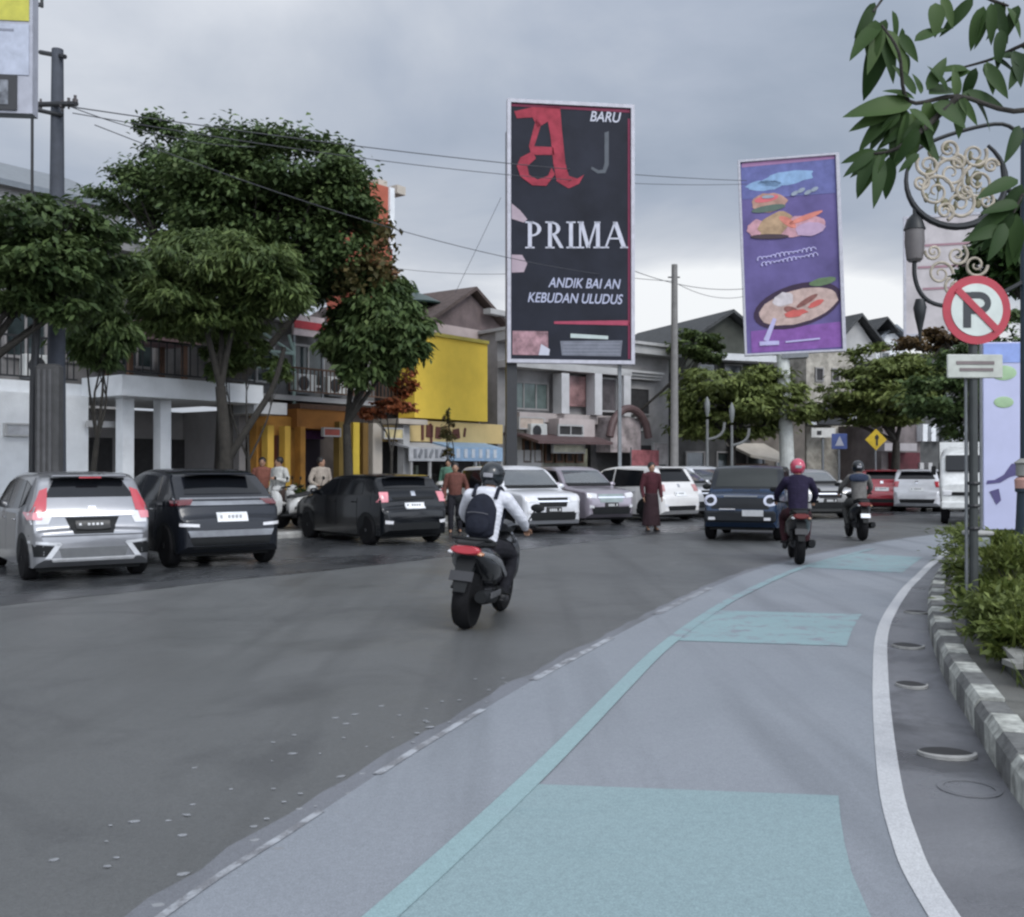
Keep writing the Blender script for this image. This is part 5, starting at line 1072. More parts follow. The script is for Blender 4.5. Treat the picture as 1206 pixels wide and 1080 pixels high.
# ================================================================= BILLBOARDS
def bb_frame(name, label, p, ang, W_, H_, zb, roll=0, fm=None):
    t = thing(name, label, 'billboard', p, ang); t.rotation_euler.y = roll; return t
white_f = mat('white_frame', (.40, .40, .45), .5)
def flat(mb_poly, m, parent, name, lay):   # outline on the poster plane (x,z), raised by its layer
    q = MB(); Mx = Matrix(((1, 0, 0, 0), (0, 0, 1, 0), (0, 1, 0, 0), (0, 0, 0, 1)))
    for pl in mb_poly:
        pl = [(x, z) for x, z in pl]; q.prism(pl, -.006, Mx, -.006*lay)
    return q.build(name, m, parent)
def ink(n, c, v=.1, vs=3): return mat('ink_'+n, c, .6, var=v, vs=vs, spec=.15)
# 1: dark poster
p = W3(672.5, 0, 31); W1, H1, Z1 = 3.72, 7.75, EYE+(HY-424)/FPX*31
b1 = thing('billboard', 'tall dark billboard reading PRIMA with a large red letter A', 'billboard', (p.x, 31, .13), R(8)); Z1 -= .13
m = MB(); e = .11
m.bb((-W1/2-e, -.12, Z1-e), (-W1/2, .12, Z1+H1+e)); m.bb((W1/2, -.12, Z1-e), (W1/2+e, .12, Z1+H1+e)); m.bb((-W1/2, -.12, Z1+H1), (W1/2, .12, Z1+H1+e)); m.bb((-W1/2, -.12, Z1-e), (W1/2, .12, Z1)); m.build('frame', white_f, b1)
panel = MB().bb((-W1/2, -.05, Z1), (W1/2, .05, Z1+H1)).build('poster', ink('charcoal', (.016, .018, .027), .3, .8), b1)
m = MB(); m.bb((-W1/2-.1, .13, 0), (-W1/2+.22, .42, Z1+H1*.9)); m.build('post', steelk, b1); m = MB(); m.bb((W1/2-.35, .13, 0), (W1/2-.25, .23, Z1+H1*.9)); m.build('post', steelg, b1)
m = MB(); [m.bb((-W1/2+.22, .14, Z1+k), (W1/2-.36, .22, Z1+k+.1)) for k in (.3, 2.5, 4.8, 6.9)]; m.build('crossbar', steelg, b1)
pan = sub('poster_art', b1, (0, -.05, 0))
def bx(px): return (px-605)/(745-605)*W1-W1/2
def bz(py): return Z1+H1-(py-122)/(422-122)*H1
def PP(pts): return [(bx(a), bz(b)) for a, b in pts]
red = ink('red', (.27, .035, .055), .3); bone = ink('bone', (.46, .47, .54)); grey_i = ink('grey', (.20, .21, .25))
# blackletter style red A
flat([PP([(609, 132), (630, 126), (662, 124), (664, 150), (668, 190), (672, 205), (682, 208), (690, 203), (684, 214), (672, 220), (658, 212), (654, 190), (651, 160), (648, 142), (636, 150), (630, 138), (612, 140)]),
      PP([(634, 140), (640, 146), (632, 172), (654, 172), (656, 181), (634, 182), (628, 180), (626, 172)]),
      ], red, pan, 'red_letter', 1)
flat([PP([(630, 178), (634, 186), (624, 196), (626, 206), (636, 211), (648, 206), (652, 196), (656, 204), (646, 218), (630, 218), (616, 208), (612, 196), (616, 186)])], red, pan, 'red_letter', 2)
flat([PP([(714, 152), (719, 150), (719, 190), (715, 200), (706, 201), (698, 196), (699, 193), (707, 197), (712, 196), (714, 188)])], ink('dim_grey', (.09, .10, .115)), pan, 'faint_letter', 1)
flat([PP([(744.5, 134), (744.5, 420), (741.5, 420), (741.5, 134)])], ink('wine', (.16, .03, .06)), pan, 'side_stripe', 1)
flat([PP([(605.5, 123), (744, 123), (744, 127), (605.5, 126)])], ink('wine', (.16, .03, .06)), pan, 'top_stripe', 1)
flat([PP([(655, 377), (744, 374), (744, 380), (655, 380)])], ink('rose', (.32, .06, .10)), pan, 'rose_stripe', 1)
[flat([PP(f_)], ink('fingers', (.36, .29, .33)), pan, 'finger_shape', 1) for f_ in ([(606, 240), (616, 248), (624, 258), (620, 262), (606, 258)], [(606, 300), (618, 300), (624, 310), (620, 320), (606, 321)])]
flat([PP([(607, 389), (648, 389), (648, 417), (607, 417)])], ink('photo_pink', (.28, .17, .19), .7, 2.5), pan, 'small_picture', 1)
flat([PP([(637, 417), (640, 404), (650, 410), (649, 417)])], bone, pan, 'small_picture_detail', 2)
flat([PP([(662, 400), (735, 398), (733, 417), (664, 417)])], ink('info_grey', (.15, .16, .19), .2), pan, 'info_box', 1)
flat([PP([(674, 391), (718, 393), (718, 397), (674, 396)])], ink('pale_green', (.42, .48, .47)), pan, 'info_heading', 2)
flat([PP([(665, 402.5+4*k), (732, 401.5+4*k), (732, 402.6+4*k), (665, 403.6+4*k)]) for k in range(4)], grey_i, pan, 'small_print', 2)
# PRIMA in serif capitals
def serif(word, x0, x1, zb, zt, lean=0, rise=0):
    h = zt-zb; q = MB(); Mx = Matrix(((1, 0, 0, 0), (0, 0, 1, 0), (0, 1, 0, 0), (0, 0, 0, 1)))
    def pr(pl): q.prism([(x0+x*(x1-x0), zb+z*h+rise*x) for x, z in pl], -.012, Mx, -.010)
    sw = .038; th = .016
    def stem(x, w_=sw, z0=0, z1=1): pr([(x-w_/2, z0), (x+w_/2, z0), (x+w_/2, z1), (x-w_/2, z1)])
    def srf(x, z, w_=.085): pr([(x-w_/2, z-.028), (x+w_/2, z-.028), (x+w_/2, z+.028), (x-w_/2, z+.028)])
    def bowl(x, z0, z1, r):
        c = (z0+z1)/2; hh = (z1-z0)/2; n = 12
        for i in range(n):
            a, b = -math.pi/2+math.pi*i/n, -math.pi/2+math.pi*(i+1)/n; t0, t1 = .010+.028*math.cos(a), .010+.028*math.cos(b)
            pr([(x+r*math.cos(a), c+hh*math.sin(a)), (x+r*math.cos(b), c+hh*math.sin(b)), (x+(r-t1)*math.cos(b), c+(hh-.07)*math.sin(b)), (x+(r-t0)*math.cos(a), c+(hh-.07)*math.sin(a))])
    def diag(xa, za, xb, zb_, w_): pr([(xa-w_/2, za), (xa+w_/2, za), (xb+w_/2, zb_), (xb-w_/2, zb_)])
    stem(.05); srf(.05, .02, .09); srf(.045, .98, .08); bowl(.06, .44, 1, .10)
    stem(.245); srf(.245, .02, .09); srf(.24, .98, .08); bowl(.255, .48, 1, .09); diag(.36, 0, .285, .5, sw)
    stem(.45); srf(.45, .02, .09); srf(.45, .98, .09)
    stem(.54, .02); srf(.54, .02, .08); diag(.62, 0, .55, 1, sw); diag(.62, 0, .70, 1, .02); stem(.715, sw); srf(.715, .02, .09); srf(.545, .98, .06); srf(.71, .98, .06)
    diag(.79, 0, .885, 1, .02); diag(.975, 0, .885, 1, sw+.006); srf(.79, .02, .07); srf(.975, .02, .08); pr([(.83, .33), (.94, .33), (.94, .39), (.83, .39)])
    q.build('title_lettering', bone, pan)
serif('PRIMA', bx(621), bx(740), bz(292), bz(261), 0, .1)
MT = lambda px, py, lay=2: Matrix.Translation((bx(px), -.006*lay, bz(py))) @ Matrix.Rotation(R(90), 4, 'X')
text('BARU', .44, .004, bone, pan, MT(714, 134), 'heading_lettering', .25, sx=.85)
text('ANDIK BAI AN', .42, .004, ink('slogan', (.38, .40, .52)), pan, MT(690, 332), 'slogan_lettering', .25, sx=.80)
text('KEBUDAN ULUDUS', .42, .004, MC['ink_slogan'], pan, MT(679, 350), 'slogan_lettering', .25, sx=.80)
# 2: purple food poster on one pole
p = W3(942, 0, 39.5); b2 = thing('billboard', 'purple billboard with pictures of food on a single white pole', 'billboard', (p.x, 39.5, .0), R(-9)); b2.rotation_euler.y = R(-1.9)
W2, H2 = 3.60, 7.5; Z2 = EYE+(HY-414)/FPX*39.5
m = MB(); e = .08
m.bb((-W2/2-e, -.16, Z2-e), (-W2/2, .16, Z2+H2+e)); m.bb((W2/2, -.16, Z2-e), (W2/2+e+.05, .16, Z2+H2+e)); m.bb((-W2/2, -.16, Z2+H2), (W2/2, .16, Z2+H2+e)); m.bb((-W2/2, -.16, Z2-e), (W2/2, .16, Z2)); m.build('frame', white_f, b2)
MB().bb((-W2/2, -.06, Z2), (W2/2, .15, Z2+H2)).build('poster', ink('purple', (.115, .095, .235), .3, .5), b2)
MB().tube([(-.42, .05, 0), (-.42, .05, Z2-e)], [.30, .24], 16).build('pole', mat('pole_white', (.50, .52, .50), .6), b2); MB().bb((-.5, -.3, Z2-e-.18), (.5, .3, Z2-e-.002)).build('bracket', steelg, b2)
pan = sub('poster_art', b2, (0, -.06, 0))
def cx2(px): return (px-872)/(989-872)*W2-W2/2
def cz2(py): return Z2+H2-(py-180)/(412-180)*H2
def Q(pts): return [(cx2(a), cz2(b)) for a, b in pts]
def oval(cx_, cy_, rx, ry, tilt=0, n=20, jag=0): rn = random.Random(int(cx_*7+cy_)); return Q([(cx_+rx*math.cos(a)*(1+jag*rn.uniform(-1, 1))*math.cos(tilt)-ry*math.sin(a)*math.sin(tilt), cy_+rx*math.cos(a)*math.sin(tilt)+ry*math.sin(a)*(1+jag*rn.uniform(-1, 1))) for a in [2*math.pi*k/n for k in range(n)]])
flat([Q([(873, 183), (988, 181), (988, 225), (873, 225)])], ink('blue_top', (.12, .13, .30), .2), pan, 'blue_sky', 1)
flat([oval(930, 203, 34, 8, -.1, 20, .15), oval(900, 210, 22, 6, 0, 20, .15)], ink('cloud_blue', (.22, .34, .52), .2), pan, 'pale_cloud', 2)
flat([Q([(874, 181), (988, 178), (988, 184), (874, 186)])], ink('pink_edge', (.32, .18, .32)), pan, 'top_edge', 2)
flat([oval(906, 231, 22, 12, -.05, 20, .1)], ink('bread', (.36, .22, .18), .3), pan, 'food_picture', 2); flat([oval(903, 226, 15, 4, -.12)], ink('salmon', (.55, .14, .16)), pan, 'food_picture', 3)
flat([oval(905, 238, 21, 4, -.1)], ink('leafy', (.10, .14, .12)), pan, 'food_picture', 4)
flat([oval(943, 262, 30, 12, -.1, 22, .15), oval(893, 262, 15, 11, .1, 20, .12)], ink('pinkish_food', (.46, .26, .30), .3), pan, 'food_picture', 3)
flat([oval(912, 258, 22, 13, -.4, 18, .15)], ink('tan_food', (.36, .25, .16), .3), pan, 'food_picture', 4); flat([oval(928, 256, 12, 4, .6, 14, .1), oval(950, 252, 22, 3, -.3)], ink('orange_food', (.55, .20, .16), .2), pan, 'food_picture', 5)
flat([oval(955, 266, 18, 8, -.1, 20, .1)], ink('lilac_food', (.42, .30, .42)), pan, 'food_picture', 5)
flat([oval(905, 272, 24, 3, .05)], ink('shadow_food', (.07, .05, .06)), pan, 'food_picture', 6)
flat([oval(905, 206+18, 8, 2)]+[oval(938+8*k, 222-3*(k % 2), 5, 2.2, -.4) for k in range(4)], ink('grey_letters', (.26, .30, .36)), pan, 'picture_lettering', 6)
# white script lines
q = MB()
for (xa, xb, yb, am) in ((888, 960, 298, 1.6), (893, 962, 305, 1.4)):
    pts = [(cx2(xa+(xb-xa)*k/150+1.5*math.cos(k*.55)), -.012, cz2(yb-8*k/150+(am+.9*math.sin(k*.09+xa))*math.sin(k*.55))) for k in range(151)]; q.tube(pts, .026, 5)
q.build('script_lettering', ink('lilac_white', (.42, .40, .62)), pan)
flat([oval(936, 357, 55, 25, -.22, 28)], ink('pan_dark', (.045, .03, .055)), pan, 'pan_picture', 2); flat([oval(937, 358, 49, 19.5, -.2, 28, .03)], ink('porridge', (.44, .33, .30), .25), pan, 'food_picture', 3)
flat([oval(920, 349, 13, 8, -.2, 16, .2)], ink('rice_white', (.52, .48, .50), .2), pan, 'food_picture', 4); flat([oval(948, 352, 15, 3, -.5), oval(928, 362, 9, 4, .3)], ink('meat_brown', (.20, .09, .08), .3), pan, 'food_picture', 5)
flat([oval(934, 366, 15, 4, -.15, 14, .2), oval(958, 356, 10, 3, -.4, 12, .2)], ink('tomato', (.48, .11, .10), .2), pan, 'food_picture', 6)
flat([oval(968, 330, 17, 4.5, -.15, 14, .1)], ink('leaf_green', (.12, .18, .10), .2), pan, 'leaf_picture', 4)
flat([Q([(893, 396), (906, 370), (910, 372), (899, 399)])], ink('lilac_white', (.4, .4, .6)), pan, 'pan_handle', 4)
flat([Q([(878, 385), (988, 379), (988, 409), (878, 411)])], ink('magenta_purple', (.20, .09, .30), .2), pan, 'lower_band', 1)
flat([Q([(888, 398), (912, 398), (912, 403), (888, 403)]), Q([(920, 399), (962, 397), (962, 399), (920, 401)])], ink('lilac_white', (.4, .4, .6)), pan, 'caption_lettering', 7)
# 3: pale pink billboard far right behind the ornate lamp
p = W3(1112, 0, 42); b3 = thing('billboard', 'pale pink and white billboard behind the ornate street lamp', 'billboard', (p.x, 42, 0), R(-16)); z0 = EYE+(HY-392)/FPX*42; z1 = EYE+(HY-255)/FPX*42
MB().bb((-1.45, -.05, z0), (1.45, .1, z1)).build('poster', ink('pale_pink', (.46, .43, .44), .2, 1), b3); MB().tube([(0, .05, 0), (0, .05, z0)], .2, 12).build('pole', steelg, b3)
m = MB(); [m.bb((-1.2+.2*k, -.07, z1-1.2-.9*k), (1.1, -.052, z1-1.1-.9*k)) for k in range(3)]; m.build('poster_stripe', ink('pink_line', (.32, .20, .23)), b3)
m = MB(); m.bb((-1.55, -.08, z0-.1), (-1.452, .12, z1+.1)); m.bb((1.452, -.08, z0-.1), (1.55, .12, z1+.1)); m.bb((-1.452, -.08, z1), (1.452, .12, z1+.1)); m.bb((-1.452, -.08, z0-.1), (1.452, .12, z0)); m.build('frame', white_f, b3)
# 4: yellow and grey shop sign high on the left, cut by the frame
p = W3(0, 0, 15.5); b4 = thing('pylon_sign', 'yellow and white pylon sign cut off at the upper left corner', 'sign', (p.x-.55, 15.5, 0), R(6)); zt4 = lambda py: EYE+(HY-py)/FPX*15.5
MB().bb((-1.0, -.12, zt4(133)), (1.02, .12, zt4(-60))).build('cabinet', mat('sign_frame_grey', (.32, .33, .38), .5), b4)
MB().bb((-.97, -.135, zt4(24)), (.97, -.122, zt4(-55))).build('yellow_face', mat('sign_yellow', (.42, .40, .05), .5), b4); MB().bb((-.97, -.135, zt4(88)), (.97, -.122, zt4(28))).build('grey_face', mat('sign_pale', (.36, .39, .47), .5), b4)
MB().bb((.2, -.14, zt4(37)), (.75, -.137, zt4(34))).build('grey_line', grey_i, b4)
m = MB(); m.bb((.0, -.15, zt4(130)), (.8, -.122, zt4(88.5))); m.build('dark_box_frame', steelk, b4); MB().bb((.1, -.16, zt4(124)), (.68, -.152, zt4(95))).build('box_face', ink('box_grey', (.16, .17, .19), .6, 6), b4)
MB().tube([(-.2, .25, 0), (-.2, .25, zt4(-60))], .16, 12).build('pole', steelk, b4); MB().box((-.2, .18, zt4(100)), (.3, .14, .3)).build('bracket', steelk, b4)

# ================================================================= STREET FURNITURE
# utility pole
pp = thing('utility_pole', 'concrete utility pole with two crossarms rising from the left trees', 'utility pole', pv(66, 19.2)); tp = EYE+(HY-57)/FPX*19.2-.13
MB().tube([(0, 0, 0), (0, 0, tp)], [.19, .105], 14).build('pole', mat('pole_blue_grey', (.055, .062, .078), .8, var=.15), pp, True)
z2_ = EYE+(HY-124)/FPX*19.2-.13; ca = Vector((.80, -.60, 0)); ca2 = Vector((.86, .5, 0)).normalized()
m = MB(); m.tube([Vector((0, 0, tp-.1))+(-ca*.62)+Vector((0, 0, .20)), Vector((0, 0, tp-.1))+ca*.26+Vector((0, 0, -.10))], .045, 8); m.build('upper_crossarm', steelk, pp)
m = MB(); [m.tube([Vector((0, -.12, z2_))+(-ca*.62)+Vector((0, 0, .12)), Vector((0, -.12, z2_))+ca*.75+Vector((0, 0, -.16))], .05, 8) for _ in (0,)]; m.tube([Vector((-.4, -.12, z2_-.1)), Vector((.15, -.12, z2_-.22))], .04, 8); m.build('lower_crossarm', steelk, pp)
for k, s_ in enumerate((-.6, -.45, .25, .45, .65)):
    o = Vector((0, -.12, z2_))+ca*s_*1.1; m = MB(); sg_ = 1 if s_ < 0 else -1
    m.tube([o, o+Vector((0, 0, .2*sg_))], [.03, .02], 8); m.tube([o+Vector((0, 0, .07*sg_)), o+Vector((0, 0, .13*sg_))], .05, 10); m.build('insulator', mat('insulator_brown', (.05, .04, .04), .3), pp)
m = MB(); m.tube([(-.47, 0, tp-3.0), (-.48, 0, tp+1.2)], .028, 8); m.tube([(-.30, 0, tp+.1+.7), (-.30, 0, tp+1.6)], .03, 8); m.box((-.39, 0, tp+.85), (.22, .06, .06)); m.build('service_bracket', steelk, pp)
bl = thing('steel_pole', 'thin black pole just left of the thick grey pole at the kerb', 'pole', pv(38, 18.6)); MB().tube([(0, 0, 0), (.02, 0, 3.0), (.10, 0, 4.6)], .07, 10).build('pole', steelk, bl)
MB().lathe([(.12, 0), (.12, .06), (.08, .1)], 12).build('base', steelk, bl)
bl = thing('concrete_column', 'thick ribbed grey column standing before the white wall', 'column', pv(58, 18.2)); m = MB(); [m.box((0, 0, 1.65), (.42, .3, 3.3), bev=.05)]; m.build('shaft', mat('rib_grey', (.055, .055, .056), .85, var=.25, vs=4), bl); m = MB(); [m.bb((-.14+.1*k, -.175, .05), (-.09+.1*k, -.152, 3.2)) for k in range(3)]; m.build('rib', concp, bl)
# slim utility pole at x=793
up = thing('utility_pole', 'slender pale pole rising alone right of the dark billboard', 'utility pole', pv(794, 34)); MB().tube([(0, 0, 0), (.02, 0, EYE+(HY-316)/FPX*34)], [.15, .10], 12).build('pole', mat('pole_grey', (.17, .165, .16), .8), up, True)
m = MB(); m.tube([(-.2, 0, EYE+(HY-331)/FPX*34), (.2, 0, EYE+(HY-331)/FPX*34)], .025, 6); m.build('crossarm', steelk, up)
# cables
def cable(label, a, b, sag, r=.014):
    r *= .62
    a, b = Vector(a), Vector(b); o = MB().tube([a.lerp(b, k/24)-Vector((0, 0, sag*4*(k/24)*(1-k/24))) for k in range(25)], r, 5).build('cable', mat('cable_grey', (.05, .052, .06), .6)); tag(o, label, 'cable', 'overhead cables')
top = Vector(pp.location)
cable('upper overhead cable from the left pole passing behind the dark billboard', W3(78, 124, 19.2), W3(880, 212, 39.4), .25, .020)
cable('second overhead cable just under the topmost one', W3(84, 132, 19.2), W3(880, 216, 39.4), .45, .016)
cable('middle overhead cable meeting the dark billboard edge', W3(110, 146, 19.6), W3(793, 331, 34), .6, .016)
cable('low overhead cable between the dark and purple billboards', W3(740, 316, 34), W3(876, 340, 39.3), .25, .02)
cable('lowest overhead cable from the slender pole to the purple billboard', W3(793, 331, 34), W3(876, 349, 39.3), .25, .016)
cable('cable from the left pole dropping into the big tree', W3(70, 120, 19.2), W3(300, 172, 24), .2, .016)
cable('faint steep stay cable left of the dark billboard', W3(590, 232, 31), W3(536, 345, 31), .0, .012)
cable('overhead cable crossing left of the dark billboard at mid height', W3(440, 312, 30), W3(604, 322, 31), .1, .012)
# far street lamps under the green tree
for px, py, lab in ((833, 485, 'slim pale street lamp standing under the left green tree'), (862, 492, 'short pale street lamp right of the slim one under the green tree')):
    l = thing('street_lamp', lab, 'street lamp', pv(px, 35.5), 0, 'street lamps under the green tree'); zl = EYE+(HY-py)/FPX*35.5
    MB().tube([(0, 0, 0), (0, 0, zl-.4)], [.06, .045], 8).build('post', mat('lamp_grey', (.13, .135, .135), .6), l); MB().lathe([(.04, zl-.3), (.085, zl-.1), (.10, zl+.15), (.06, zl+.3), (.01, zl+.4)], 12).build('lantern', mat('lamp_pale', (.14, .15, .15), .5), l, True)
    MB().tube(cat([(0, 0, zl-1.1), (.35, 0, zl-1.0), (.55, 0, zl-.8), (.6, 0, zl-.5)], 4), .05, 6).build('scroll_arm', MC['lamp_grey'], l)
# road signs far
s_ = thing('warning_sign', 'yellow diamond warning sign above the far riders', 'road sign', pv(1031, 37.5)); z_ = EYE+(HY-518)/FPX*37.5-.13
MB().tube([(0, 0, 0), (0, 0, z_+.3)], .04, 8).build('post', steelg, s_); m = MB(); m.box((0, -.06, z_), (.56, .03, .56), ry=R(45), bev=.004); m.build('plate', mat('sign_amber', (.55, .38, .02), .5), s_)
m = MB(); m.box((.03, -.08, z_-.02), (.07, .01, .40)); m.box((.03, -.08, z_+.08), (.14, .012, .12)); m.build('symbol', steelk, s_)
s_ = thing('information_sign', 'square blue sign left of the yellow diamond', 'road sign', pv(988, 37)); z_ = EYE+(HY-520)/FPX*37-.13
MB().tube([(0, 0, 0), (0, 0, z_+.3)], .04, 8).build('post', steelg, s_); MB().box((0, -.06, z_), (.56, .03, .56), bev=.01).build('plate', mat('sign_blue', (.06, .09, .25), .5), s_); m = MB(); m.add([(-.16, -.08, z_-.16), (.16, -.08, z_-.16), (0, -.08, z_+.2), (-.16, -.09, z_-.16), (.16, -.09, z_-.16), (0, -.09, z_+.2)], [(0, 1, 2), (5, 4, 3), (0, 3, 4, 1), (1, 4, 5, 2), (2, 5, 3, 0)]); m.build('symbol', white_f, s_)
s_ = thing('shop_sign', 'small white sign board left of the blue sign', 'sign', pv(969, 40)); z_ = EYE+(HY-510)/FPX*40-.13; MB().tube([(0, 0, 0), (0, 0, z_)], .05, 8).build('post', steelg, s_); MB().box((0, -.07, z_), (.95, .06, .38), bev=.01).build('board', mat('board_white', (.5, .5, .48), .6), s_); MB().bb((-.25, -.115, z_-.08), (-.08, -.102, z_+.08)).build('symbol', steelk, s_)
# no parking sign on the verge
s_ = thing('no_parking_sign', 'round no parking sign with crossed letter P on the right verge', 'road sign', (4.11, 9.0, .15), R(2)); zc = 2.99-.15
MB().tube([(-.01, .05, -.1), (-.01, .05, zc+.28)], .038, 12).build('post', mat('post_dark', (.05, .055, .055), .5, metal=.4), s_)
MB().tube([(-.065, .07, -.1), (-.065, .07, zc-.5)], .016, 8).build('post_stay', steelg, s_)
Mr = Matrix.Rotation(R(90), 4, 'X')
m = MB(); m.lathe([(.305, -.012), (.305, .0)], 40, Matrix.Translation((0, 0, zc)) @ Mr); m.build('disc', mat('sign_red_enamel', (.36, .02, .04), .4, var=.12), s_)
m = MB(); m.lathe([(.232, .0), (.232, .006)], 40, Matrix.Translation((0, 0, zc)) @ Mr); m.build('white_face', mat('sign_white_enamel', (.50, .55, .52), .4, var=.1), s_)
m = MB(); m.bb((-.125, -.010, zc-.16), (-.055, -.0065, zc+.155)); Mx = Matrix(((1, 0, 0, 0), (0, 0, 1, 0), (0, 1, 0, zc), (0, 0, 0, 1)))
arc = [(.02+.105*math.cos(a), .06+.098*math.sin(a)) for a in [-math.pi/2+math.pi*k/12 for k in range(13)]]; arc2 = [(.02+.05*math.cos(a), .06+.04*math.sin(a)) for a in [math.pi/2-math.pi*k/12 for k in range(13)]]
for i in range(12): m.prism([arc[i], arc[i+1], arc2[11-i], arc2[12-i]], -.0035, Mx, -.0065)
m.bb((-.055, -.010, zc+.100), (.02, -.0065, zc+.158)); m.bb((-.055, -.010, zc-.038), (.02, -.0065, zc+.02)); m.build('letter_p', mat('sign_black', (.02, .025, .03), .5), s_)
m = MB(); m.box((0, -.013, zc), (.062, .004, .50), ry=R(-45)); m.build('slash', MC['sign_red_enamel'], s_)
m = MB(); m.box((-.02, .0, zc-.50), (.50, .02, .21), bev=.008); m.build('lower_plate', mat('plate_cream', (.42, .44, .40), .5), s_); m = MB(); m.box((-.02, -.0135, zc-.47), (.34, .005, .03)); m.box((-.01, -.0135, zc-.53), (.30, .005, .028)); m.build('plate_lines', mat('plate_text', (.16, .13, .13), .6), s_)
m = MB(); [m.box((0, .035, zc+q), (.12, .03, .03)) for q in (.12, -.14, -.5)]; m.build('clamp', steelg, s_)
# little bolts / stickers on the post
[MB().lathe([(.05, zc-q), (.055, zc-q+.015), (.05, zc-q+.03)], 10, Matrix.Translation((-.01, .05, 0))).build('post_collar', steelk, s_) for q in (1.55, 1.75, 1.95)]
# concrete stub beside the post
st = thing('concrete_post', 'short weathered concrete post beside the sign pole', 'post', (4.98, 10.9, .15), R(10)); MB().box((0, 0, .36), (.20, .20, .72), bev=.03).build('stub', mat('weathered', (.17, .19, .19), .9, var=.4, vs=7), st); MB().box((0, 0, .745), (.24, .24, .05), bev=.015).build('cap', conc, st)
# vertical banner
s_ = thing('vertical_banner', 'tall pale lavender banner behind the no parking sign', 'banner', (6.68, 13.9, .15), R(-6)); z0, z1 = EYE+(HY-628)/FPX*13.9-.1, EYE+(HY-403)/FPX*13.9-.15
MB().box((0, 0, (z0+z1)/2), (.50, .05, z1-z0), bev=.01).build('panel', mat('banner_lavender', (.42, .44, .62), .5, var=.08, vs=1.5), s_)
MB().bb((-.24, -.034, z1-.28), (.24, -.027, z1-.02)).build('blue_block', mat('banner_blue', (.22, .30, .60), .5), s_); [MB().ell((.02, -.03, z1-q_), (r_, .008, r_*.6), 16, 10).build('green_spot', mat('banner_green', (.30, .44, .26), .5), s_) for q_, r_ in ((.42, .17), (.82, .13))]
m = MB(); m.prism([(-.21, .0), (-.03, .02), (.10, .10), (.22, .13), (.20, .28), (.12, .28), (.02, .13), (-.10, .06), (-.20, .05)], -.006, Matrix(((1, 0, 0, 0), (0, 0, 1, 0), (0, 1, 0, z0+.62), (0, 0, 0, 1))), -.028); m.prism([(-.17, -.14), (-.05, -.10), (-.02, -.26), (-.08, -.32), (-.13, -.22)], -.006, Matrix(((1, 0, 0, 0), (0, 0, 1, 0), (0, 1, 0, z0+.66), (0, 0, 0, 1))), -.028); m.build('purple_figure', mat('banner_purple', (.06, .05, .15), .5), s_)
m = MB(); [m.tube([(sx*.27, .0, -.1), (sx*.27, 0, z1+.05)], .022, 8) for sx in (-1, 1)]; m.build('frame_post', steelg, s_); MB().box((0, 0, z0-.12), (.5, .2, .08)).build('foot', steelg, s_)
# ornate street lamp: post at the frame edge, scrolled bracket to the left, hanging lantern
lp = thing('ornate_street_lamp', 'ornate black street lamp with scrolled bracket and hanging lantern', 'street lamp', (5.56, 11.0, .15), 0); Lz = lambda py: EYE+(HY-py)/FPX*11.0-.15; Lx = lambda px: (px-CX)/FPX*11.0-5.56
iron = mat('wrought_iron', (.014, .016, .018), .45, metal=.3); scr = mat('scroll_cream', (.34, .30, .24), .6, var=.4, vs=9)
MB().tube([(0, 0, 0), (0, 0, Lz(150))], [.075, .05], 14).build('post', mat('post_navy', (.02, .035, .05), .5), lp, True)
m = MB(); m.lathe([(.20, 0), (.20, .1), (.16, .16), (.13, .5), (.10, Lz(580)), (.12, Lz(579)), (.12, Lz(575))], 16); m.build('pedestal', MC['post_navy'], lp, True)
MB().lathe([(.10, Lz(577)), (.12, Lz(575)), (.125, Lz(565)), (.10, Lz(562))], 16).build('peach_band', mat('band_peach', (.46, .26, .22), .6), lp, True); MB().lathe([(.08, Lz(562)), (.11, Lz(560)), (.11, Lz(547)), (.13, Lz(545)), (.07, Lz(540))], 16).build('grey_collar', mat('collar_grey', (.26, .26, .24), .6), lp, True)
# upper ring
cxr, czr, rr_ = Lx(1127), Lz(212), .50
ring = [(cxr+rr_*1.08*math.cos(a), 0, czr+rr_*math.sin(a)) for a in [R(-200+10*k) for k in range(26)]]
m = MB(); m.tube(ring, [.018+.022*math.sin(math.pi*k/25) for k in range(26)], 10); m.tube(cat([(0, 0, Lz(232)), (-.2, 0, Lz(222)), ring[-4]], 4), .03, 8); m.tube(cat([(0, 0, Lz(165)), (-.25, 0, Lz(145)), (cxr, 0, czr+rr_+.02), (cxr-rr_*.8, 0, czr+rr_*.7), ring[0]], 5), .022, 8); m.build('bracket_ring', iron, lp, True)
def spiral(m, cx_, cz_, r0, turns, dirn, ph, rad, y=0):
    pts = []; n_ = int(26*turns)
    for k in range(n_+1):
        f = k/n_; r = r0*(1-.86*f); a = ph+dirn*turns*2*math.pi*f; pts.append((cx_+r*math.cos(a), y, cz_+r*math.sin(a)))
    m.tube(pts, [rad*(1-.45*k/n_) for k in range(n_+1)], 8)
m = MB()
for (dx, dz, r0, dr, ph) in ((-.22, -.12, .19, 1, 0), (.04, -.25, .17, -1, 1), (.24, -.02, .19, 1, 2), (-.05, .08, .17, -1, 3), (-.30, .17, .13, 1, 2.5), (.20, .28, .14, -1, .5), (-.08, .34, .12, 1, 4), (-.38, -.02, .09, -1, 1), (.10, -.12, .10, 1, 2), (-.12, -.33, .10, 1, 5), (.33, -.22, .10, -1, 3), (.38, .16, .08, 1, 0), (.02, .20, .08, -1, 2)): spiral(m, cxr+dx, czr+dz, r0, 1.7, dr, ph, .021)
m.build('scrollwork', scr, lp, True)
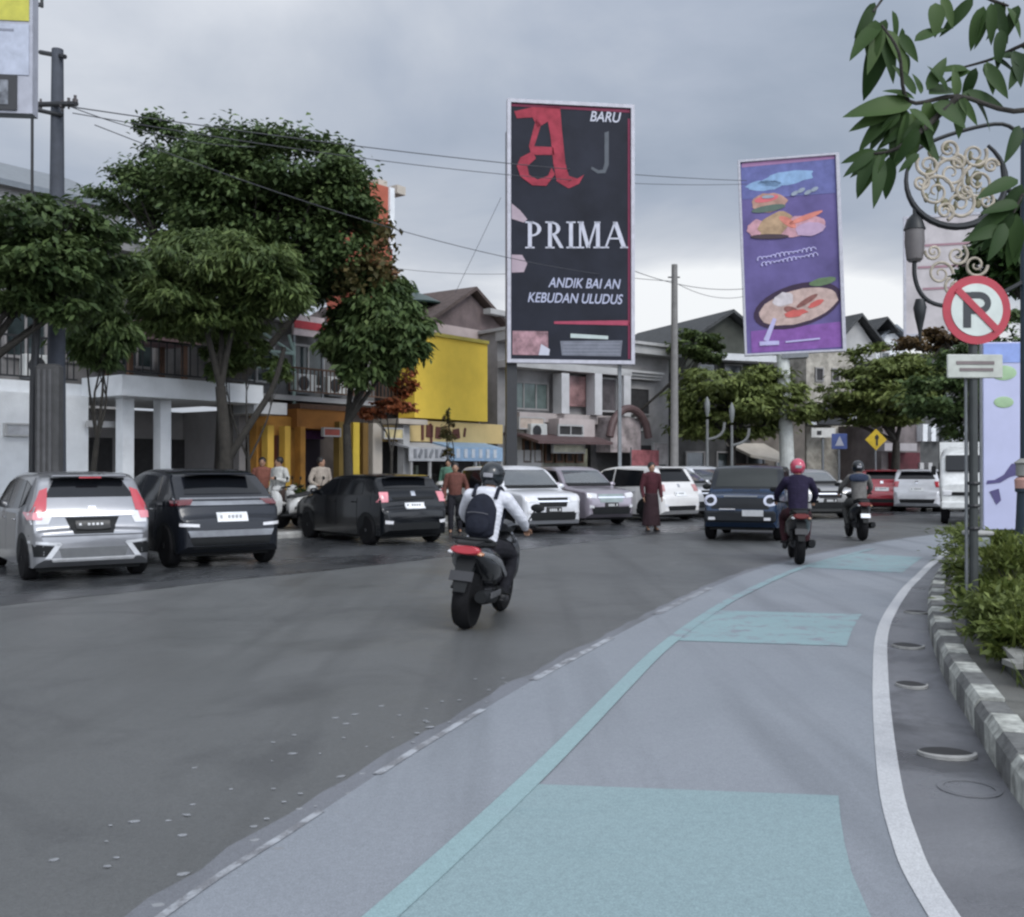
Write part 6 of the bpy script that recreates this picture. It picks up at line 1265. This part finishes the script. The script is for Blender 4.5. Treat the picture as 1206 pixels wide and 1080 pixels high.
m = MB(); m.tube([(cxr+.4*math.cos(.61*k)*(.35+.65*((k*7) % 11)/11), .02, czr+.4*math.sin(.61*k)*(.35+.65*((k*7) % 11)/11)) for k in range(22)], .006, 5)
for k in range(22): a = .61*k; rq = .14+.28*((k*7) % 11)/11; m.ell((cxr+rq*math.cos(a), .01, czr+rq*math.sin(a)), (.035+.02*math.sin(k), .018, .055), 10, 8)
m.build('leaf_ornament', mat('ornament_olive', (.13, .12, .06), .6, var=.4), lp, True)
# lantern
lx = Lx(1078); m = MB(); m.tube([(lx, 0, Lz(238)), (lx, 0, Lz(258))], .02, 8); m.lathe([(.03, Lz(252)), (.08, Lz(258)), (.10, Lz(265)), (.115, Lz(270))], 16, Matrix.Translation((lx, 0, 0))); m.build('lantern_cap', iron, lp, True)
MB().lathe([(.10, Lz(270)), (.105, Lz(285)), (.085, Lz(305)), (.06, Lz(308))], 16, Matrix.Translation((lx, 0, 0))).build('lantern', mat('lantern_grey', (.11, .10, .10), .4), lp, True)
# lower arc down to the finial
m = MB(); m.tube(cat([(lx, 0, Lz(304)), (lx+.0, 0, Lz(325)), (Lx(1085), 0, Lz(345)), (Lx(1100), 0, Lz(357)), (Lx(1125), 0, Lz(360)), (Lx(1165), 0, Lz(352)), (0, 0, Lz(330))], 6), .024, 10)
m.lathe([(.045, Lz(352)), (.07, Lz(362)), (.05, Lz(375)), (.02, Lz(390)), (.008, Lz(402))], 12, Matrix.Translation((Lx(1084), 0, 0))); m.build('lower_bracket', iron, lp, True)
m = MB()
for (px, py, r0, dr, ph) in ((1108, 322, .14, 1, 0), (1128, 300, .12, -1, 1), (1100, 296, .09, 1, 3), (1125, 338, .11, 1, 2), (1150, 312, .13, -1, 0)): spiral(m, Lx(px), Lz(py), r0, 1.6, dr, ph, .018)
m.build('lower_scrollwork', scr, lp, True)
# planter wall and broken block on the right verge
pwm = mat('planter_concrete', (.055, .06, .055), .85, var=.35, vs=5, bump=.4, bs=18); pcap = mat('planter_cap', (.20, .20, .185), .85, var=.3, vs=6)
def planter(label, y0, y1, off_, h):
    K = [p for p in offs(KN, -off_) if y0 <= p.y <= y1]; t = thing('planter_wall', label, 'planter', (K[0].x, K[0].y, .15), 0, 'planter walls on the verge')
    K = [p-Vector((K[0].x, K[0].y, 0)) for p in K]; O = offs(K, -.14)
    m = MB()
    for i in range(len(K)-1): m.add([(*K[i][:2], 0), (*K[i+1][:2], 0), (*O[i+1][:2], 0), (*O[i][:2], 0), (*K[i][:2], h), (*K[i+1][:2], h), (*O[i+1][:2], h), (*O[i][:2], h)], [(0, 1, 5, 4), (2, 3, 7, 6), (3, 0, 4, 7), (1, 2, 6, 5)])
    m.add([(*K[0][:2], 0), (*O[0][:2], 0), (O[0].x+2.5, O[0].y-.05, 0), (O[0].x+2.5, O[0].y+.10, 0), (*K[0][:2], h), (*O[0][:2], h), (O[0].x+2.5, O[0].y-.05, h), (O[0].x+2.5, O[0].y+.10, h)], [(0, 2, 6, 4), (2, 3, 7, 6), (1, 5, 7, 3)])
    m.build('wall', pwm, t); Ka, Oa = offs(K, .02), offs(K, -.17); m = MB()
    for i in range(len(K)-1): m.add([(*Ka[i][:2], h), (*Ka[i+1][:2], h), (*Oa[i+1][:2], h), (*Oa[i][:2], h), (*Ka[i][:2], h+.04), (*Ka[i+1][:2], h+.04), (*Oa[i+1][:2], h+.04), (*Oa[i][:2], h+.04)], [(0, 1, 5, 4), (2, 3, 7, 6), (3, 0, 4, 7), (1, 2, 6, 5), (4, 5, 6, 7), (3, 2, 1, 0)])
    m.box((Ka[0].x+1.2, Ka[0].y+.03, h+.02), (2.5, .18, .036)); m.build('coping', pcap, t); return t
planter('near planter wall with a pale coping at the right picture edge', 6.7, 11.6, .38, .13)
planter('far planter wall in front of the signpost stub', 12.3, 19.5, .30, .30)
bk = thing('broken_block', 'broken pale concrete block lying between the planter walls', 'concrete block', (5.35, 11.75, .15), R(25)); m = MB(); m.box((0, 0, .12), (.50, .34, .22), bev=.05); m.box((.16, .05, .26), (.2, .2, .1), rz=.4, bev=.03); m.build('block', mat('block_pale', (.38, .39, .33), .9, var=.35, vs=9, bump=.6), bk)
# drain puddle ring beside the kerb
pr_ = thing('manhole_ring', 'faint round manhole ring in the gutter behind the largest drain', 'manhole', (G(1140, 930).x, G(1140, 930).y, .009)); MB().lathe([(.12, 0), (.12, .004), (.15, .004), (.15, 0)], 24, None, False).build('ring', mat('ring_grey', (.13, .134, .145), .7), pr_)
# ================================================================= TREES AND PLANTS
bark = mat('bark', (.028, .025, .021), .9, var=.4, vs=7, bump=.8, bs=25)
L_dark = leaf_mat('leaf_dark', (.032, .058, .022), (.095, .140, .048), (.145, .19, .075)); L_mid = leaf_mat('leaf_mid', (.036, .062, .020), (.12, .165, .052), (.18, .22, .08))
L_olive = leaf_mat('leaf_olive', (.065, .09, .026), (.18, .22, .065), (.25, .28, .10)); L_red = leaf_mat('leaf_redbrown', (.04, .05, .018), (.10, .08, .03), (.26, .11, .06))
L_big = leaf_mat('leaf_big', (.014, .036, .010), (.04, .078, .02), (.075, .12, .035)); L_grass = leaf_mat('leaf_grass', (.05, .075, .015), (.14, .17, .04), (.24, .23, .07))
def leaves(C, A, N_, L_, W_, name, m, parent, fold=.18):
    """C centres, A long axes, N_ normals, all (n,3); one folded diamond per leaf"""
    n = len(C); B = np.cross(A, N_); B /= np.linalg.norm(B, axis=1, keepdims=True)+1e-9; U = np.cross(B, A)
    V = np.empty((n, 4, 3)); L2 = L_[:, None]/2; W2_ = W_[:, None]/2
    V[:, 0] = C-A*L2-U*W2_*fold; V[:, 1] = C+B*W2_+U*W2_*fold; V[:, 2] = C+A*L2-U*W2_*fold*2; V[:, 3] = C-B*W2_+U*W2_*fold
    me = bpy.data.meshes.new(name); me.vertices.add(n*4); me.vertices.foreach_set('co', V.reshape(-1))
    me.loops.add(n*4); me.polygons.add(n); me.loops.foreach_set('vertex_index', np.arange(n*4)); me.polygons.foreach_set('loop_start', np.arange(0, n*4, 4)); me.polygons.foreach_set('loop_total', np.full(n, 4))
    me.update(calc_edges=True); me.materials.append(m); o = bpy.data.objects.new(name, me); COL.objects.link(o); o.parent = parent; return o
def crown_pts(clumps, n, rng, sub_n=26, sg=.17, shell=.62):
    vol = np.array([c[3]*c[4]*c[5] for c in clumps])**.75; vol /= vol.sum(); Cs = []; Ds = []
    for c, f in zip(clumps, vol):
        k = max(int(n*f), 30); o = np.array(c[:3]); r = np.array(c[3:6])
        d = rng.normal(size=(sub_n, 3)); d /= np.linalg.norm(d, axis=1, keepdims=True); d[:, 2] = np.where(d[:, 2] < -.35, d[:, 2]*.5, d[:, 2])
        rad = rng.uniform(shell, 1.0, (sub_n, 1)); sc = d*rad
        wgt = rng.uniform(.5, 1.5, sub_n); wgt /= wgt.sum(); ix = rng.choice(sub_n, k, p=wgt)
        g_ = rng.normal(size=(k, 3))*sg*np.array([1, 1, .62]); p = sc[ix]+g_; Cs.append(o+p*r); dd = p+g_*2+rng.normal(size=(k, 3))*.2; Ds.append(dd/(np.linalg.norm(dd, axis=1, keepdims=True)+1e-9))
    return np.vstack(Cs), np.vstack(Ds)
def tree(name, label, base, clumps, n, leaf=(.20, .09), m=None, seed=1, droop=.3, trunk=(.2, .12), fork=None, group='street trees', sub_n=26, sg=.17, extra=None, trunk_pts=None, nl=5, side_limb=None):
    """clumps in world metres relative to base"""
    rng = np.random.default_rng(seed); t = thing(name, label, 'tree', base, 0, group); rn = random.Random(seed)
    C, D = crown_pts(clumps, n, rng, sub_n, sg); k = len(C)
    up = rng.normal(size=(k, 3))*.55+np.array([0, 0, 1.0])+D*.5; up /= np.linalg.norm(up, axis=1, keepdims=True)
    A = D*np.array([1, 1, .3])+rng.normal(size=(k, 3))*.45+np.array([0, 0, -droop]); A -= up*(A*up).sum(1, keepdims=True)*(1-droop*.7); A /= np.linalg.norm(A, axis=1, keepdims=True)
    leaves(C, A, up, rng.uniform(.7, 1.3, k)*leaf[0], rng.uniform(.7, 1.3, k)*leaf[1], 'crown', m or L_dark, t)
    if extra is not None:
        C, D = crown_pts(extra[0], extra[1], rng, 14, .25); k = len(C); up = rng.normal(size=(k, 3))+np.array([0, 0, .8]); up /= np.linalg.norm(up, axis=1, keepdims=True); A = np.cross(up, rng.normal(size=(k, 3))); A /= np.linalg.norm(A, axis=1, keepdims=True)
        leaves(C, A, up, rng.uniform(.7, 1.3, k)*leaf[0], rng.uniform(.7, 1.3, k)*leaf[1]*1.3, 'red_leaves', extra[2], t)
    q = MB(); fz = fork or min(c[2]-c[5]*.6 for c in clumps)*.62
    tp_ = trunk_pts or [(0, 0, 0), (rn.uniform(-.1, .1), rn.uniform(-.1, .1), fz*.5), (rn.uniform(-.12, .12), 0, fz)]
    q.tube(cat(tp_, 4), [trunk[0]+(trunk[1]-trunk[0])*i/(len(cat(tp_, 4))-1) for i in range(len(cat(tp_, 4)))], 12)
    f0 = Vector(tp_[-1])
    if side_limb: P = cat(side_limb, 4); q.tube(P, [.10-.05*i/(len(P)-1) for i in range(len(P))], 10)
    for c in (clumps[:2]+clumps[3:4] if side_limb else clumps):
        e = Vector(c[:3]); mid = f0.lerp(e, .5)+Vector((rn.uniform(-.2, .2), rn.uniform(-.2, .2), rn.uniform(-.1, .25))); P = cat([f0, mid, e], 4); q.tube(P, [trunk[1]*(.75-.6*i/(len(P)-1)) for i in range(len(P))], 8)
        for j in range(nl):
            d = Vector((rn.gauss(0, 1), rn.gauss(0, 1), rn.gauss(.3, .6))).normalized(); e2 = e+Vector((d.x*c[3], d.y*c[4], d.z*c[5]))*.75; s0 = mid.lerp(e, rn.random()); q.tube([s0, s0.lerp(e2, .5)+Vector((0, 0, .08)), e2], [trunk[1]*.28, trunk[1]*.18, trunk[1]*.06], 6)
    q.build('trunk', bark, t, True, 60); return t
def cl(base, px, py, d, rx, ry, rd):   # a clump measured in the photograph: centre pixel, distance, pixel radii, depth radius
    p = W3(px, py, d)-Vector(base); return (p.x, p.y, p.z, rx/FPX*d, rd, ry/FPX*d)
b = pv(262, 23.2)
tree('umbrella_tree', 'flat crowned tree with forked trunk beside the charcoal suv', b, [cl(b, 300, 318, 23.0, 55, 38, 1.4), cl(b, 235, 325, 23.0, 60, 36, 1.5), cl(b, 180, 330, 23.6, 62, 36, 1.4), cl(b, 260, 350, 23.8, 80, 30, 1.5), cl(b, 205, 360, 22.6, 50, 26, 1.2), cl(b, 325, 350, 22.8, 38, 34, 1.0), cl(b, 250, 295, 24.2, 60, 24, 1.2), cl(b, 235, 385, 23.6, 85, 24, 1.3)], 34000, (.25, .055), L_mid, 3, .75, (.17, .12), 1.9, sub_n=30, trunk_pts=[(-.05, 0, 0), (0, 0, .9), (.08, 0, 1.7), (.02, 0, 2.5), (-.05, 0, 3.3)], nl=1, side_limb=[(.1, 0, 1.6), (.6, 0, 2.4), (1.15, 0, 3.3), (1.4, 0, 4.2)])
b = pv(262, 27.0)
tree('broadleaf_tree', 'largest dark round crowned tree rising above the other street trees', b, [cl(b, 300, 230, 27.3, 100, 70, 2.3), cl(b, 335, 206, 27, 88, 62, 2.3), cl(b, 255, 222, 27.5, 75, 62, 2.2), cl(b, 205, 180, 28, 44, 38, 1.3), cl(b, 160, 232, 28, 50, 36, 1.6), cl(b, 395, 235, 27, 52, 60, 1.8), cl(b, 310, 270, 27.5, 100, 55, 2.2), cl(b, 405, 305, 27.5, 50, 60, 1.6), cl(b, 350, 330, 28, 60, 50, 1.8), cl(b, 215, 275, 28, 70, 42, 1.8)], 62000, (.19, .10), L_dark, 5, .3, (.30, .2), 3.3, sub_n=34,
     extra=([cl(b, 438, 300, 27, 24, 60, .8), cl(b, 425, 330, 26.6, 26, 30, .7)], 1300, L_red))
b = pv(412, 27.2)
tree('broadleaf_tree', 'dark tree with hanging leaves between the orange shop and the yellow panel', b, [cl(b, 455, 392, 27, 48, 38, 1.2), cl(b, 432, 430, 27, 32, 48, 1.1), cl(b, 480, 408, 26.6, 26, 38, .8), cl(b, 445, 355, 27.4, 44, 30, 1.2), cl(b, 405, 400, 27.8, 30, 44, 1.0)], 13000, (.28, .10), L_dark, 8, .8, (.16, .10), 2.6, sub_n=24)
b = pv(-45, 18.0)
tree('broadleaf_tree', 'wide leafy tree at the left edge in front of the metal roof', b, [cl(b, 25, 265, 18, 56, 44, 1.1), cl(b, -30, 300, 18, 60, 60, 1.3), cl(b, 85, 275, 18.3, 58, 30, 1.0), cl(b, 60, 320, 18, 56, 46, 1.1), cl(b, 15, 345, 18, 40, 46, .9), cl(b, 120, 305, 19.5, 45, 32, .9), cl(b, 75, 365, 18.2, 30, 34, .6)], 15000, (.20, .09), L_dark, 12, .5, (.18, .12), 3.0, sub_n=30)
b = pv(112, 20.6)
tree('slender_tree', 'slender tree with a drooping dark crown before the white wall', b, [cl(b, 112, 365, 20.6, 36, 34, .7), cl(b, 100, 400, 20.6, 30, 40, .6), cl(b, 132, 395, 20.4, 26, 38, .6), cl(b, 118, 425, 20.6, 20, 22, .5)], 6500, (.26, .07), L_dark, 14, 1.0, (.075, .05), 2.0, sub_n=20)
b = pv(290, 23.6)
tree('young_tree', 'small bushy green sapling in the fork of the umbrella tree', b, [cl(b, 262, 425, 24.6, 24, 32, .6), cl(b, 292, 418, 24.6, 22, 26, .6), cl(b, 325, 440, 24.6, 16, 22, .5)], 3200, (.18, .07), L_mid, 15, .6, (.06, .04), 1.6, sub_n=16)
b = pv(462, 28.0)
tree('flowering_shrub', 'orange flowering shrub on top of the ochre pillars', b, [cl(b, 455, 480, 28, 30, 10, .8), cl(b, 440, 488, 28, 18, 9, .5), cl(b, 475, 450, 28.6, 18, 28, .5)], 2600, (.15, .09), leaf_mat('leaf_orange', (.10, .05, .02), (.42, .12, .05), (.50, .22, .12)), 16, .4, (.05, .04), 1.8, 'shrubs', sub_n=14)
b = pv(527, 31.5)
tree('young_tree', 'thin conical sapling in front of the yellow panel', b, [cl(b, 527, 512, 31.5, 10, 14, .3), cl(b, 526, 492, 31.5, 5, 13, .15), cl(b, 528, 535, 31.5, 7, 10, .2)], 900, (.14, .05), L_red, 17, .3, (.04, .03), 1.0, sub_n=12)
# right-hand background trees
b = pv(862, 40.5)
tree('spreading_tree', 'layered bright green tree below the purple billboard', b, [cl(b, 845, 455, 40, 50, 26, 2.0), cl(b, 895, 460, 40, 52, 28, 2.0), cl(b, 870, 478, 39.5, 62, 28, 2.2), cl(b, 825, 480, 40.5, 34, 30, 1.6), cl(b, 925, 485, 40, 34, 26, 1.5), cl(b, 860, 505, 41, 70, 22, 2.0)], 15000, (.30, .12), L_olive, 21, .3, (.22, .14), 2.3, sub_n=26, sg=.15)
b = (5.2, 42.5, .13)
tree('round_bush_tree', 'small round tree top left of the dark gabled house', b, [cl(b, 820, 408, 42.5, 26, 20, 1.0), cl(b, 836, 418, 42.5, 18, 15, .8)], 3500, (.24, .12), L_mid, 22, .2, (.14, .09), 3.6, sub_n=16)
b = (15.6, 41.6, .13)
tree('spreading_tree', 'olive green spreading tree over the yellow diamond sign', b, [cl(b, 1040, 432, 41, 46, 26, 1.9), cl(b, 1080, 440, 41, 44, 24, 1.8), cl(b, 1010, 462, 41, 44, 24, 1.8), cl(b, 1060, 468, 40.5, 54, 30, 2.0), cl(b, 1030, 490, 41.5, 50, 22, 1.8), cl(b, 975, 485, 41.5, 32, 18, 1.2)], 15000, (.30, .12), L_olive, 23, .3, (.22, .14), 2.5, sub_n=26, sg=.15)
b = (14.2, 31.5, .13)
tree('broadleaf_tree', 'dark green tree behind the white truck and no parking sign', b, [cl(b, 1110, 470, 32, 46, 36, 1.4), cl(b, 1140, 440, 32, 44, 40, 1.4), cl(b, 1180, 410, 32, 50, 44, 1.5), cl(b, 1150, 500, 32.5, 40, 40, 1.4), cl(b, 1195, 480, 32, 40, 60, 1.5)], 12000, (.24, .12), L_dark, 24, .3, (.2, .13), 2.2, sub_n=24)
b = (14.4, 30.0, .13)
tree('broadleaf_tree', 'reddish brown leaved tree low behind the lamp finial', b, [cl(b, 1090, 405, 34, 34, 16, 1.0), cl(b, 1118, 398, 34, 26, 16, .9)], 2200, (.22, .12), leaf_mat('leaf_russet', (.05, .03, .015), (.13, .085, .035), (.2, .12, .05)), 25, .3, (.12, .08), 2.4, sub_n=16)
b = (9.6, 17.2, .15)
tree('broadleaf_tree', 'green tree whose crown fills the right edge above the no parking sign', b, [cl(b, 1185, 290, 17, 44, 34, .8), cl(b, 1215, 260, 17, 46, 42, .9), cl(b, 1160, 315, 17.3, 34, 18, .6), cl(b, 1225, 320, 17, 50, 40, .9)], 5200, (.20, .10), L_big, 26, .5, (.14, .09), 3.0, sub_n=22)
for i, (x, y, hgt, rx, lab) in enumerate(((6, 56, 6.5, 4.5, 'dim tree crown beyond the slender pole'), (20, 58, 6, 5, 'distant tree line crown beyond the dark red shop'), (28, 54, 6.5, 4, 'distant crown beyond the colonnade building'), (-2, 60, 5.5, 4, 'distant crown behind the grey building'))):
    b = (x, y, 0); tree('background_tree', lab, b, [(0, 0, hgt*.7, rx, 2.5, hgt*.3), (rx*.6, 0, hgt*.6, rx*.6, 2, hgt*.25), (-rx*.6, 0, hgt*.6, rx*.6, 2, hgt*.25)], 4200, (.42, .2), L_dark, 40+i, .3, (.3, .18), hgt*.35, 'background trees', sub_n=20)
# potted plants' foliage
for t in [o for o in bpy.data.objects if o.get('_leaf')]:
    del t['_leaf']; rng = np.random.default_rng(hash(t.name) % 97); C, D = crown_pts([(0, 0, .62, .34, .34, .34)], 500, rng, 12, .25); k = len(C); upv = rng.normal(size=(k, 3))+np.array([0, 0, .8]); upv /= np.linalg.norm(upv, axis=1, keepdims=True); leaves(C, D, upv, np.full(k, .13), np.full(k, .05), 'foliage', L_mid, t)
# near branch with large leaves, top right ---------------------------------------------------
DB = 4.3
nb = thing('overhanging_tree', 'near tree whose big leaves hang into the upper right corner', 'tree', (4.9, 4.6, .15), 0)
base = Vector(nb.location)
def NW(px, py, d=DB): return W3(px, py, d)-base
q = MB(); q.tube(cat([(0, 0, 0), (.05, 0, 1.6), (-.05, 0, 3.0), (-.3, -.05, 4.0)], 6), [.13-.05*i/18 for i in range(19)], 12); q.build('trunk', bark, nb, True)
brs = [[(-.1, 0, 3.2), NW(1330, 60), NW(1215, 128), NW(1130, 112), NW(1072, 118), NW(1060, 60, 4.2), NW(1040, 28, 4.2)], [(-.2, 0, 3.6), NW(1300, -60), NW(1150, -55), NW(1075, -40), NW(1030, 12, 4.2)], [NW(1150, -55), NW(1160, -10), NW(1190, 5)], [(-.1, 0, 3.2), NW(1330, 60), NW(1240, 40), NW(1205, 52), NW(1170, 68, 4.4), NW(1135, 78, 4.4)], [NW(1130, 112), NW(1090, 150), NW(1055, 175), NW(1030, 180)], [NW(1330, 60), NW(1260, 170), NW(1215, 215), NW(1195, 250)]]
q = MB()
for B_ in brs: P = cat(B_, 5); q.tube(P, [.013*(1-.8*i/(len(P)-1))+.002 for i in range(len(P))], 8)
q.build('branch', bark, nb, True)
def bigleaf(m, p0, d, nrm, L_, W_):
    d = d.normalized(); nrm = (nrm-d*nrm.dot(d)).normalized(); s_ = d.cross(nrm); n_ = 8; vs = []
    for i in range(n_+1):
        f = i/n_; w_ = W_/2*math.sin(math.pi*min(f**.8*1.0, 1))**.75*(1-.25*f); c = p0+d*L_*f-nrm*(L_*.22*f*f); vs += [c-s_*w_+nrm*w_*.30, c, c+s_*w_+nrm*w_*.30]
    m.add(vs, [q_ for i in range(n_) for q_ in ((3*i, 3*i+1, 3*i+4, 3*i+3), (3*i+1, 3*i+2, 3*i+5, 3*i+4))])
rn = random.Random(7); lm = MB(); n_l = 0
def leaf_px(px, py, ang, L_, d=DB, W_=None):   # ang: direction in the picture, degrees, 0 right, 90 up
    global n_l
    dd = Vector((math.cos(R(ang)), rn.uniform(-.35, .35), math.sin(R(ang)))); nn = Vector((rn.uniform(-.5, .5), -1, rn.uniform(.1, .9))); L_ = L_/FPX*d
    bigleaf(lm, NW(px, py, d), dd, nn, L_, (W_/FPX*d) if W_ else L_*rn.uniform(.30, .40))
for a in ((1040, 30, 250, 62), (1038, 28, 225, 60), (1042, 34, 262, 80), (1034, 20, 262, 60), (1040, 30, 285, 66), (1046, 32, 300, 62), (1044, 20, 250, 40), (1028, 5, 255, 50), (1034, 0, 240, 44), (1052, 10, 290, 40), (1066, 30, 270, 30), (1060, 40, 300, 40), (1070, 62, 280, 28),
          (1102, 0, 265, 40, DB, 22), (1110, -8, 290, 40), (1078, 48, 35, 44), (1160, 5, 250, 50), (1168, 0, 270, 48), (1175, 2, 290, 50), (1150, -4, 235, 52), (1185, 0, 262, 44), (1190, 8, 300, 40), (1200, 4, 250, 40), (1180, 32, 265, 46), (1160, 14, 272, 40),
          (1072, 118, 205, 74), (1070, 120, 225, 66), (1074, 122, 190, 82), (1064, 112, 240, 60), (1066, 124, 250, 66), (1070, 128, 262, 70), (1060, 130, 215, 62), (1078, 116, 160, 40), (1086, 108, 95, 34), (1094, 106, 60, 46), (1096, 110, 20, 50, DB, 30), (1080, 110, 130, 44), (1090, 118, 285, 52, DB, 24), (1100, 120, 320, 48, DB, 26),
          (1082, 126, 300, 60), (1074, 132, 275, 66), (1050, 175, 200, 54), (1042, 178, 240, 62), (1036, 180, 260, 64), (1046, 182, 280, 50), (1030, 180, 215, 44), (1028, 182, 245, 52), (1032, 178, 190, 40),
          (1130, 112, 100, 36), (1135, 110, 345, 62), (1140, 108, 330, 60), (1128, 114, 270, 48), (1132, 114, 300, 40), (1120, 112, 240, 40), (1118, 108, 130, 38), (1145, 80, 200, 30), (1152, 78, 250, 42), (1160, 74, 300, 50), (1170, 68, 350, 50), (1165, 72, 280, 40), (1180, 66, 20, 44), (1190, 60, 320, 54), (1198, 58, 280, 46), (1202, 52, 350, 44), (1140, 82, 170, 40), (1208, 60, 240, 48),
          (1195, 150, 330, 40), (1204, 148, 250, 50), (1200, 210, 200, 60), (1205, 215, 250, 66), (1195, 250, 230, 56), (1198, 250, 270, 60), (1200, 240, 190, 50), (1190, 244, 215, 60), (1204, 262, 250, 55), (1180, 268, 200, 50), (1186, 262, 240, 50)):
    leaf_px(a[0]+rn.uniform(-2, 2), a[1]+rn.uniform(-2, 2), a[2]+rn.uniform(-6, 6), a[3], *(a[4:]))
for k in range(26): leaf_px(1075+rn.gauss(0, 14), 138+rn.gauss(0, 16), rn.uniform(200, 330), rn.uniform(30, 50), DB+rn.uniform(-.1, .25))
lm.build('crown', L_big, nb, True)
# verge planting ----------------------------------------------------------------------------
rng = np.random.default_rng(77)
def verge_y(n, y0, y1, o0, o1):
    K = [p for p in KN if y0-1 <= p.y <= y1+1]; out = []
    for _ in range(n):
        y = rng.uniform(y0, y1); x = xat(K, y); dx = (xat(K, y+.3)-x)/.3; o = rng.uniform(o0, o1); s_ = 1/math.hypot(1, dx); out.append((x+o*s_, y-o*dx*s_))
    return np.array(out)
def blades(n, pts, hmin, hmax, w_, name, m, label, cat_='plants'):
    ix = rng.integers(0, len(pts), n); P = pts[ix]+rng.normal(size=(n, 2))*.06; h = rng.uniform(hmin, hmax, n)
    A = rng.normal(size=(n, 3))*.38; A[:, 2] = 1; A /= np.linalg.norm(A, axis=1, keepdims=True); C = np.column_stack([P, np.full(n, .17)])+A*h[:, None]/2; Nn = rng.normal(size=(n, 3)); 
    o = leaves(C, A, Nn, h, rng.uniform(.6, 1.4, n)*w_, name, m, None, .3); tag(o, label, cat_, kind='stuff'); return o
blades(20000, verge_y(1800, 6.9, 19.5, .52, 4.0), .16, .52, .020, 'grass', L_grass, 'yellowish green tufted grass growing on the right verge', 'grass')
blades(7000, verge_y(900, 3.5, 8.4, .42, 3.5), .08, .26, .014, 'ground_cover', L_grass, 'low weeds on the near verge soil', 'ground cover')
sh = [(3.75, 7.35, .26, .24, 'lowest leafy shrub at the front corner of the verge planting'), (4.0, 8.0, .34, .32, 'small shrub drooping over the corner of the near planter'), (4.35, 8.6, .42, .40, 'leafy shrub spilling over the near planter wall'), (4.7, 9.5, .48, .52, 'taller leafy shrub directly below the no parking sign'), (5.5, 10.2, .5, .62, 'rounded shrub between signpost and ornate lamp'), (5.25, 11.0, .4, .40, 'low shrub behind the broken block'), (6.2, 12.9, .55, .50, 'shrub at the foot of the lavender banner'), (6.9, 14.9, .6, .42, 'shrub behind the lavender banner'), (8.0, 17.0, .6, .45, 'farthest low shrub along the bend'), (5.3, 8.9, .5, .55, 'shrub at the right picture edge near the planter')]
for i, (x, y, r, h, lab) in enumerate(sh):
    r *= 1.15; h *= .95; t = thing('shrub', lab, 'shrub', (x, y, .15), 0, 'shrubs on the right verge'); rg = np.random.default_rng(100+i); C, D = crown_pts([(0, 0, h*.75, r, r, h*.72)], 2600, rg, 24, .2, .5); k = len(C); u_ = rg.normal(size=(k, 3))*.6+np.array([0, 0, 1]); u_ /= np.linalg.norm(u_, axis=1, keepdims=True); A = D+rg.normal(size=(k, 3))*.5; A /= np.linalg.norm(A, axis=1, keepdims=True)
    leaves(C, A, u_, rg.uniform(.06, .13, k), rg.uniform(.02, .045, k), 'foliage', [L_grass, L_olive, L_grass][i % 3], t); q = MB(); [q.tube([(0, 0, 0), (rn.uniform(-.1, .1), rn.uniform(-.1, .1), h*.4), (rn.uniform(-.3, .3)*r, rn.uniform(-.3, .3)*r, h)], [.014, .01, .005], 6) for _ in range(6)]; q.build('stem', bark, t)
# yellow flowers at the right edge
t = thing('yellow_flowering_plant', 'pale yellow flowering plant at the right edge of the verge', 'plant', (5.5, 9.9, .15)); rg = np.random.default_rng(5); C, D = crown_pts([(.15, 0, .68, .26, .22, .13)], 350, rg, 14, .2); k = len(C); u_ = rg.normal(size=(k, 3)); u_ /= np.linalg.norm(u_, axis=1, keepdims=True); leaves(C, D, u_, np.full(k, .07), np.full(k, .05), 'flowers', leaf_mat('petal_yellow', (.30, .26, .12), (.50, .46, .24)), t); q = MB(); [q.tube([(.1, 0, 0), (.1+rn.uniform(-.15, .2), rn.uniform(-.1, .1), .75)], [.01, .006], 5) for _ in range(8)]; q.build('stem', bark, t)
